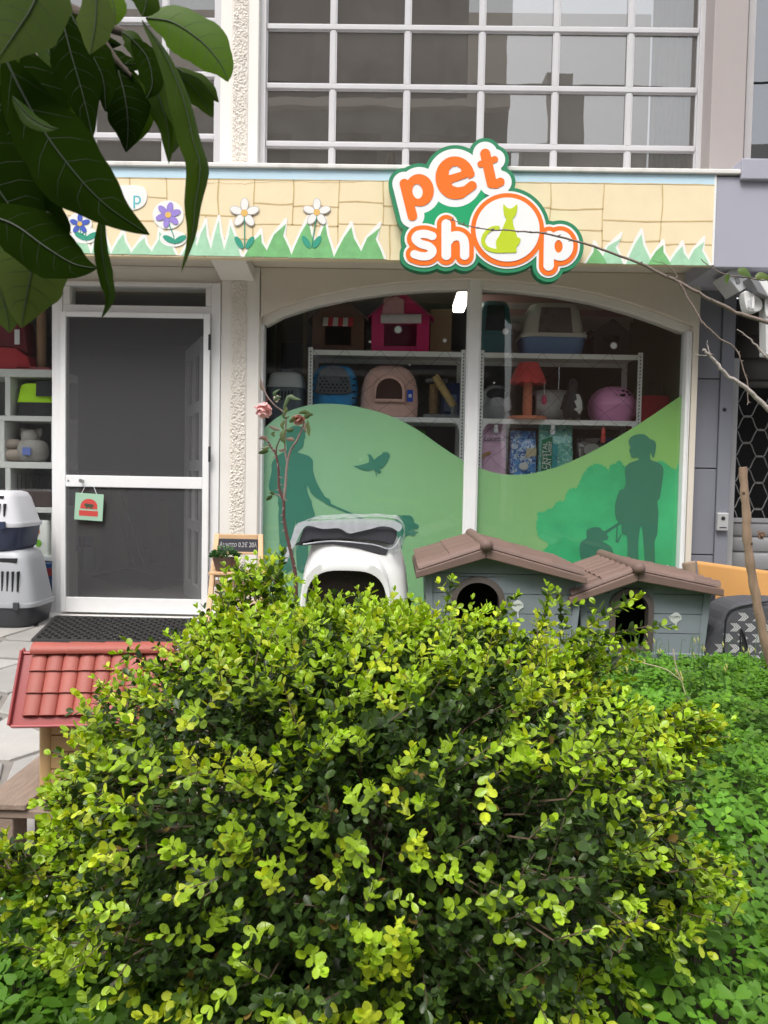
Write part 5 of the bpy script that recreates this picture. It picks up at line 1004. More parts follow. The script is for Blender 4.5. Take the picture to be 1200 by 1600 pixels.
MB().prism([(P(54, 0, YC).x, lz(1) + .15), (P(78, 0, YC).x, lz(1) + .15), (P(78, 0, YC).x, lz(1) + .26), (P(55, 0, YC).x, lz(1) + .26)], YC + .012, YC + .04).build('mesh_window', bkf, t)
sz = floor_pt(0, 900)
t = thing('plush_toys', 'grey plush dog toy with blue label lying in the cube shelf', 'plush toy', (P(50, 715, YC).x, YC + .1, lz(2))); plm = mat('plush_grey', (.30, .28, .26), .95, .25, 30, bump=1, bscale=90)
c = Vector((P(50, 715, YC + .1).x, YC + .12, lz(2)))
dome(c, .22, .17, .2, plm).build('body', plm, t, smooth=70); dome(c + Vector((-.02, .0, .13)), .13, .12, .12, plm).build('head', plm, t, smooth=70)
for s_ in (-1, 1): dome(c + Vector((-.02 + s_ * .06, .01, .19)), .05, .07, .03, plm).build('ear', plm, t, smooth=70)
BX('label', mat('label_blue', (.12, .16, .42), .5), t, c.x - .03, c.x + .035, c.y - .115, c.y - .108, c.z + .05, c.z + .11)
c = Vector((P(10, 715, YC + .1).x, YC + .14, lz(2))); t = thing('pet_cushion', 'beige folded pet cushion beside the grey plush toy', 'cushion', tuple(c)); cu_ = mat('cushion_beige', (.34, .28, .24), .95, .15, 20); dome(c, .34, .10, .26, cu_).build('lower_fold', cu_, t, smooth=70); dome(c + Vector((-.02, 0, .085)), .30, .09, .24, cu_).build('upper_fold', cu_, t, smooth=70)
c = Vector((P(58, 790, YC + .1).x, YC + .05, lz(3))); t = thing('dark_carrier', 'dark brown wire-top carrier in the cube shelf', 'pet carrier', tuple(c)); BX('tray', mat('dark_brown', (.05, .03, .028), .7), t, c.x - .14, c.x + .13, c.y, c.y + .26, c.z, c.z + .13, bevel=.01)
wm = MB()
for i in range(9): xx_ = c.x - .13 + i * .031; wm.tube([(xx_, c.y + .01, c.z + .131), (xx_, c.y + .01, c.z + .25)], .003, 5)
wm.tube([(c.x - .13, c.y + .01, c.z + .25), (c.x + .12, c.y + .01, c.z + .25)], .004, 5); wm.build('wire_top', black_pl, t)
x0, x1, z0, z1 = RC(50, 812, 76, 868, YC + .03); t = thing('white_canister', 'white food canister with orange and green spots in the cube shelf', 'canister', ((x0 + x1) / 2, YC + .03, lz(4)))
MB().loft([se_ring((x0 + x1) / 2, YC + .12, lz(4), (x1 - x0) / 2, .09, 6), se_ring((x0 + x1) / 2, YC + .12, lz(4) + .25, (x1 - x0) / 2, .09, 6), se_ring((x0 + x1) / 2, YC + .12, lz(4) + .265, (x1 - x0) / 2 * .9, .08, 6)]).build('body', mat('canister_white', (.62, .62, .60), .4), t, smooth=40)
for a, b, m in ((.3, .70, mat('spot_orange', (.7, .2, .02), .5)), (.4, .35, mat('spot_green', (.14, .36, .03), .5))): MB().prism(ellipse(x0 + (x1 - x0) * a, lz(4) + .26 * b, .022, .028, 16), YC + .026, YC + .032).build('spot', m, t)
box_item('white_tub', mat('tub_white', (.5, .5, .5), .4), P(77, 840, YC + .1).x, P(88, 840, YC + .1).x - .01, YC + .08, YC + .25, lz(4), P(80, 836, YC + .1).z, 'small white tub beside the spotted canister', 'tub')
box_item('blue_box', mat('box_blue2', (.01, .06, .22), .45), P(56, 900, 5.66).x, P(90, 900, 5.66).x, 5.64, 5.715, P(80, 906, 5.66).z + .001, P(80, 880, 5.66).z, 'upper blue box with red and white print behind the left carriers', 'box', mat('box_redprint', (.35, .03, .03), .5))
box_item('blue_box', mat('box_blue3', (.02, .07, .20), .45), P(54, 920, 5.66).x, P(92, 920, 5.66).x, 5.63, 5.716, zsill, P(80, 906, 5.66).z, 'lower plain blue box behind the left carriers', 'box')
ztp = zlev[0][1] + .001
x0, x1, z0, z1 = RC(-40, 500, 30, 577, YC + .05); t = thing('red_tote', 'red felt carrier with white label on top of the cube shelf', 'bag', (x0, YC + .1, ztp)); rf = mat('red_felt', (.40, .03, .04), .9, .12, 20); rf2 = mat('maroon_felt', (.16, .02, .03), .9, .12, 20)
MB().prism([(x0, ztp), (P(46, 0, YC).x, ztp), (P(38, 0, YC).x, ztp + .10), (P(20, 0, YC).x, ztp + .16), (x0, ztp + .18)], YC + .03, YC + .25).build('base', rf, t, bevel=.01); MB().prism([(x0, ztp + .181), (P(18, 0, YC).x, ztp + .162), (P(36, 0, YC).x, ztp + .12), (P(30, 0, YC).x, z1), (x0, z1)], YC + .06, YC + .24).build('upper', rf2, t, bevel=.01); BX('label', white_v, t, P(16, 0, YC).x, P(24, 0, YC).x, YC + .052, YC + .057, ztp + .19, ztp + .30, bevel=0)
c = Vector((P(60, 570, YC + .1).x, YC + .15, ztp)); t = thing('wood_post', 'pale wooden scratching post on the cube shelf top', 'scratching post', tuple(c)); BX('base', mat('post_base_red', (.4, .1, .1), .8), t, c.x - .14, c.x + .12, c.y - .12, c.y + .12, c.z, c.z + .02); MB().lathe([(.035, .0205), (.035, .8)], tuple(c), 16).build('post', mat('post_wood', (.36, .22, .12), .7, .1, 10, stretch=(4, 4, .6)), t, smooth=40); MB().lathe([(0, .8005), (.12, .8005), (.12, .83), (0, .83)], tuple(c), 20).build('platform', MATS['grey_carpet'], t)

# ================================================================== IN FRONT OF THE SHOP
# two stacked carriers at the left edge
gzz = ground_z(5.0) + .004
def big_carrier(pxr, pyt, pys, pyb, Yf, top, bot, label, z0_):
    """travel carrier seen at its right-hand end; right silhouette at pxr"""
    xr = P(pxr, pys, Yf).x; w_ = .62; xc = xr - w_ / 2; zs_, zt2 = P(20, pys, Yf).z, P(20, pyt, Yf).z; d = .42; yc = Yf + d / 2
    t = thing('pet_carrier', label, 'pet carrier', (xc, yc, z0_), 'stacked travel carriers')
    MB().loft([se_ring(xc, yc, z0_, w_ * .42, d * .42, 5), se_ring(xc, yc, z0_ + .02, w_ * .45, d * .45, 5), se_ring(xc, yc, zs_ - .02, w_ * .485, d * .485, 5)]).build('lower_shell', bot, t, smooth=45)
    MB().loft([se_ring(xc, yc, zs_ - .0195, w_ * .5, d * .5, 5), se_ring(xc, yc, zs_, w_ * .505, d * .505, 5), se_ring(xc, yc, zs_ + .01, w_ * .50, d * .5, 5)]).build('rim', top, t, smooth=45)
    MB().loft([se_ring(xc, yc, zs_ + .0105, w_ * .485, d * .48, 5), se_ring(xc, yc, zs_ + (zt2 - zs_) * .8, w_ * .40, d * .40, 5), se_ring(xc, yc, zs_ + (zt2 - zs_) * .95, w_ * .37, d * .37, 4.5), se_ring(xc, yc, zt2, w_ * .32, d * .32, 4)]).build('upper_shell', top, t, smooth=45)
    hh = zt2 - zs_
    for i in range(5):      # ventilation slots on the long side
        xs_ = xc + w_ * (.10 + .055 * i); BX('air_slot', dark, t, xs_, xs_ + .009, Yf + d * .045, Yf + d * .12, zs_ + hh * .25, zs_ + hh * .62, bevel=0)
    BX('latch', bot, t, xc - .02, xc + .03, Yf - .012, Yf + .006, zs_ - .035, zs_ + .03); BX('latch', bot, t, xc + w_ * .30, xc + w_ * .36, Yf - .010, Yf + .006, zs_ - .03, zs_ + .02)
    BX('handle_slot', dark, t, xc + w_ * .12, xc + w_ * .30, Yf + d * .10, Yf + d * .15, zs_ + hh * .78, zs_ + hh * .86, bevel=0)
    g_ = MB(); xg = xc - w_ * .5
    for i in range(6): g_.tube([(xg - .004, yc - .13 + i * .05, z0_ + .05), (xg + .02, yc - .13 + i * .05, zs_ + .1)], .004, 5)
    g_.build('wire_door', black_pl, t)
    return zt2
wht = mat('carrier_white', (.60, .60, .63), .4, .04, 8, bump=.1, bscale=200); navyp = mat('carrier_navy', (.025, .035, .075), .4, .1); lgr = mat('carrier_light_grey', (.36, .37, .39), .4, .05, 8, bump=.1, bscale=200); chp = mat('carrier_charcoal', (.045, .048, .055), .45, .1)
zt1 = big_carrier(50, 862, 946, 998, 4.98, lgr, chp, 'lower stacked carrier, light grey top on a charcoal base', gzz)
big_carrier(29, 768, 820, 868, 5.0, wht, navyp, 'upper stacked carrier, white top on a navy base', zt1 + .001)
# rubber ring doormat
t = thing('rubber_doormat', 'black perforated rubber doormat in front of the door step', 'doormat', (P(175, 990, 5).x, 5.0, 0)); dm = MB()
a0, a1, a2, a3 = [Vector((P(px, 985, Y).x, Y, 0)) for px, Y in ((88, 5.29), (296, 5.29), (286, 4.70), (52, 4.70))]
def mpt(u, v): p = a0.lerp(a1, u).lerp(a3.lerp(a2, u), v); return (p.x, p.y)
def mbar(u0, v0, u1, v1, hw=.006, h=.014):
    p, q = Vector(mpt(u0, v0)), Vector(mpt(u1, v1)); d = (q - p).normalized(); n_ = Vector((-d.y, d.x)) * hw
    dm.hexa([(c_.x, c_.y, ground_z(c_.y) + .005) for c_ in (p - n_, q - n_, q + n_, p + n_)] + [(c_.x, c_.y, ground_z(c_.y) + .005 + h) for c_ in (p - n_ * .7, q - n_ * .7, q + n_ * .7, p + n_ * .7)])
nu, nv = 30, 14
for i in range(nu):
    for j in range(nv):
        if (i + j) % 2: mbar(i / nu, j / nv, (i + 1) / nu, (j + 1) / nv)
        else: mbar((i + 1) / nu, j / nv, i / nu, (j + 1) / nv)
for u0, v0, u1, v1 in ((0, 0, 1, 0), (0, 1, 1, 1), (0, 0, 0, 1), (1, 0, 1, 1)): mbar(u0, v0, u1, v1, .014, .016)
dm.build('rubber_lattice', mat('rubber', (.03, .028, .028), .85, .25, 30), t)
# small slatted ladder shelf with chalkboard
YL = 4.95; t = thing('ladder_stand', 'small wooden ladder stand with slats and a chalkboard on top', 'stand', (P(365, 985, YL).x, YL, ground_z(YL)))
gz_ = ground_z(YL); tx0, tx1 = P(336, 850, YL + .2).x, P(411, 850, YL + .2).x; ztp_ = P(370, 834, YL + .2).z; bx0_, bx1_ = P(325, 985, YL).x, P(418, 985, YL).x
def post(xa, ya, za, xb, yb, zb_, w_=.016, nm='leg'): MB().hexa([(xa - w_, ya - w_, za), (xa + w_, ya - w_, za), (xa + w_, ya + w_, za), (xa - w_, ya + w_, za), (xb - w_, yb - w_, zb_), (xb + w_, yb - w_, zb_), (xb + w_, yb + w_, zb_), (xb - w_, yb + w_, zb_)]).build(nm, pine, t, bevel=.003)
post(bx0_ + .016, YL - .12, gz_ + .01, tx0 + .016, YL + .2, ztp_); post(bx1_ - .016, YL - .12, gz_ + .01, tx1 - .016, YL + .2, ztp_)
post(bx0_ + .03, YL + .33, gz_ + .02, tx0 + .03, YL + .236, ztp_ - .06, .013); post(bx1_ - .03, YL + .33, gz_ + .02, tx1 - .03, YL + .236, ztp_ - .06, .013)
zcb1, zcb0 = P(370, 842, YL + .18).z, P(370, 862, YL + .18).z
BX('board_rail', pine, t, tx0 + .033, tx1 - .033, YL + .17, YL + .19, zcb1, ztp_ - .002); BX('board_rail', pine, t, tx0 + .03, tx1 - .03, YL + .155, YL + .175, zcb0 - .016, zcb0)
BX('chalkboard', mat('slate', (.045, .045, .06), .8, .15, 14), t, tx0 + .03, tx1 - .03, YL + .168, YL + .178, zcb0 + .0005, zcb1 - .0005)
text_obj('chalk_writing', 'Αυγατο 0,2€ 20λ', mat('chalk', (.55, .55, .55), .9, .3, 60), t, ((tx0 + tx1) / 2, YL + .1665, (zcb0 + zcb1) / 2 + .004), .045, depth=.0003, shear=.15, sx=.74)
for py in (897, 912, 926, 941):
    yy = YL + .09 - (py - 897) * .0025; z_ = P(360, py, yy).z; BX('slat', mat('pale_pine', (.68, .52, .38), .6, .12, 14), t, P(331, py, yy).x + .02, P(412, py, yy).x - .02, yy - .01, yy + .01, z_ - .022, z_ + .022)
BX('shelf_board', pine, t, P(329, 898, YL).x, P(414, 898, YL).x, YL - .06, YL + .13, P(360, 897, YL).z, P(360, 897, YL).z + .018)
zsb = P(360, 897, YL).z + .0185
pb = Vector((P(351, 890, YL).x, YL + .02, zsb)); t = thing('potted_plant', 'leafy green plant in a brown plastic pot on the ladder stand', 'potted plant', tuple(pb)); MB().loft([se_ring(pb.x, pb.y, pb.z, .055, .05, 4), se_ring(pb.x, pb.y, pb.z + .075, .075, .07, 4), se_ring(pb.x, pb.y, pb.z + .085, .08, .075, 4)]).build('pot', mat('pot_brown', (.11, .065, .05), .6), t, smooth=40)
# red wire holder below
rc_ = Vector((P(375, 955, YL - .15).x, YL - .2, ground_z(YL - .2) + .005)); t = thing('red_basket', 'small red wire basket on the ground beside the ladder stand', 'basket', tuple(rc_)); rw = mat('red_wire', (.5, .04, .03), .5)
MB().lathe([(.055, 0), (.07, .12), (.075, .13)], tuple(rc_), 14).build('basket_cup', rw, t, smooth=50); m_ = MB()
for i in range(6): a = i * math.pi / 3; m_.tube([(rc_.x + .05 * math.cos(a), rc_.y + .05 * math.sin(a), rc_.z + .131), (rc_.x + .045 * math.cos(a), rc_.y + .045 * math.sin(a), rc_.z + .22)], .004, 5)
m_.build('wires', rw, t)
# white hooded litter box with wrapped mats on top, on a brown plinth box
YL2 = 4.30; whp = mat('glossy_white', (.76, .76, .75), .3, .04, 6); c = Vector((P(552, 930, YL2).x, YL2 + .30, 0)); zb0 = P(552, 962, YL2).z; z_t = P(552, 838, YL2).z; hw_ = (P(642, 930, YL2).x - P(465, 930, YL2).x) / 2
t = thing('plinth_box', 'dark brown plastic box carrying the white litter hood', 'box', (c.x, c.y, ground_z(YL2))); brn = mat('brown_box', (.07, .025, .018), .6, .1)
MB().loft([se_ring(c.x, c.y, ground_z(4.9) - .02, hw_ * .85, .26, 6), se_ring(c.x, c.y, zb0 - .02, hw_ * .95, .28, 6)]).build('body', brn, t, smooth=40); MB().loft([se_ring(c.x, c.y, zb0 - .0195, hw_ * .97, .29, 6), se_ring(c.x, c.y, zb0 - .001, hw_ * .97, .29, 6)]).build('lid', brn, t, smooth=40)
t = thing('white_litter_hood', 'big white hooded litter box with wide black entrance', 'litter box', (c.x, c.y, zb0)); hh = z_t - zb0
MB().loft([se_ring(c.x, c.y, zb0 + hh * v, hw_ * a, .30 * b, e) for v, a, b, e in ((0, .96, .96, 6), (.03, 1, 1, 6), (.2, .99, .99, 6), (.55, .93, .93, 5), (.85, .82, .84, 4.5), (.96, .76, .78, 4), (1, .66, .68, 4))]).build('hood', whp, t, smooth=45)
ew = (P(607, 900, YL2).x - P(479, 900, YL2).x); eh = P(540, 866, YL2).z - zb0 - .0; exc = P(543, 900, YL2).x
def arch_pts(w_, h_, n=20, e=3.2):
    out = []
    for i in range(n + 1): a = math.pi * i / n; cc, ss = math.cos(a), math.sin(a); out.append((w_ / 2 * math.copysign(abs(cc) ** (2 / e), cc), h_ * abs(ss) ** (2 / e)))
    return out
ao, ai = arch_pts(ew * 1.06, eh), arch_pts(ew * .98, eh - .10); m_ = MB(); n_ = len(ao)
y0_, y1_ = YL2 - .10, YL2 + .12
vs_ = [(exc + x, y1_, zb0 + .02 + z) for x, z in ao] + [(exc + x * .99, y0_ + .05, zb0 + .02 + z * .97) for x, z in ao] + [(exc + x * 1.0, y0_, zb0 + .02 + z * .5 + ai[i][1] * .5) for i, (x, z) in enumerate(ao)] + [(exc + x, y0_ + .006, zb0 + .02 + z) for x, z in ai] + [(exc + x * .97, y1_, zb0 + .02 + z * .97) for x, z in ai]
m_.add(vs_, [(r_ * n_ + i, r_ * n_ + i + 1, (r_ + 1) * n_ + i + 1, (r_ + 1) * n_ + i) for r_ in range(4) for i in range(n_ - 1)]); m_.build('entrance_hood', whp, t, smooth=60)
MB().prism([(exc + x * .968, zb0 + .02 + z * .968) for x, z in ai], YL2 - .045, YL2 - .02).build('entrance_dark_plate', mat('entrance_black', (.012, .008, .008), .3), t)  # near-black plate stands in for the shaded hollow of the entrance
MB().prism(ellipse(exc + .01, 0, .045, .006, 16), 0, .001).xf(lambda p: Vector((p.x, YL2 - .065 + .0, zb0 + .02 + eh * .90 + p.z))).build('logo_mark', mat('pale_mark', (.5, .52, .55), .4), t)
# wrapped dark foam mats
YM = 4.32; t = thing('wrapped_mats', 'dark foam mats in clear plastic wrap lying on the white litter box', 'mat', (c.x, YM + .1, z_t)); fo = mat('foam_charcoal', (.035, .035, .045), .75, .12, 30, bump=.6, bscale=260)
def slabp(pts, y0, y1, m, nm): return MB().prism(XZ(pts, YM), y0, y1).build(nm, m, t, bevel=.008)
slabp([(467, 846), (474, 826), (480, 822), (620, 826), (620, 838), (614, 852), (590, 846), (540, 841), (490, 843), (470, 849)], YM, YM + .42, fo, 'mat')
slabp([(458, 852), (500, 846), (540, 845), (585, 850), (607, 858), (603, 868), (590, 867), (560, 858), (520, 851), (470, 853)], YM + .02, YM + .40, mat('foam_perforated', (.03, .03, .035), .7, .5, 120), 'mat')
wrap = sheer('plastic_wrap', (.62, .63, .66), .55, .18, .15, 12, spec=.8)
wt = [(446, 878), (452, 860), (458, 842), (464, 826), (474, 817), (500, 813), (540, 811), (580, 810), (612, 812), (626, 818), (632, 830), (632, 846), (624, 858), (612, 866)]
wpts = XZ(crom(wt, 4, False), YM); nW = len(wpts)
def wfn(u, v):
    i = min(int(u * (nW - 1)), nW - 2); f_ = u * (nW - 1) - i; x = wpts[i][0] * (1 - f_) + wpts[i + 1][0] * f_; z = wpts[i][1] * (1 - f_) + wpts[i + 1][1] * f_
    nn = mnoise.noise(Vector((x * 16, v * 4.5, z * 16))); n2 = mnoise.noise(Vector((x * 40, v * 9, z * 40)))
    return (x + .006 * nn, YM - .012 + v * .46 + .01 * n2, z + .010 * nn + .006 * n2 + .006)
MB().grid(wfn, 70, 26).build('plastic_wrap', wrap, t, smooth=70)
fl_pts = [(466, 817), (500, 813), (560, 810), (610, 812), (628, 820), (623, 830), (612, 824), (596, 822), (580, 826), (562, 830), (545, 833), (530, 825), (505, 826), (484, 821), (474, 826), (462, 850), (452, 868), (448, 880), (446, 862), (456, 842)]
fp = XZ(crom(fl_pts, 3), YM)
bmf = MB().prism(fp, YM - .022, YM - .021).build('plastic_front_fold', sheer('plastic_fold', (.62, .63, .68), .5, .15, .3, 20, spec=.8), t)
edge = XZ(crom([(474, 850), (520, 845), (580, 850), (606, 857), (618, 852), (626, 838)], 5, False), YM); MB().tube([(x, YM - .018, z) for x, z in edge], .004, 6).build('plastic_edge', MATS['plastic_fold'], t, smooth=60)

# ---- the two grey dog houses with brown tiled roofs
gs = mat('house_grey', (.20, .23, .25), .55, .10, 8, bump=.2, bscale=120, stain=.35, stain_rgb=(.15, .165, .165), objvar=.05); rfm = mat('roof_brown', (.175, .112, .092), .65, .16, 10, bump=.3, bscale=140, objvar=.10, stain=.4, stain_rgb=(.11, .08, .07)); frm = mat('door_brown', (.095, .075, .068), .55, .08)
def dog_house(apx, apy, ex0, ey0, ex1, ey1, Yf, Yb, wx0, wx1, pyb, door, label, loc_pl, tile_rows=6):
    """front apex, front eaves (px), wall sides and base, door box (px)"""
    A_ = P(apx, apy, Yf); E0, E1 = P(ex0, ey0, Yf), P(ex1, ey1, Yf); xa = A_.x; za = A_.z; z0_ = P((wx0 + wx1) / 2, pyb, Yf + .09).z
    t = thing('dog_house', label, 'dog house', (xa, Yf + .1, z0_), 'grey dog houses'); Yw = Yf + .09
    X0, X1 = P(wx0, 930, Yw).x, P(wx1, 930, Yw).x; D = Yb - .09
    ez = (E0.z + E1.z) / 2
    roof_under = lambda x: za - .035 - (abs(x - xa) / (xa - E0.x) * (za - E0.z) if x < xa else abs(x - xa) / (E1.x - xa) * (za - E1.z))
    zpl = [z0_ + .03]; 
    while zpl[-1] < za - .1: zpl.append(zpl[-1] + .112)
    dx0, dx1, dz0, dz1 = P(door[0], 950, Yw).x, P(door[1], 950, Yw).x, P(door[0], door[3], Yw).z, P(door[0], door[2], Yw).z
    tp = lambda p: Vector((xa + (p.x - xa) * (1 - .10 * max(0, (za - .12 - p.z)) / (za - z0_)), p.y, p.z))
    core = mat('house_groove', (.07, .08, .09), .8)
    # inner shell behind the planks
    sh_ = MB(); 
    sh_.box(X0 + .012, X0 + .03, Yw + .02, D, z0_, roof_under(X0) - .0); sh_.box(X1 - .03, X1 - .012, Yw + .02, D, z0_, roof_under(X1)); sh_.box(X0 + .031, X1 - .031, D - .02, D - .001, z0_, roof_under(X0)); sh_.box(X0 + .031, X1 - .031, Yw + .03, D - .021, z0_ + .001, z0_ + .02)
    sh_.prism([(X0 + .031, z0_), (dx0 - .005, z0_), (dx0 - .005, roof_under(dx0)), (X0 + .031, roof_under(X0))], Yw + .0105, Yw + .028); sh_.prism([(dx1 + .005, z0_), (X1 - .031, z0_), (X1 - .031, roof_under(X1)), (dx1 + .005, roof_under(dx1))], Yw + .0105, Yw + .028)
    sh_.prism([(dx0 - .0045, dz1), (dx1 + .0045, dz1), (dx1 + .0045, roof_under(dx1)), (xa, roof_under(xa)), (dx0 - .0045, roof_under(dx0))] if dx0 < xa < dx1 else [(dx0 - .0045, dz1), (dx1 + .0045, dz1), (dx1 + .0045, roof_under(dx1)), (dx0 - .0045, roof_under(dx0))], Yw + .0105, Yw + .028)
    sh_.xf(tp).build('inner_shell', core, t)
    for a, b in zip(zpl, zpl[1:]):
        b -= .004
        segs = [(X0 + .0, X1)] if a > dz1 or b < dz0 else [(X0, dx0 - .001), (dx1 + .001, X1)]
        if a < dz1 < b - .002: MB().prism([(dx0 - .0005, dz1 + .0005), (dx1 + .0005, dz1 + .0005), (dx1 + .0005, min(b, roof_under(dx1))), (dx0 - .0005, min(b, roof_under(dx0)))], Yw + .0003, Yw + .0100).xf(tp).build('plank', gs, t)
        for s0, s1 in segs:
            top = lambda x: min(b, roof_under(x))
            xs_ = sorted({s0, s1} | ({xa} if s0 < xa < s1 else set()) | {x for x in (s0 + (s1 - s0) * k / 12 for k in range(1, 12))})
            up = [(x, max(a + .001, top(x))) for x in xs_]
            if max(z for _, z in up) - a < .01: continue
            MB().prism([(s0, a), (s1, a)] + up[::-1], Yw, Yw + .010).xf(tp).build('plank', gs, t)
        if a < roof_under(X0) - .02:
            for X_, s_ in ((X0, 1), (X1, -1)):
                xx0, xx1 = sorted((X_ + s_ * .0005, X_ + s_ * .0115)); MB().box(xx0, xx1, Yw + .0105, D, a, min(b, roof_under(X_))).xf(tp).build('plank', gs, t)
    for X_, s_ in ((X0, 1), (X1, -1)):       # corner posts
        xx0, xx1 = sorted((X_ - s_ * .012, X_ + s_ * .028)); MB().box(xx0, xx1, Yw - .008, Yw - .0005, z0_, roof_under(X_) - .002).xf(tp).build('corner_post', gs, t, bevel=.003)
    MB().box(X0 - .015, X1 + .015, Yw - .015, D + .01, z0_ - .03, z0_ + .029).xf(tp).build('base', gs, t, bevel=.006)
    # rounded door frame with a dark inside
    dw_, dh_ = dx1 - dx0, dz1 - dz0; cxd = (dx0 + dx1) / 2
    fo_ = [(-dw_ / 2, .03), (-dw_ / 2 + .03, 0), (dw_ / 2 - .03, 0), (dw_ / 2, .03)] + [(dw_ / 2 * math.cos(a), dh_ - dw_ * .42 + dw_ * .42 * math.sin(a)) for a in np.linspace(.05, math.pi - .05, 14)]
    k_ = .032; fi_ = [(max(-dw_ / 2 + k_, min(dw_ / 2 - k_, x)) if abs(x) > dw_ / 2 - k_ else x * (dw_ / 2 - k_) / (dw_ / 2), max(k_, min(z, dh_ - 0) - (k_ if z > dh_ * .6 else 0))) for x, z in fo_]
    fi_ = [(x * (1 - 2 * k_ / dw_), k_ + z * (1 - 2 * k_ / dh_)) for x, z in fo_]
    m_ = MB(); n_ = len(fo_); vs_ = [(cxd + x, Yw - .012, dz0 + z) for x, z in fo_] + [(cxd + x, Yw - .018, dz0 + z) for x, z in fi_] + [(cxd + x, Yw + .05, dz0 + z) for x, z in fi_] + [(cxd + x, Yw + .05, dz0 + z) for x, z in fo_]
    m_.add(vs_, [(r_ * n_ + i, r_ * n_ + (i + 1) % n_, ((r_ + 1) % 4) * n_ + (i + 1) % n_, ((r_ + 1) % 4) * n_ + i) for r_ in range(4) for i in range(n_)]); m_.build('door_frame', frm, t, smooth=40)
    af = [(dw_ / 2 * math.cos(a), dh_ - dw_ * .42 + dw_ * .42 * math.sin(a)) for a in np.linspace(.05, math.pi - .05, 14)]
    for s_ in (0, 1): hp_ = af[:8] if s_ == 0 else af[6:]; hp_ = [(x * .985, z - .006) for x, z in hp_]; cn = (dw_ / 2 * (1 if s_ == 0 else -1), dh_); MB().prism([(cxd + x, dz0 + z) for x, z in ([cn] + hp_[::-1] if s_ == 0 else hp_ + [cn])], Yw + .0005 + .0003 * s_, Yw + .012).build('door_spandrel', gs, t)
    MB().prism([(X0 + .04, z0_ + .03), (X1 - .04, z0_ + .03), (X1 - .04, ez - .08), (X0 + .04, ez - .08)], Yw + .35, Yw + .355).xf(tp).build('dark_inner_sheet', dark, t)  # near-black sheet paints the darkness inside the doorway
    # roof: soffit board, tiles, ridge
    for s_, E in ((-1, E0), (1, E1)):
        dirv = Vector((E.x - xa, 0, E.z - za)); L_ = dirv.length; dirv.normalize(); nv = Vector((-dirv.z, 0, dirv.x)) * (1 if s_ > 0 else -1)
        if nv.z < 0: nv = -nv
        th = .055
        p0, p1 = Vector((xa, 0, za)), Vector((xa, 0, za)) + dirv * L_
        MB().prism([(p0.x, p0.z - th), (p1.x, p1.z - th * .75), (p1.x, p1.z), (p0.x, p0.z)], Yf, Yb).build('roof_slab', rfm, t, bevel=.006)
        rows_, cols_ = tile_rows, 2 if s_ < 0 else 3
        pitch_ = (Yb - Yf - .02) / rows_; segL = (L_ - .03) / cols_
        tm = MB(); n_ = 8
        def tv(u, k, q): a = math.pi * k / n_; return (u, -math.cos(a) * pitch_ * .5, .004 + math.sin(a) ** .7 * .034 * q)
        vs_ = [tv(0, k, .82) for k in range(n_ + 1)] + [tv(segL * .93, k, 1.0) for k in range(n_ + 1)] + [tv(segL, k, 1.08) for k in range(n_ + 1)]
        tm.add(vs_, [(r_ * (n_ + 1) + k, r_ * (n_ + 1) + k + 1, (r_ + 1) * (n_ + 1) + k + 1, (r_ + 1) * (n_ + 1) + k) for r_ in range(2) for k in range(n_)] + [tuple(range(2 * (n_ + 1), 3 * (n_ + 1))), tuple(range(n_, -1, -1))])
        first = None
        for r_ in range(rows_):
            for c_ in range(cols_):
                o_ = p0 + dirv * (.012 + c_ * segL) + nv * (.001 + .004 * (cols_ - 1 - c_) * 0); yv = Vector((0, 1, 0)); xv = dirv; zv = xv.cross(yv); 
                if zv.z < 0: zv = -zv; yv = -yv
                M_ = Matrix(((xv.x, yv.x, zv.x, o_.x), (xv.y, yv.y, zv.y, Yf + .01 + pitch_ * (r_ + .5)), (xv.z, yv.z, zv.z, o_.z), (0, 0, 0, 1)))
                if first is None: first = tm.build('tile', rfm, t, smooth=45); ob = first
                else: ob = first.copy(); COL.objects.link(ob)
                ob.matrix_basis = M_
    MB().tube([(xa, Yf - .012, za + .016), (xa, Yf + .01, za + .018), (xa, Yb, za + .018)], [.024, .033, .033], 14).build('ridge_cap', rfm, t, smooth=50)
    m_ = MB(); 
    for i in range(8): rr_ = .040 * math.sin(math.pi * (i + .5) / 8); m_.lathe([(0, 0)], n=3) if False else None
    sph = MB().lathe([(.002 + .034 * math.sin(math.pi * i / 8), -.034 * math.cos(math.pi * i / 8)) for i in range(9)], (xa, Yf - .002, za + .018), 14); sph.build('ridge_knob', rfm, t, smooth=70)
    # maker's label
    lx, lz_ = P(loc_pl[0], loc_pl[1], Yw - .003).x, P(loc_pl[0], loc_pl[1], Yw - .003).z; s_ = .034
    pl_ = mat('label_pale', (.55, .58, .55), .35, .1); MB().prism([(lx + a * s_, lz_ + b * s_) for a, b in ((-1.1, .25), (0, 1), (.5, .9), (1, .4), (1.05, -.2), (.5, -.55), (.25, -.95), (-.2, -.9), (-.75, -.45))], Yw - .004, Yw - .001).build('label', pl_, t)
    MB().prism([(lx + .02 * s_, lz_ - .9 * s_), (lx + .22 * s_, lz_ - .9 * s_), (lx + .30 * s_, lz_ - 2.1 * s_), (lx + .12 * s_, lz_ - 2.1 * s_)], Yw - .004, Yw - .001).build('label_tail', pl_, t)
    text_obj('label_text', 'TOPPY', mat('label_ink', (.10, .13, .10), .6), t, (lx - .002, Yw - .0048, lz_ + .15 * s_), s_ * .62, depth=.0003)
    return t
dog_house(760, 857, 650, 893, 918, 902, 4.22, 5.14, 666, 908, 1028, (704, 788, 900, 1010), 'larger grey plastic dog house with brown tiled roof beside the white litter box', (808, 947), 8)
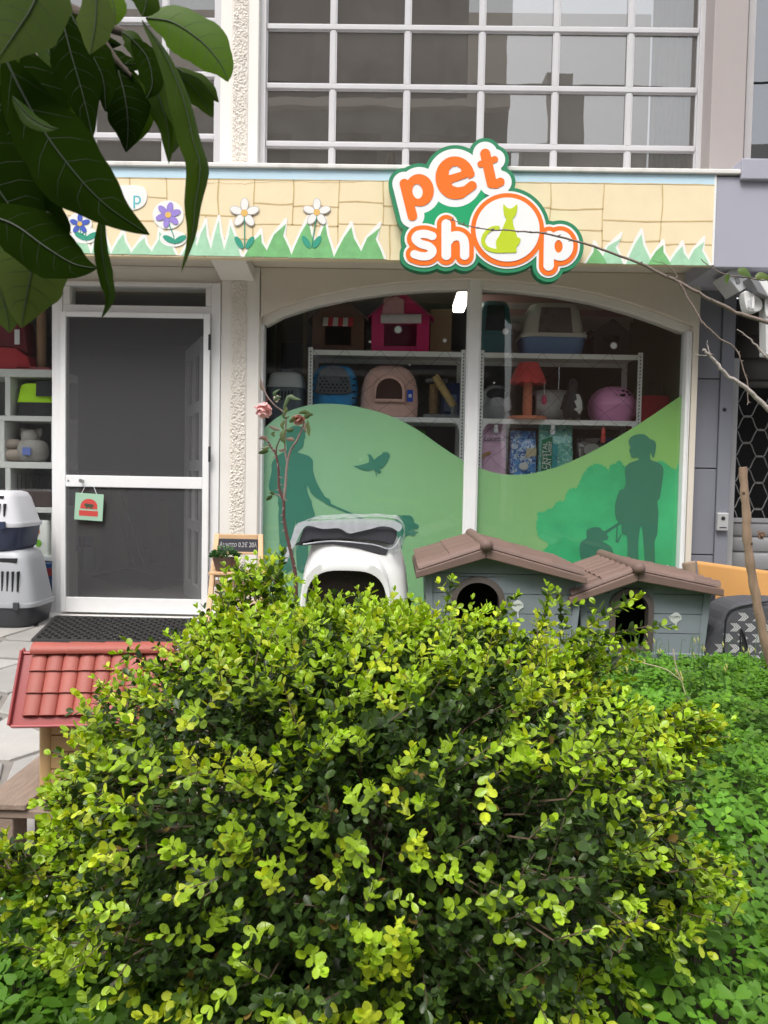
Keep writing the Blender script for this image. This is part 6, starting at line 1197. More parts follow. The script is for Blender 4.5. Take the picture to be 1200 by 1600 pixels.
dog_house(998, 893, 890, 934, 1132, 921, 4.27, 5.06, 908, 1108, 1027, (952, 1021, 918, 1022), 'smaller grey plastic dog house with brown tiled roof beside the orange sheet', (1055, 966), 7)

# ---- orange sheet and chevron bag at the right
YO = 4.95; om = mat('orange_card', (.55, .28, .085), .7, .10, 4, bump=.1, bscale=20)
def ofn(u, v):
    x0_, x1_ = P(1093, 920, YO).x, P(1240, 920, YO).x; zt2 = P(1100, 878, YO).z - u * .07; zb_ = -.018; x = x0_ + (x1_ - x0_) * u + (1 - v) * .07; z = zb_ + (zt2 - zb_) * v
    return (x, YO + .012 * math.sin(u * 5 + 1) + .05 * v + .008 * math.sin(v * 3 + u * 4), z)
t = thing('orange_sheet', 'large orange card sheet propped behind the chevron bag', 'sheet', (P(1150, 960, YO).x, YO, .08)); MB().grid(ofn, 30, 20).build('sheet', om, t, smooth=60, solid=.003)
def cfn(u, v):
    a = v * 2.6; p = ofn(0, 1 - u * .28); r_ = .03; return (p[0] - .002 - r_ * math.sin(a) * (1 - u * .5) - .05 * v, p[1] + r_ * (1 - math.cos(a)) + .02, p[2] - .03 * v * (1 - u))
MB().grid(cfn, 10, 14).build('curled_corner', mat('card_back', (.33, .24, .17), .8), t, smooth=60, solid=.003)
YB = 4.45; bgm = mat('bag_fabric', (.075, .075, .085), .85, .15, 60, bump=.4, bscale=300); t = thing('chevron_bag', 'grey travel bag with white chevron print standing in the clover', 'bag', (P(1160, 1010, YB).x, YB + .15, .08))
bx0_, bx1_ = P(1100, 990, YB).x, P(1262, 990, YB).x; zbb, zbt = -.02, P(1180, 940, YB).z
prof = [(0, 0), (-.01, .18), (.03, .40), (.10, .58), (.17, .68), (.235, .88), (.33, .96), (.55, 1.0), (.8, 1.0), (1, .92), (1, 0)]
pl = [(bx0_ + (bx1_ - bx0_) * a, zbb + (zbt - zbb) * b) for a, b in prof]
MB().prism(pl, YB, YB + .30).build('body', bgm, t, bevel=.035)
wch = mat('chevron_white', (.50, .50, .50), .8, .15, 80); ch = 0; rr_ = random.Random(2)
def inside(x, z):
    for (xa_, za_), (xb_, zb_) in zip(pl[:-1], pl[1:-1]):
        if xa_ <= x <= xb_ and xb_ > xa_: return z < za_ + (zb_ - za_) * (x - xa_) / (xb_ - xa_) - .03
    return False
for j in range(7):
    for i in range(9):
        x = bx0_ + .05 + i * .085 + (.042 if j % 2 else 0); z = zbb + .03 + j * .062; s_ = .024
        if not inside(x + .03, z + .02) or not inside(x - .03, z + .02) or x > bx1_ - .08: continue
        for k in range(3):
            ox = x + (k - 1) * .014; MB().prism([(ox - s_ * .6, z - s_), (ox - s_ * .6 + .009, z - s_), (ox + s_ * .45 + .009, z), (ox + s_ * .45, z)], YB - .0012, YB - .0004).build('chevron', wch, t); MB().prism([(ox + s_ * .45, z + .0004), (ox + s_ * .45 + .009, z + .0004), (ox - s_ * .6 + .009, z + s_), (ox - s_ * .6, z + s_)], YB - .0012, YB - .0004).build('chevron', wch, t)
for pxs in ([(1130, 1035), (1133, 985), (1136, 962), (1150, 950), (1200, 940)], [(1157, 1035), (1158, 983), (1168, 1010)]): MB().tube([(P(a, b, YB - .004).x, YB - .004, P(a, b, YB - .004).z) for a, b in crom(pxs, 4, False)], .005, 6).build('piping', black_pl, t, smooth=60)
MB().prism(XZ([(1158, 982), (1164, 990), (1169, 1015), (1160, 1022)], YB), YB - .003, YB - .001).build('mesh_pocket', dark, t)
q = P(1105, 985, YB + .2); box_item('folded_textile', mat('textile_dark', (.03, .03, .04), .9), P(1094, 985, YB + .4).x, P(1112, 985, YB + .4).x, YB + .36, YB + .46, -.02, .38, 'dark folded textile squeezed between dog house and orange sheet', 'textile', mat('textile_red', (.35, .03, .03), .9))
# white speckled stone and pallets with the red-roofed house
t = thing('whitewashed_stone', 'white speckled stone slab lying under the pallet corner', 'stone', tuple(P(70, 1430, 1.75)))
Yk = 1.72; cs_ = [P(18, 1434, Yk), P(108, 1424, Yk + .02), P(118, 1398, Yk + .16), P(82, 1394, Yk + .16)]
MB().hexa([(p.x, p.y, p.z - .09) for p in cs_] + [tuple(p) for p in cs_]).build('slab', mat('whitewash', (.62, .62, .62), .85, .12, 25, bump=.6, bscale=50, stain=.8, stain_rgb=(.25, .24, .22)), t, bevel=.008)
c2 = [P(-60, 1442, Yk - .03), P(64, 1456, Yk - .05), P(62, 1436, Yk + .1), P(-50, 1425, Yk + .1)]; MB().hexa([(p.x, p.y, p.z - .10) for p in c2] + [tuple(p) for p in c2]).build('base_stone', mat('dark_stone', (.10, .095, .085), .9, .25, 15, bump=.6, bscale=50), t, bevel=.01)
c3 = [P(182, 1322, 1.95), P(222, 1318, 1.95), P(226, 1296, 2.05), P(190, 1300, 2.05)]; t = thing('whitewashed_stone', 'second white stone half hidden by the shrub under the pallet', 'stone', tuple(c3[0])); MB().hexa([(p.x, p.y, ground_z(p.y) - .02) for p in c3] + [tuple(p) for p in c3]).build('block', MATS['whitewash'], t, bevel=.008)
ZD = .04; YP0 = 2.22
t = thing('wooden_pallet', 'weathered wooden pallet carrying the red-roofed cat house', 'pallet', (P(60, 1300, 2.3).x, 2.6, ground_z(2.5)))
xp0 = P(-34, 1270, YP0).x
rpl = random.Random(8); x = xp0
for k in range(6):
    wv = .145; x1_ = x + wv; yo = rpl.uniform(-.012, .012)
    MB().box(x, x1_, YP0 + yo, YP0 + .86 + yo, ZD - .024 + rpl.uniform(-.002, .002), ZD + rpl.uniform(-.003, .001)).build('plank', wood_m, t, bevel=.004); x = x1_ + (.052 if k != 0 else .045)
xe_ = x - .04
for k, y in enumerate((YP0 + .004, YP0 + .38, YP0 + .76)): BX('cross_board', wood_x, t, xp0 - .005, xe_, y, y + .095, ZD - .050, ZD - .0275, bevel=.003)
for y in (YP0 + .006, YP0 + .38, YP0 + .76):
    for xk in (xp0, (xp0 + xe_) / 2 - .05, xe_ - .1): BX('block', wood_x, t, xk, xk + .1, y + .002, y + .092, ground_z(y) - .03, ZD - .0505, bevel=.004)
MB().hexa([(xp0 + .12, YP0 + .1, -.10), (xp0 + .15, YP0 + .1, -.10), (xp0 + .15, YP0 + .7, -.10), (xp0 + .12, YP0 + .7, -.10), (xp0 + .12, YP0 + .1, -.02), (xp0 + .15, YP0 + .1, -.02), (xp0 + .15, YP0 + .7, -.02), (xp0 + .12, YP0 + .7, -.02)]).build('stringer', wood_m, t, bevel=.003)
# cat house
red = mat('tile_red', (.36, .088, .065), .55, .12, 9, bump=.2, bscale=160, objvar=.08, stain=.35, stain_rgb=(.27, .075, .06)); redt = mat('trim_red', (.31, .05, .05), .35, .06); tan = mat('house_tan', (.52, .34, .16), .55, .05, 8, bump=.1, bscale=160)
Ye, Yr = 2.30, 2.39; ze_ = P(140, 1118, Ye).z; zr_ = P(150, 1016, Yr).z
xt0, xt1 = P(36, 1108, Ye).x, P(258, 1100, Ye).x
t = thing('cat_house', 'small tan cat house with red tiled roof standing on the pallet', 'cat house', (P(150, 1240, 2.36).x, Yr, ZD)); t.rotation_euler.z = rad(7)
sl_ = Vector((0, Yr - Ye, zr_ - ze_)); SL = sl_.length; sd_ = sl_.normalized(); nrm = Vector((0, -sd_.z, sd_.y))
cols_, rows_ = 9, 3; pw_ = (xt1 - xt0) / cols_; rl = SL / rows_
for s_ in (-1, 1):
    fl = lambda p: Vector((p.x, p.y if s_ < 0 else 2 * Yr - p.y, p.z))
    sb = MB(); q = [Vector((xt0 - .035, Ye - .02, ze_ - .022)), Vector((xt1 + .03, Ye - .02, ze_ - .022)), Vector((xt1 + .03, Yr, zr_)), Vector((xt0 - .035, Yr, zr_))]; sb.hexa([fl(p - nrm * .012) for p in q] + [fl(p) for p in q]); sb.build('roof_slab', redt, t, bevel=.004)
    for xe2 in (xt0 - .037, xt1 + .028): m_ = MB(); q2 = [Vector((xe2, Ye - .02, ze_ - .022)), Vector((xe2 + .008, Ye - .02, ze_ - .022)), Vector((xe2 + .008, Yr, zr_)), Vector((xe2, Yr, zr_))]; m_.hexa([fl(p - nrm * .014) for p in q2] + [fl(p + nrm * .016) for p in q2]); m_.build('verge_trim', redt, t, bevel=.003)
    m_ = MB(); q2 = [Vector((xt0 - .028, Ye - .024, ze_ - .027)), Vector((xt1 + .027, Ye - .024, ze_ - .027)), Vector((xt1 + .027, Ye - .016, ze_ - .020)), Vector((xt0 - .028, Ye - .016, ze_ - .020))]; m_.hexa([fl(p - nrm * .012) for p in q2] + [fl(p + nrm * .012) for p in q2]); m_.build('eave_trim', redt, t, bevel=.003)
    n_ = 10; tm = MB(); vs_ = []
    for r_, (v, lift) in enumerate(((0, .012), (.92, .005), (1.06, .003))):
        for k in range(n_ + 1): a = math.pi * k / n_; vs_.append((-math.cos(a) * pw_ * .5, v * rl, lift + .011 * math.sin(a)))
    vs_ += [(-math.cos(math.pi * k / n_) * pw_ * .5, 0, .0) for k in range(n_ + 1)]
    tm.add(vs_, [(r_ * (n_ + 1) + k, r_ * (n_ + 1) + k + 1, (r_ + 1) * (n_ + 1) + k + 1, (r_ + 1) * (n_ + 1) + k) for r_ in range(2) for k in range(n_)] + [(3 * (n_ + 1) + k, 3 * (n_ + 1) + k + 1, k + 1, k) for k in range(n_)])
    first = None
    for r_ in range(rows_):
        for c_ in range(cols_):
            o_ = Vector((xt0 + pw_ * (c_ + .5), Ye, ze_)) + sd_ * (rl * r_) + nrm * .001
            if s_ < 0: M_ = Matrix(((1, 0, 0, o_.x), (0, sd_.y, nrm.y, o_.y), (0, sd_.z, nrm.z, o_.z), (0, 0, 0, 1)))
            else: M_ = Matrix(((-1, 0, 0, o_.x), (0, -sd_.y, -nrm.y, 2 * Yr - o_.y), (0, sd_.z, nrm.z, o_.z), (0, 0, 0, 1)))
            if first is None: first = tm.build('tile', red, t, smooth=40); ob = first
            else: ob = first.copy(); COL.objects.link(ob)
            ob.matrix_basis = M_
rl4 = (xt1 - xt0) / 4
for k in range(4): MB().loft([[(xt0 + rl4 * k + u * rl4 * 1.0, Yr + (.032 + b) * math.cos(a), zr_ + .004 + (.020 + b) * math.sin(a)) for a in np.linspace(-.3, math.pi + .3, 12)] for u, b in ((0.0, .003), (.5, .002), (.995, 0))]).build('ridge_tile', red, t, smooth=50)
hx0, hx1 = P(66, 1190, 2.36).x, P(250, 1190, 2.36).x; hy0, hy1 = 2.36, 2 * Yr - 2.36
zw = ZD + .0015; hp = (ze_ + .03 - zw) / 5
for k in range(5):
    a, b = zw + hp * k, zw + hp * (k + 1) - .003
    BX('plank', tan, t, hx0 + .03, hx1 - .03, hy0, hy0 + .012, a, b, bevel=.002); BX('plank', tan, t, hx0 + .03, hx1 - .03, hy1 - .012, hy1, a, b, bevel=.002); BX('plank', tan, t, hx0, hx0 + .012, hy0 + .03, hy1 - .03, a, b, bevel=.002); BX('plank', tan, t, hx1 - .012, hx1, hy0 + .03, hy1 - .03, a, b, bevel=.002)
core2 = mat('house_tan_groove', (.22, .13, .06), .8); BX('inner_shell', core2, t, hx0 + .0125, hx1 - .0125, hy0 + .0125, hy1 - .0125, zw, ze_ + .03, bevel=0)
for X_ in (hx0 - .004, hx1 - .030):
    for Yq in (hy0 - .004, hy1 - .030): MB().loft([se_ring(X_ + .017, Yq + .017, z_, .019, .019, 3, 16) for z_ in (zw, ze_ + .02)]).build('corner_post', tan, t, smooth=40)
MB().prism([(hx0 + .013, ze_ + .031), (hx1 - .013, ze_ + .031), (hx1 - .013, zr_ - .06), (hx0 + .013, zr_ - .06)], Yr - .04, Yr + .04).build('gable', tan, t)
# ================================================================== PLANTS
LEAF_V = np.array([(0, 0, 0), (-.22, .30, .03), (-.315, .60, .02), (-.20, .88, 0), (0, 1.0, -.03), (.20, .88, 0), (.315, .60, .02), (.22, .30, .03), (0, .32, -.05), (0, .66, -.06)])
LEAF_F = [(0, 8, 1), (1, 8, 9, 2), (2, 9, 3), (3, 9, 4), (0, 7, 8), (7, 6, 9, 8), (6, 5, 9), (5, 4, 9)]
def frames(d, up):
    """columns x, y(=d), z for arrays of directions d and rough normals up"""
    d = d / np.linalg.norm(d, axis=1, keepdims=True); x = np.cross(d, up); x /= (np.linalg.norm(x, axis=1, keepdims=True) + 1e-9); z = np.cross(x, d)
    return np.stack([x, d, z], axis=2)
def scatter(name, tv, tf, pos, R, size, tint, m, parent=None, smooth=True):
    N, n = len(pos), len(tv); V = np.einsum('nij,vj->nvi', R, tv) * size[:, None, None] + pos[:, None, :]
    loops = []; starts = []; tot = []; 
    base = np.arange(N)[:, None] * n
    per = [len(f) for f in tf]; flat = np.array([i for f in tf for i in f]); L_ = (base + flat[None, :]).ravel()
    pt = np.tile(np.array(per), N); ps = np.concatenate([[0], np.cumsum(pt)[:-1]])
    me = bpy.data.meshes.new(name); me.vertices.add(N * n); me.vertices.foreach_set('co', V.ravel().astype(np.float32)); me.loops.add(len(L_)); me.loops.foreach_set('vertex_index', L_.astype(np.int32)); me.polygons.add(len(pt)); me.polygons.foreach_set('loop_start', ps.astype(np.int32)); me.polygons.foreach_set('loop_total', pt.astype(np.int32)); me.update(calc_edges=True)
    ca = me.color_attributes.new('tint', 'FLOAT_COLOR', 'POINT'); col = np.ones((N, n, 4), np.float32); col[:, :, :3] = tint[:, None, :]; ca.data.foreach_set('color', col.ravel())
    if smooth: me.shade_smooth()
    return link(name, me, m, parent)
box_leaf = leafmat('box_leaf', 0.36, 0.22, spec=.35); clover_leaf = leafmat('clover_leaf', 0.55, 0.28, spec=.3); small_leaf = leafmat('small_leaf', .45, .25)
bark = mat('twig_bark', (.13, .09, .06), .9, .3, 40, bump=.6, bscale=120)

# ---- the big box shrub in front
BC = np.array([-0.04, 1.45, 0.37]); BR = np.array([.55, .50, .345])
shrub = thing('box_shrub', 'big round box shrub with yellow-green new shoots in the foreground', 'shrub', (-.02, 1.45, -.06))
rg = np.random.default_rng(5)
def bush_r(d):
    """distance from the centre to the shrub's surface along unit directions d: boxy, lumpy"""
    e = 2.5; r = 1.0 / (np.sum(np.abs(d / BR) ** e, axis=1)) ** (1 / e) * (1 - .36 * np.clip(-d[:, 2] * 1.4, 0, 1))
    l = np.array([mnoise.noise(Vector(tuple(q * 2.6))) * .16 + mnoise.noise(Vector(tuple(q * 6.0 + 3))) * .11 for q in d]); return r * (1 + l)
NS = 6800
d = rg.normal(size=(NS * 2, 3)); d /= np.linalg.norm(d, axis=1, keepdims=True); d = d[d[:, 2] > -.75][:NS]; NS = len(d)
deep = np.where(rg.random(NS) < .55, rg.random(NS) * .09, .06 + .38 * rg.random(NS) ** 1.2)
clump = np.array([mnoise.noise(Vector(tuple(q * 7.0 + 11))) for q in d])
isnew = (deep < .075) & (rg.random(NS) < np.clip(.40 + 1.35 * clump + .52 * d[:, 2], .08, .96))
rad_ = bush_r(d) * (1 - deep) + np.where(isnew, rg.random(NS) * .05, 0)
spos = BC + d * rad_[:, None]
sdir = d * .75 + np.array([0, 0, .55]) + rg.normal(size=(NS, 3)) * .45; sdir /= np.linalg.norm(sdir, axis=1, keepdims=True)
slen = np.where(isnew, rg.uniform(.045, .095, NS), rg.uniform(.05, .10, NS))
spos = spos - sdir * slen[:, None] * .55
extra = []       # longer shoots that stand out of the crown (px tip, px base, depth)
for (bx, by, tx, ty, Y, n_) in ((420, 995, 440, 872, 1.62, 6), (385, 985, 372, 880, 1.6, 6), (452, 960, 425, 868, 1.7, 5), (360, 1000, 345, 925, 1.5, 4), (690, 990, 706, 905, 1.65, 5), (840, 1000, 858, 925, 1.6, 5), (870, 1010, 985, 935, 1.45, 7), (900, 1000, 1030, 975, 1.5, 7), (760, 990, 800, 935, 1.6, 4), (880, 990, 872, 925, 1.6, 4), (620, 985, 640, 935, 1.7, 4), (300, 1060, 190, 1018, 1.4, 6), (280, 1130, 130, 1150, 1.3, 7), (260, 1200, 95, 1205, 1.3, 7), (240, 1290, 70, 1250, 1.3, 7), (230, 1350, 20, 1335, 1.3, 9), (240, 1380, 5, 1390, 1.3, 8), (220, 1330, 60, 1300, 1.35, 8), (1000, 1150, 1100, 1135, 1.45, 6), (1000, 1200, 1085, 1175, 1.4, 5), (980, 1380, 1115, 1345, 1.3, 7), (980, 1420, 1110, 1400, 1.3, 6), (940, 1480, 985, 1560, 1.15, 5), (250, 1490, 215, 1545, 1.15, 4), (300, 1450, 225, 1470, 1.2, 5), (180, 1480, 60, 1440, 1.25, 5), (120, 1500, 0, 1470, 1.2, 4)):
    a, b = P(bx, by, Y), P(tx, ty, Y - .03)
    for k in range(n_): extra.append((np.array(a.lerp(b, (k + .4) / n_)), np.array((b - a).normalized()), .5 + .5 * k / n_, (b - a).length / n_))
for (cx_, cy_, Y, rx_, ry_, n_) in ((400, 955, 1.62, 62, 62, 70), (350, 1015, 1.5, 55, 45, 36), (100, 1365, 1.3, 115, 45, 130), (170, 1250, 1.32, 70, 55, 60), (160, 1470, 1.22, 90, 30, 40), (1050, 1370, 1.32, 70, 60, 60), (915, 1045, 1.5, 60, 40, 30), (1060, 1160, 1.45, 50, 45, 45)):   # side lobes
    for k in range(n_):
        a_, q_ = rg.uniform(0, 6.283), rg.random() ** .5; p = P(cx_ + rx_ * q_ * math.cos(a_), cy_ + ry_ * q_ * math.sin(a_), Y + rg.normal() * .05); o_ = np.array(p) - BC; extra.append((np.array(p), o_ / np.linalg.norm(o_) * .8 + np.array([0, 0, .45]) + rg.normal(size=3) * .35, 1, rg.uniform(.03, .06)))
leafpos = []; leafR = []; leaft = []; leafs = []; twig = MB()
def add_sprig(p, dr, L_, new, g_):
    """opposite pairs of leaves along one shoot"""
    dr = dr / np.linalg.norm(dr); n_ = max(2, int(L_ / (.0125 if new else .0135))); u = np.cross(dr, g_.normal(size=3)); u /= np.linalg.norm(u); v = np.cross(dr, u)
    hue = g_.random(); val = g_.uniform(.75, 1.2)
    for k in range(n_ + 1):
        t_ = k / n_; q = p + dr * (L_ * t_) + np.array([0, 0, -.008 * t_ * t_])
        sides = (0, math.pi) if k < n_ else (0.3, 2.4, 4.5)[: (3 if new else 2)]
        for a in sides:
            a = a + (math.pi / 2 if k % 2 else 0) + g_.normal() * .25; o = u * math.cos(a) + v * math.sin(a); sp_ = g_.uniform(.75, 1.1) if k < n_ else .35
            ld = dr * (1.1 - .35 * sp_) + o * sp_ + g_.normal(size=3) * .12 - np.array([0, 0, .12]); nrm_ = dr * .6 - o * .5 + np.array([0, 0, .9]) + g_.normal(size=3) * .25
            sz_ = (g_.uniform(.0135, .025) if new else g_.uniform(.0115, .0215)) * (1 - .25 * t_ if new else 1)
            if new and t_ > .12:
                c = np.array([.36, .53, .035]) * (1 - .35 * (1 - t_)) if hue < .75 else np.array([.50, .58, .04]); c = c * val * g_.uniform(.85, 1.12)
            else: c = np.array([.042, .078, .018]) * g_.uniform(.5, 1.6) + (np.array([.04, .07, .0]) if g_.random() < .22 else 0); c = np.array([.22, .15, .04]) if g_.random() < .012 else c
            leafpos.append(q); leafR.append((ld, nrm_)); leaft.append(c); leafs.append(sz_)
for i in range(NS):
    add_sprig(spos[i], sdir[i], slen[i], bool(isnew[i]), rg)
    if i % 3 == 0: a, b = Vector(spos[i]), Vector(spos[i] + sdir[i] * slen[i]); twig.tube([a - (a - Vector(BC)) * .10, a, b], [.0016, .0013, .0007], 3, cap=False)
for p, dr, br, L_ in extra:
    dr = dr / np.linalg.norm(dr)
    add_sprig(p, dr, L_, rg.random() < .8, rg)
    if rg.random() < .9:
        q = dr + rg.normal(size=3) * .7; add_sprig(p, q / np.linalg.norm(q), rg.uniform(.03, .05), True, rg)
    a = Vector(p); twig.tube([a - Vector(dr) * .02, a + Vector(dr) * L_ * .8], [.0013, .0007], 4, cap=False)
LP, LT, LS = np.array(leafpos), np.array(leaft), np.array(leafs); LD, LN = np.array([a for a, b in leafR]), np.array([b for a, b in leafR]); LR = frames(LD, LN)
facing = np.abs(np.einsum('ni,ni->n', LR[:, :, 2], (np.array(EYE) - LP) / np.linalg.norm(np.array(EYE) - LP, axis=1, keepdims=True)))
dist = np.linalg.norm(LP - np.array(EYE), axis=1)
score = LS / dist * facing * (LT[:, 1] > .2) * (rg.random(len(LP)) > .0)
vd = (LP - BC); outw = np.linalg.norm(vd / BR, axis=1); score = score * (outw > .95) * (vd[:, 1] < .1)
cand = np.argsort(-score)[:1200]; pick = rg.choice(cand, 300, replace=False)
keep = np.ones(len(LP), bool); keep[pick] = False
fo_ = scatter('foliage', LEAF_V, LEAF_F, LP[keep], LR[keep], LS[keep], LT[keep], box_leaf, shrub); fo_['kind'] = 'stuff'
lmesh = bpy.data.meshes.new('leaf'); lmesh.from_pydata([tuple(v) for v in LEAF_V], [], LEAF_F); lmesh.shade_smooth(); lmesh.materials.append(leafmat('new_leaf', .34, .22, attr=False, rgb=((.25, .42, .022), (.42, .58, .03))))
for i in pick:
    o = bpy.data.objects.new('leaf', lmesh); COL.objects.link(o); attach(o, shrub); M_ = Matrix.Identity(4)
    for a in range(3):
        for b in range(3): M_[a][b] = LR[i][a][b] * LS[i]
        M_[a][3] = LP[i][a]
    o.matrix_basis = M_
twig.build('twigs', bark, shrub, fix=False)['kind'] = 'stuff'
st_ = MB(); rs = random.Random(6)
for k in range(46):
    a = rs.uniform(0, 6.28); e = rs.uniform(.2, .68); tgt = Vector(BC) + Vector((BR[0] * math.cos(a) * e, BR[1] * math.sin(a) * e, rs.uniform(-.1, .24))); b0_ = Vector((BC[0] + rs.uniform(-.06, .06), BC[1] + rs.uniform(-.06, .06), -.12)); md = b0_.lerp(tgt, .5) + Vector((rs.uniform(-.05, .05), rs.uniform(-.05, .05), .05))
    st_.tube(crom([tuple(b0_), tuple(md), tuple(tgt)], 4, False), [.010 - .0075 * i / 8 for i in range(9)], 5)
st_.build('stems', bark, shrub, fix=False)

# ---- clover carpet of the bed
CL_V = [(0, 0, 0)]; CL_F = []
for k in range(3):
    a = 2 * math.pi * k / 3; c, s_ = math.cos(a), math.sin(a); o = len(CL_V)
    for (x, y, z) in ((-.20, .26, .02), (-.34, .62, .0), (-.26, .92, -.03), (-.08, .98, -.03), (0, .86, -.07), (.08, .98, -.03), (.26, .92, -.03), (.34, .62, .0), (.20, .26, .02), (0, .45, -.07)): CL_V.append((x * c - y * s_, x * s_ + y * c, z))
    CL_F += [(0, o + 9, o), (o, o + 9, o + 1), (o + 1, o + 9, o + 2), (o + 2, o + 9, o + 4, o + 3), (0, o + 8, o + 9), (o + 8, o + 7, o + 9), (o + 7, o + 6, o + 9), (o + 6, o + 5, o + 4, o + 9)]
def canopy(x, y):
    if x < -.25 and y < 1.75: h = .19
    else: h = np.interp(y, [0.9, 1.3, 1.8, 2.4, 3.2, 4.0, 4.35], [.15, .19, .20, .17, .13, .09, .07])
    return h + .05 * mnoise.noise(Vector((x * 3.2, y * 3.2, 1))) + .03 * mnoise.noise(Vector((x * 9, y * 9, 5)))
pos, dirs, nrms, siz, tin = [], [], [], [], []; stalk = MB(); rc2 = np.random.default_rng(9)
cnt = 0
while cnt < 21000:
    if rc2.random() < .80: x, y = rc2.uniform(-.35, 2.5), .9 + 3.44 * rc2.random() ** 1.05
    else: x, y = rc2.uniform(-1.35, .3), rc2.uniform(.85, 1.62)
    if x > .40 + .62 * y + .25 or x < -.75 * y - .2: continue
    if ((x - BC[0]) / .40) ** 2 + ((y - BC[1]) / .34) ** 2 < 1: continue
    cnt += 1; h = canopy(x, y); f_ = rc2.random() ** 1.8; z = h - f_ * .13
    tilt = rc2.normal(size=2) * .38; nn = np.array([tilt[0], tilt[1] - .22, 1.0]); dd = rc2.normal(size=3); dd -= nn * dd.dot(nn) / nn.dot(nn)
    pos.append((x, y, z)); dirs.append(dd); nrms.append(nn); siz.append(rc2.uniform(.015, .034)); g = rc2.uniform(.65, 1.3) * (1 + .55 * mnoise.noise(Vector((x * 4, y * 4, 9))))
    c = np.array([.095, .225, .018]) * g + (np.array([.04, .05, .0]) if rc2.random() < .12 else 0); tin.append(c)
    if cnt % 3 == 0: stalk.tube([(x + rc2.normal() * .02, y + rc2.normal() * .02, z - .12), (x, y, z)], .0011, 3, cap=False)
pos, siz, tin = np.array(pos), np.array(siz), np.array(tin)
co = scatter('clover', np.array(CL_V), CL_F, pos, frames(np.array(dirs), np.array(nrms)), siz, tin, clover_leaf)
tag(co, 'bright green clover carpet filling the bed right of the shrub', 'clover', kind='stuff')
sk = stalk.build('stalks', mat('clover_stalk', (.06, .15, .03), .6, .2), co, fix=False); sk['kind'] = 'stuff'
# flower stalks with closed buds in front of the dog houses
fs = MB(); bd = MB()
for k in range(70):
    x, y = rc2.uniform(.9, 2.3), rc2.uniform(3.3, 4.2); z = canopy(x, y); h = rc2.uniform(.05, .13); lx = rc2.normal() * .02; fs.tube([(x, y, z - .1), (x + lx, y, z + h), (x + lx * 1.6, y, z + h + .012), (x + lx * 2 + .008, y, z + h)], [.0018, .0014, .001, .001], 4, cap=False)
    if k % 2: bd.tube([(x + lx * 2 + .008, y, z + h), (x + lx * 2 + .014, y, z + h - .014), (x + lx * 2 + .017, y, z + h - .028)], [.002, .005, .001], 5)
fo2 = fs.build('clover_flower_stalks', MATS['clover_stalk'], fix=False); tag(fo2, 'thin clover flower stalks with drooping buds before the dog houses', 'flowers', kind='stuff'); bd.build('buds', mat('bud_yellow', (.50, .48, .16), .6, .2), fo2, fix=False)['kind'] = 'stuff'
for pts, lab in (([(1052, 1014), (1056, 1040), (1066, 1068), (1071, 1085)], 'straw coloured dry stalk standing in the clover before the smaller dog house'), ([(978, 1028), (1005, 1036), (1040, 1046), (1062, 1062)], 'thin dry straw lying over the clover edge beside the shrub')):
    tag(MB().tube([P(a, b, 3.0) for a, b in crom(pts, 4, False)], .0022, 6).build('dry_stalk', mat('straw', (.50, .42, .28), .85, .2, 30), smooth=60), lab, 'stalk')

# ---- rose in front of the window
YRs = 2.35; R5 = lambda x, y: P(380 + x / 5, 560 + y / 5, YRs)
rose = thing('rose_bush', 'thin thorny rose stems with pink blooms before the window', 'rose', tuple(P(470, 1000, YRs)))
rsm = mat('rose_stem', (.11, .045, .04), .6, .25, 30); rsm2 = mat('rose_stem_pale', (.26, .19, .17), .7, .25, 30)
def rstem(pts, r0, r1, m):
    pp = crom([tuple(R5(*p)) for p in pts], 5, False); n_ = len(pp); MB().tube(pp, [r0 + (r1 - r0) * i / (n_ - 1) for i in range(n_)], 7).build('stem', m, rose, smooth=60); return pp
thorn = MB()
def thorns(pp, every, s_, seed):
    r_ = random.Random(seed)
    for i in range(1, len(pp) - 1, every):
        p = Vector(pp[i]); d_ = Vector((r_.uniform(-1, 1), r_.uniform(-.6, .2), r_.uniform(-.3, .4))).normalized(); thorn.tube([p, p + d_ * s_ * .5, p + d_ * s_ + Vector((0, 0, -s_ * .2))], [s_ * .28, s_ * .14, .0002], 5)
pa = rstem([(430, 2300), (410, 1750), (390, 1590), (345, 1400), (318, 1250), (315, 1110), (280, 1010), (275, 870), (255, 750), (215, 690), (190, 640), (175, 610)], .0065, .0025, rsm); thorns(pa, 2, .014, 1)
pb_ = rstem([(316, 1110), (330, 1000), (340, 850), (370, 720), (420, 640), (465, 540), (475, 490), (430, 470)], .0045, .0025, rsm2); thorns(pb_, 3, .010, 2)
rstem([(345, 830), (325, 690), (330, 560), (330, 440), (250, 370), (190, 300), (160, 230), (138, 160)], .003, .0018, rsm2); rstem([(258, 750), (262, 690), (295, 610), (310, 560)], .0025, .0015, rsm); rstem([(300, 1090), (270, 1065), (235, 1065)], .002, .0015, rsm2); rstem([(190, 300), (185, 340), (180, 370)], .002, .002, rsm)
thorn.build('thorns', rsm2, rose, fix=False)
rl_m = leafmat('rose_leaf', .5, .2, attr=False, rgb=((.035, .075, .025), (.12, .15, .05))); rl_d = leafmat('rose_leaf_dry', .6, .2, attr=False, rgb=((.16, .08, .05), (.20, .19, .15)))
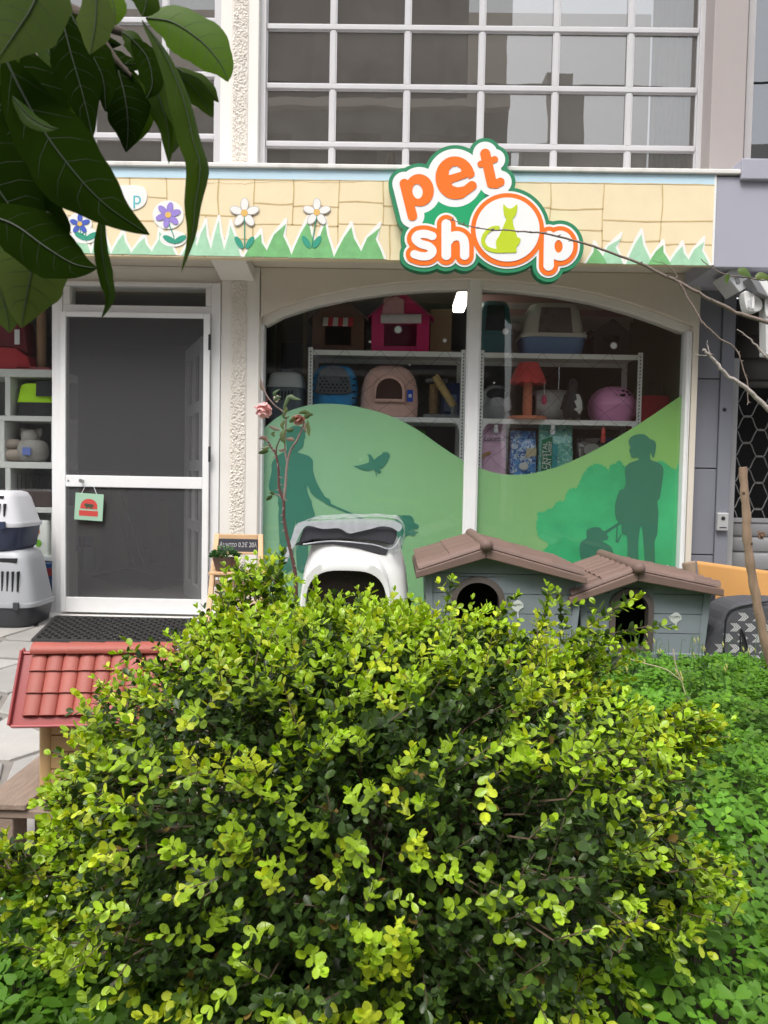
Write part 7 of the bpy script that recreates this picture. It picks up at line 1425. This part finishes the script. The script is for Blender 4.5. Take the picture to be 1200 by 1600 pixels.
def leaf_strip(px_pts, wpx, Y, m, parent, name='leaf', fold=.25, dz=0.0, twist=0.0, n=12, prof=None, ragged=0, vein=None):
    """a blade along a midrib given in photograph pixels; dz: depth change along it, twist: how far the blade turns edge-on"""
    pts = [P(a, b, Y + dz * i / (len(px_pts) - 1)) for i, (a, b) in enumerate(px_pts)]; pp = [Vector(p) for p in crom([tuple(p) for p in pts], max(2, n // (len(pts) - 1)), False)]; N_ = len(pp); w_ = wpx * Y / FPX / 2; mb = MB(); rw = random.Random(int(px_pts[0][0] * 7 + px_pts[-1][1])); rows = []
    for i, p in enumerate(pp):
        t_ = i / (N_ - 1); tg = (pp[min(i + 1, N_ - 1)] - pp[max(i - 1, 0)]).normalized(); sd__ = tg.cross(Vector((0, 1, 0))).normalized(); ca, sa = math.cos(twist), math.sin(twist); side = sd__ * ca + Vector((0, 1, 0)) * sa; nr = side.cross(tg)
        wd = w_ * (float(np.interp(t_, (0, .05, .15, .3, .45, .6, .75, .88, .96, 1), (.03, .24, .60, .93, 1, .87, .58, .26, .085, .008))) if prof is None else np.interp(t_, prof[0], prof[1])); wd *= 1 + ragged * rw.uniform(-1, 1); wv = 1 + .06 * math.sin(t_ * 17 + px_pts[0][0])
        rows.append([p - side * wd * wv + nr * wd * fold, p - side * wd * .5 + nr * wd * fold * .35, p + nr * 0, p + side * wd * .5 + nr * wd * fold * .35, p + side * wd / wv + nr * wd * fold])
    vs_ = [q for r_ in rows for q in r_]; mb.add(vs_, [(i * 5 + k, i * 5 + k + 1, (i + 1) * 5 + k + 1, (i + 1) * 5 + k) for i in range(N_ - 1) for k in range(4)])
    o = mb.build(name, m, parent, smooth=80, fix=False)
    if vein:
        vb = MB().tube([q + (q - EYE).normalized() * -.0006 for q in pp[:-1]], [w_ * .028 * (1 - i / N_) + .0002 for i in range(N_ - 1)], 5)
        for i in range(2, N_ - 5, 3):
            for s2 in (0, 4): a_, b_, c_ = rows[i][2], rows[min(i + 1, N_ - 1)][1 if s2 == 0 else 3], rows[min(i + 3, N_ - 1)][s2]; vb.tube([a_, b_, b_.lerp(c_, .8)], [w_ * .009, w_ * .007, w_ * .002], 4, cap=False)
        vb.build('vein', vein, o, smooth=60, fix=False)
    return o
for pts, wv, dry in (([(310, 420), (350, 300), (400, 310), (455, 325)], 44, 0), ([(260, 300), (240, 270), (290, 240)], 30, 0), ([(300, 430), (330, 460), (365, 450)], 30, 0), ([(330, 480), (300, 520), (320, 560)], 32, 0), ([(430, 430), (480, 420), (520, 440), (550, 440)], 36, 0), ([(480, 470), (500, 450), (545, 430)], 40, 0), ([(290, 560), (240, 545), (195, 525)], 34, 1), ([(330, 560), (300, 600), (330, 680)], 44, 0), ([(330, 560), (370, 560), (400, 545)], 34, 0), ([(400, 640), (370, 630), (330, 630)], 36, 1), ([(230, 1070), (200, 1095), (178, 1112)], 34, 0), ([(245, 1065), (225, 1055), (205, 1055)], 30, 0), ([(190, 640), (155, 620), (118, 630)], 34, 1), ([(210, 690), (170, 700), (140, 705)], 30, 0), ([(200, 720), (150, 735), (115, 742)], 36, 0), ([(250, 610), (230, 590), (250, 570)], 26, 0), ([(500, 480), (510, 560), (515, 615)], 30, 0), ([(490, 500), (480, 560), (500, 580)], 24, 1), ([(160, 260), (140, 220), (135, 165)], 22, 1), ([(330, 700), (300, 720), (270, 715)], 24, 1), ([(240, 330), (265, 310), (300, 300)], 30, 0), ([(320, 440), (335, 400), (325, 360)], 30, 0), ([(290, 620), (310, 640), (335, 650)], 30, 0), ([(360, 500), (390, 480), (400, 450)], 34, 0)):
    leaf_strip([(380 + a / 5, 560 + b / 5) for a, b in pts], wv / 5, YRs - .02, rl_d if dry else rl_m, rose, fold=.3, twist=random.uniform(-.5, .5), n=8)
pk_m = leafmat('rose_petal', .6, .3, attr=False, rgb=((.72, .40, .40), (.85, .60, .58))); pk_d = leafmat('rose_petal_faded', .6, .3, attr=False, rgb=((.45, .20, .16), (.6, .42, .36)))
def bloom(c, axis, s_, m, n_=11):
    axis = Vector(axis).normalized(); u = axis.orthogonal().normalized(); v = axis.cross(u)
    for k in range(n_):
        a = k * 2.4; lay = k / n_; opn = .35 + .8 * lay; o_ = u * math.cos(a) + v * math.sin(a); sd__ = axis.cross(o_)
        def fn(q, w2):
            h = q; wd = s_ * (.75 + .35 * lay) * math.sin(math.pi * (.12 + .80 * h)) ** .7 * .55; out = s_ * (.12 + opn * h ** 1.3 * .75); up = s_ * (h * (1.15 - .5 * lay)) - s_ * .18 * lay * h * h
            b = (w2 - .5) * 2; p = Vector(c) + o_ * (out - abs(b) ** 2 * wd * .5) + axis * (up + .04 * s_ * math.sin(b * 4 + k)) + sd__ * (b * wd); return tuple(p)
        MB().grid(fn, 6, 6).build('petal', m, rose, smooth=80, fix=False)
bloom(R5(178, 355), (-.25, -.35, -.9), .040, pk_m); bloom(R5(430, 455), (.1, -.5, -.5), .026, pk_d, 9); bloom(R5(245, 320), (.5, -.6, .1), .016, leafmat('rose_petal_white', .6, .3, attr=False, rgb=((.6, .48, .42), (.75, .68, .6))), 5)

# ---- bare thorny branches at the right, and the stake
YT = 2.5; tb = thing('thorny_branches', 'bare thorny grey branches arching in from the right edge', 'branches', tuple(P(1420, 1150, YT))); tbm = mat('branch_bark', (.20, .155, .13), .8, .3, 40, bump=.5, bscale=150); tbp = mat('branch_bark_pale', (.36, .32, .29), .85, .25, 40, bump=.5, bscale=150)
thorn = MB()
def branch(pts, r0, r1, m, Y=YT, every=3, ts=.014, seed=1, nm='branch'):
    pp = crom([tuple(P(a, b, Y)) for a, b in pts], 5, False); n_ = len(pp); rj = random.Random(seed); pp = [tuple(c_ + rj.uniform(-.002, .002) for c_ in p) for p in pp]
    MB().tube(pp, [r0 + (r1 - r0) * i / (n_ - 1) for i in range(n_)], 7).build(nm, m, tb, smooth=60); thorns(pp, every, ts, seed); return pp
branch([(1420, 1150), (1400, 900), (1360, 680), (1290, 560), (1200, 505), (1150, 488), (1100, 463), (1060, 441), (1010, 416), (960, 397), (905, 378), (850, 365), (800, 361), (745, 356), (700, 342)], .0085, .0013, tbm, every=2, seed=3)
branch([(1062, 442), (1082, 478), (1098, 505), (1125, 528), (1150, 545), (1158, 565), (1168, 600), (1168, 632)], .0035, .0015, tbm, every=3, ts=.009, seed=4)
branch([(1400, 880), (1290, 730), (1200, 640), (1165, 605), (1135, 585), (1115, 562), (1098, 546)], .009, .0038, tbp, Y=2.35, every=3, ts=.011, seed=5)
branch([(1110, 556), (1106, 545), (1105, 533)], .002, .001, tbp, Y=2.35, every=9, seed=6); branch([(1108, 553), (1100, 556), (1082, 552)], .0015, .0008, tbp, Y=2.35, every=9, seed=6)
branch([(1330, 700), (1240, 600), (1200, 560), (1184, 543), (1172, 530), (1152, 515)], .005, .0016, tbp, every=3, ts=.009, seed=7); branch([(1060, 436), (1045, 415), (1020, 408)], .0016, .0008, tbm, every=9, seed=8)
branch([(1300, 520), (1230, 448), (1180, 436), (1130, 428), (1095, 405)], .004, .0014, tbm, Y=2.8, every=4, ts=.008, seed=9)
thorn.build('thorns', tbm, tb, fix=False)
iv = leafmat('vine_leaf', .45, .3, attr=False, rgb=((.06, .12, .02), (.12, .17, .03)))
for pts, wv in (([(1152, 424), (1164, 424), (1174, 434)], 15), ([(1180, 434), (1192, 430), (1204, 438)], 13), ([(1140, 428), (1136, 436), (1136, 444)], 9), ([(1198, 430), (1210, 440), (1218, 452)], 16)): leaf_strip(pts, wv, 2.78, iv, tb, fold=.2, twist=.3, n=8)
stk = thing('wooden_stake', 'crooked bare wooden stake leaning at the right edge', 'stake', tuple(P(1210, 1080, 3.1))); sp2 = crom([tuple(P(a, b, 3.1)) for a, b in ((1161, 730), (1163, 765), (1166, 800), (1167, 835), (1171, 875), (1178, 915), (1186, 960), (1196, 1005), (1212, 1060), (1230, 1130))], 5, False)
rk = random.Random(3); MB().tube([tuple(c_ + rk.uniform(-.0015, .0015) for c_ in p) for p in sp2], [.0155 + .004 * i / len(sp2) + .0025 * math.sin(i * 1.3) * rk.random() for i in range(len(sp2))], 10).build('pole', mat('stake_wood', (.32, .22, .15), .85, .35, 9, bump=.9, bscale=70, stretch=(5, 5, .8), stain=.6, stain_rgb=(.15, .09, .06)), stk, smooth=60)
for i in (6, 17, 30, 38): p = Vector(sp2[i]); MB().tube([p + Vector((0, 0, 0)), p + Vector((.012 * (1 if i % 2 else -1), -.014, .006))], [.012, .005], 7).build('knot', mat('knot_dark', (.09, .05, .035), .9, .3), stk, smooth=60)
dn = P(1188, 835, 3.0); t = thing('dry_flower', 'withered brown flower head before the shutter beside the stake', 'flower', tuple(dn)); m_ = MB(); rk = random.Random(9)
for k in range(16): d_ = Vector((rk.uniform(-1, 1), rk.uniform(-1, .3), rk.uniform(-1, 1))).normalized() * .02; m_.tube([dn, dn + d_ * .6, dn + d_ + Vector((0, 0, -.005))], [.004, .005, .001], 5)
m_.build('petals', mat('withered', (.14, .08, .05), .9, .4, 60), t, fix=False); MB().tube([dn, dn + Vector((.04, .02, -.0)), P(1250, 900, 3.0), P(1300, 1100, 3.0)], .002, 5).build('stem', tbm, t)

# ---- plant in the pot on the stand
pp_, dd_, nn_, ss_, tt_ = [], [], [], [], []
for k in range(190):
    a, e = rc2.uniform(0, 6.28), rc2.random() ** .5; p = pb + Vector((.085 * e * math.cos(a), .07 * e * math.sin(a), .085 + rc2.uniform(.0, .075) * (1.2 - e))); pp_.append(tuple(p)); dd_.append((math.cos(a) + rc2.normal() * .4, math.sin(a) + rc2.normal() * .4, .6)); nn_.append((rc2.normal() * .4, -.4, 1)); ss_.append(rc2.uniform(.022, .036)); tt_.append(np.array([.035, .10, .025]) * rc2.uniform(.6, 1.6))
potp = [o for o in bpy.data.objects if o.name.startswith('potted_plant')][0]
scatter('foliage', LEAF_V, LEAF_F, np.array(pp_), frames(np.array(dd_, float), np.array(nn_, float)), np.array(ss_), np.array(tt_), small_leaf, potp)['kind'] = 'stuff'

# ---- branch with big leaves hanging into the top left corner, close to the camera
tr = thing('overhanging_tree', 'dark glossy leaves of a tree hanging into the top left corner', 'tree', (-1.15, .75, -.1)); YN = .62
nd = leafmat('near_leaf_dark', .45, .10, attr=False, rgb=((.006, .014, .0015), (.014, .030, .003)), spec=.0); nm2 = leafmat('near_leaf_mid', .45, .34, attr=False, rgb=((.020, .044, .004), (.045, .082, .006)), spec=.06); nbm = leafmat('near_leaf_bright', .4, .35, attr=False, rgb=((.055, .12, .006), (.09, .165, .008)), spec=.1); npl = leafmat('near_leaf_underside_and_lit', .6, .25, attr=False, rgb=((.05, .08, .018), (.075, .108, .024)), spec=.05)  # dark holds backlit shade; palest serves undersides and leaves coloured as lit
nvn = mat('near_vein', (.016, .030, .007), .6, .2); tbk = mat('tree_bark', (.09, .07, .055), .9, .3, 20, bump=.8, bscale=50)
MB().tube([(-1.15, .75, -.15), (-1.13, .74, .6), (-1.05, .72, 1.3), (-.85, .7, 1.8)], [.075, .06, .05, .035], 12).build('trunk', tbk, tr, smooth=60)
def twig_px(pts, Y, r0, r1): pp = crom([tuple(p) if len(p) == 3 else tuple(P(p[0], p[1], Y)) for p in pts], 4, False); n_ = len(pp); MB().tube(pp, [r0 + (r1 - r0) * i / (n_ - 1) for i in range(n_)], 7).build('limb', tbk, tr, smooth=60)
twig_px([(-.85, .7, 1.8), (-200, -120), (-60, -60), (60, 0), (140, 30), (215, 60)], YN + .05, .02, .0022); twig_px([(-60, -60), (-20, 40), (10, 120), (20, 230), (30, 300)], YN + .04, .006, .002); twig_px([(140, 30), (180, 90), (205, 118)], YN + .05, .003, .0015); twig_px([(60, 0), (110, 40), (150, 70), (200, 110)], YN + .06, .003, .0015)
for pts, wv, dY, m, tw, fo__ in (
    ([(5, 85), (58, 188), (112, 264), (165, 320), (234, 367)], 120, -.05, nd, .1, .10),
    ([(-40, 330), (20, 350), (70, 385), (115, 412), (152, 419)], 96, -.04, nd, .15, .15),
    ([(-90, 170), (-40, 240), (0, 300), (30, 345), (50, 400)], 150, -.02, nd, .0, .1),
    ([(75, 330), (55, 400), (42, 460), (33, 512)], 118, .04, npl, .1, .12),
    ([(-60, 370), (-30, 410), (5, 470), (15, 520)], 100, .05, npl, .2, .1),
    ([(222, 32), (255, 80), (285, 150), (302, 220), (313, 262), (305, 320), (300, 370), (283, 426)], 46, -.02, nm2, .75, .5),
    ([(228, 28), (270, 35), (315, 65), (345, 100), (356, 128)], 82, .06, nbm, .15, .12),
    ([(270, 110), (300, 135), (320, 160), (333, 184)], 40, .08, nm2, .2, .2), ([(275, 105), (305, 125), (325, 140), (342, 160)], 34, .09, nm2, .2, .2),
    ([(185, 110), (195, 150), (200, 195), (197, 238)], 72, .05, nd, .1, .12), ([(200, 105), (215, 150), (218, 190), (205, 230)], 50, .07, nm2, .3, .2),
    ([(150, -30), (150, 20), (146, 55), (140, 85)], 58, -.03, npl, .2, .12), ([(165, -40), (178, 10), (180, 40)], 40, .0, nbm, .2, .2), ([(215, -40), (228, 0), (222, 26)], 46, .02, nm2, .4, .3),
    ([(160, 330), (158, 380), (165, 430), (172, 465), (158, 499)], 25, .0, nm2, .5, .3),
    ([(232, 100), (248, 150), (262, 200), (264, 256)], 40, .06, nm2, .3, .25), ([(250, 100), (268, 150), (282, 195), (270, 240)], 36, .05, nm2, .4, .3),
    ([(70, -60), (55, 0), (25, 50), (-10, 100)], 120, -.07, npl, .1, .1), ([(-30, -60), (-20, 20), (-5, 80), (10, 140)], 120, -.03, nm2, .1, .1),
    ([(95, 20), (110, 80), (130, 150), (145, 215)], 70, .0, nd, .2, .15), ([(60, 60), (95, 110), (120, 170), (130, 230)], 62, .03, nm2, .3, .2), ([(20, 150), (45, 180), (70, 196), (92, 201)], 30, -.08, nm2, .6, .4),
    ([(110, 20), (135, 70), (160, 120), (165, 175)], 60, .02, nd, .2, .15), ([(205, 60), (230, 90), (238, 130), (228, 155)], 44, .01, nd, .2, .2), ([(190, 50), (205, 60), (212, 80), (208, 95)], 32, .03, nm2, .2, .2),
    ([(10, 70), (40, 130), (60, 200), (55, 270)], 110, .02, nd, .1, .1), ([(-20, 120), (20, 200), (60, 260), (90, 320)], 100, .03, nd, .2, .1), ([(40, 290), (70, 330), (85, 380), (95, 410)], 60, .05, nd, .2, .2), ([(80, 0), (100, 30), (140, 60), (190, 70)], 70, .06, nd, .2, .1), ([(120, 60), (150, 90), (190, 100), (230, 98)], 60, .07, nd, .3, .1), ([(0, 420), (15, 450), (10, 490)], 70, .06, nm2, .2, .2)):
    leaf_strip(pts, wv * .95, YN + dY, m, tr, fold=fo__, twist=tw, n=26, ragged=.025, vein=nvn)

# ================================================================== ACROSS THE STREET (only its reflection is seen)
for nm, lab, x0_, x1_, h_, c_ in (('added_shop_row', 'low dull shop row added across the street to dim reflections at the far left', -30, -13.2, 8.0, (.16, .14, .13)), ('added_store', 'low grey store added across the street to dim reflections at the far right', 14.5, 30, 7.5, (.17, .17, .18))):  # unseen low rows, added so the shop glass mirrors less sky
    t = thing(nm, lab, 'building', (x0_, -16, -.4)); BX('wall', mat(nm + '_render', c_, .9, .2, 1), t, x0_, x1_, -18, -15.5, -.42, h_, bevel=0); BX('parapet', mat('parapet', (.3, .29, .28), .9), t, x0_ - .2, x1_ + .2, -18.1, -15.3, h_, h_ + .3, bevel=0)
    for i in range(5): xx_ = x0_ + 1.5 + i * (x1_ - x0_ - 3) / 5; BX('shop_window', dark, t, xx_, xx_ + 2.2, -15.495, -15.47, .6, 3.0, bevel=0)
ob_ = thing('opposite_building', 'beige apartment house across the street mirrored in the upper panes', 'building', (-3, -15, -.4)); obm = mat('beige_render', (.58, .50, .44), .9, .06, 1)
BX('wall', obm, ob_, -12.5, 3.6, -17, -15, 13.4, 18.2, bevel=0); BX('lower_wall', mat('lower_render', (.11, .11, .12), .9, .2, 1), ob_, -12.5, 3.6, -17, -15.3, -.42, 13.4, bevel=0); BX('roof_slab', mat('slab_grey', (.4, .38, .36), .9), ob_, -12.9, 4.0, -17.2, -14.2, 18.2, 18.5, bevel=0)
for k in range(3):
    z = 4.4 + k * 3; BX('balcony', MATS['slab_grey'], ob_, -6, 3, -15.29, -14.2, z, z + .18, bevel=0)
    for i in range(3): BX('window', dark, ob_, -5.6 + i * 3, -3.9 + i * 3, -15.295, -15.27, z + .5, z + 2.2, bevel=0)
ob2 = thing('opposite_house', 'lower brick coloured house across the street mirrored in the panes', 'building', (5, -16, -.4)); BX('wall', mat('brick_render', (.30, .17, .13), .9, .1, 1), ob2, 4.2, 14, -18, -16, -.42, 11.4, bevel=0); BX('chimney', MATS['slab_grey'], ob2, 5.2, 6.1, -17, -16.2, 11.4, 15.2, bevel=0); MB().hexa([(4.1, -18.2, 11.4), (14.3, -18.2, 11.4), (14.3, -15.6, 11.4), (4.1, -15.6, 11.4), (4.1, -17, 13.0), (14.3, -17, 13.0), (14.3, -16.8, 13.0), (4.1, -16.8, 13.0)]).build('roof', MATS['slab_grey'], ob2)
for k, z in enumerate((8.6, 10.6)): tag(MB().tube([(-30 + i * 2.4, -8, z + .012 * (i - 12) ** 2 * .5) for i in range(26)], .025, 5).build('power_line', black_pl), ('lower' if k == 0 else 'upper') + ' power line over the street mirrored in the upper panes', 'cable')
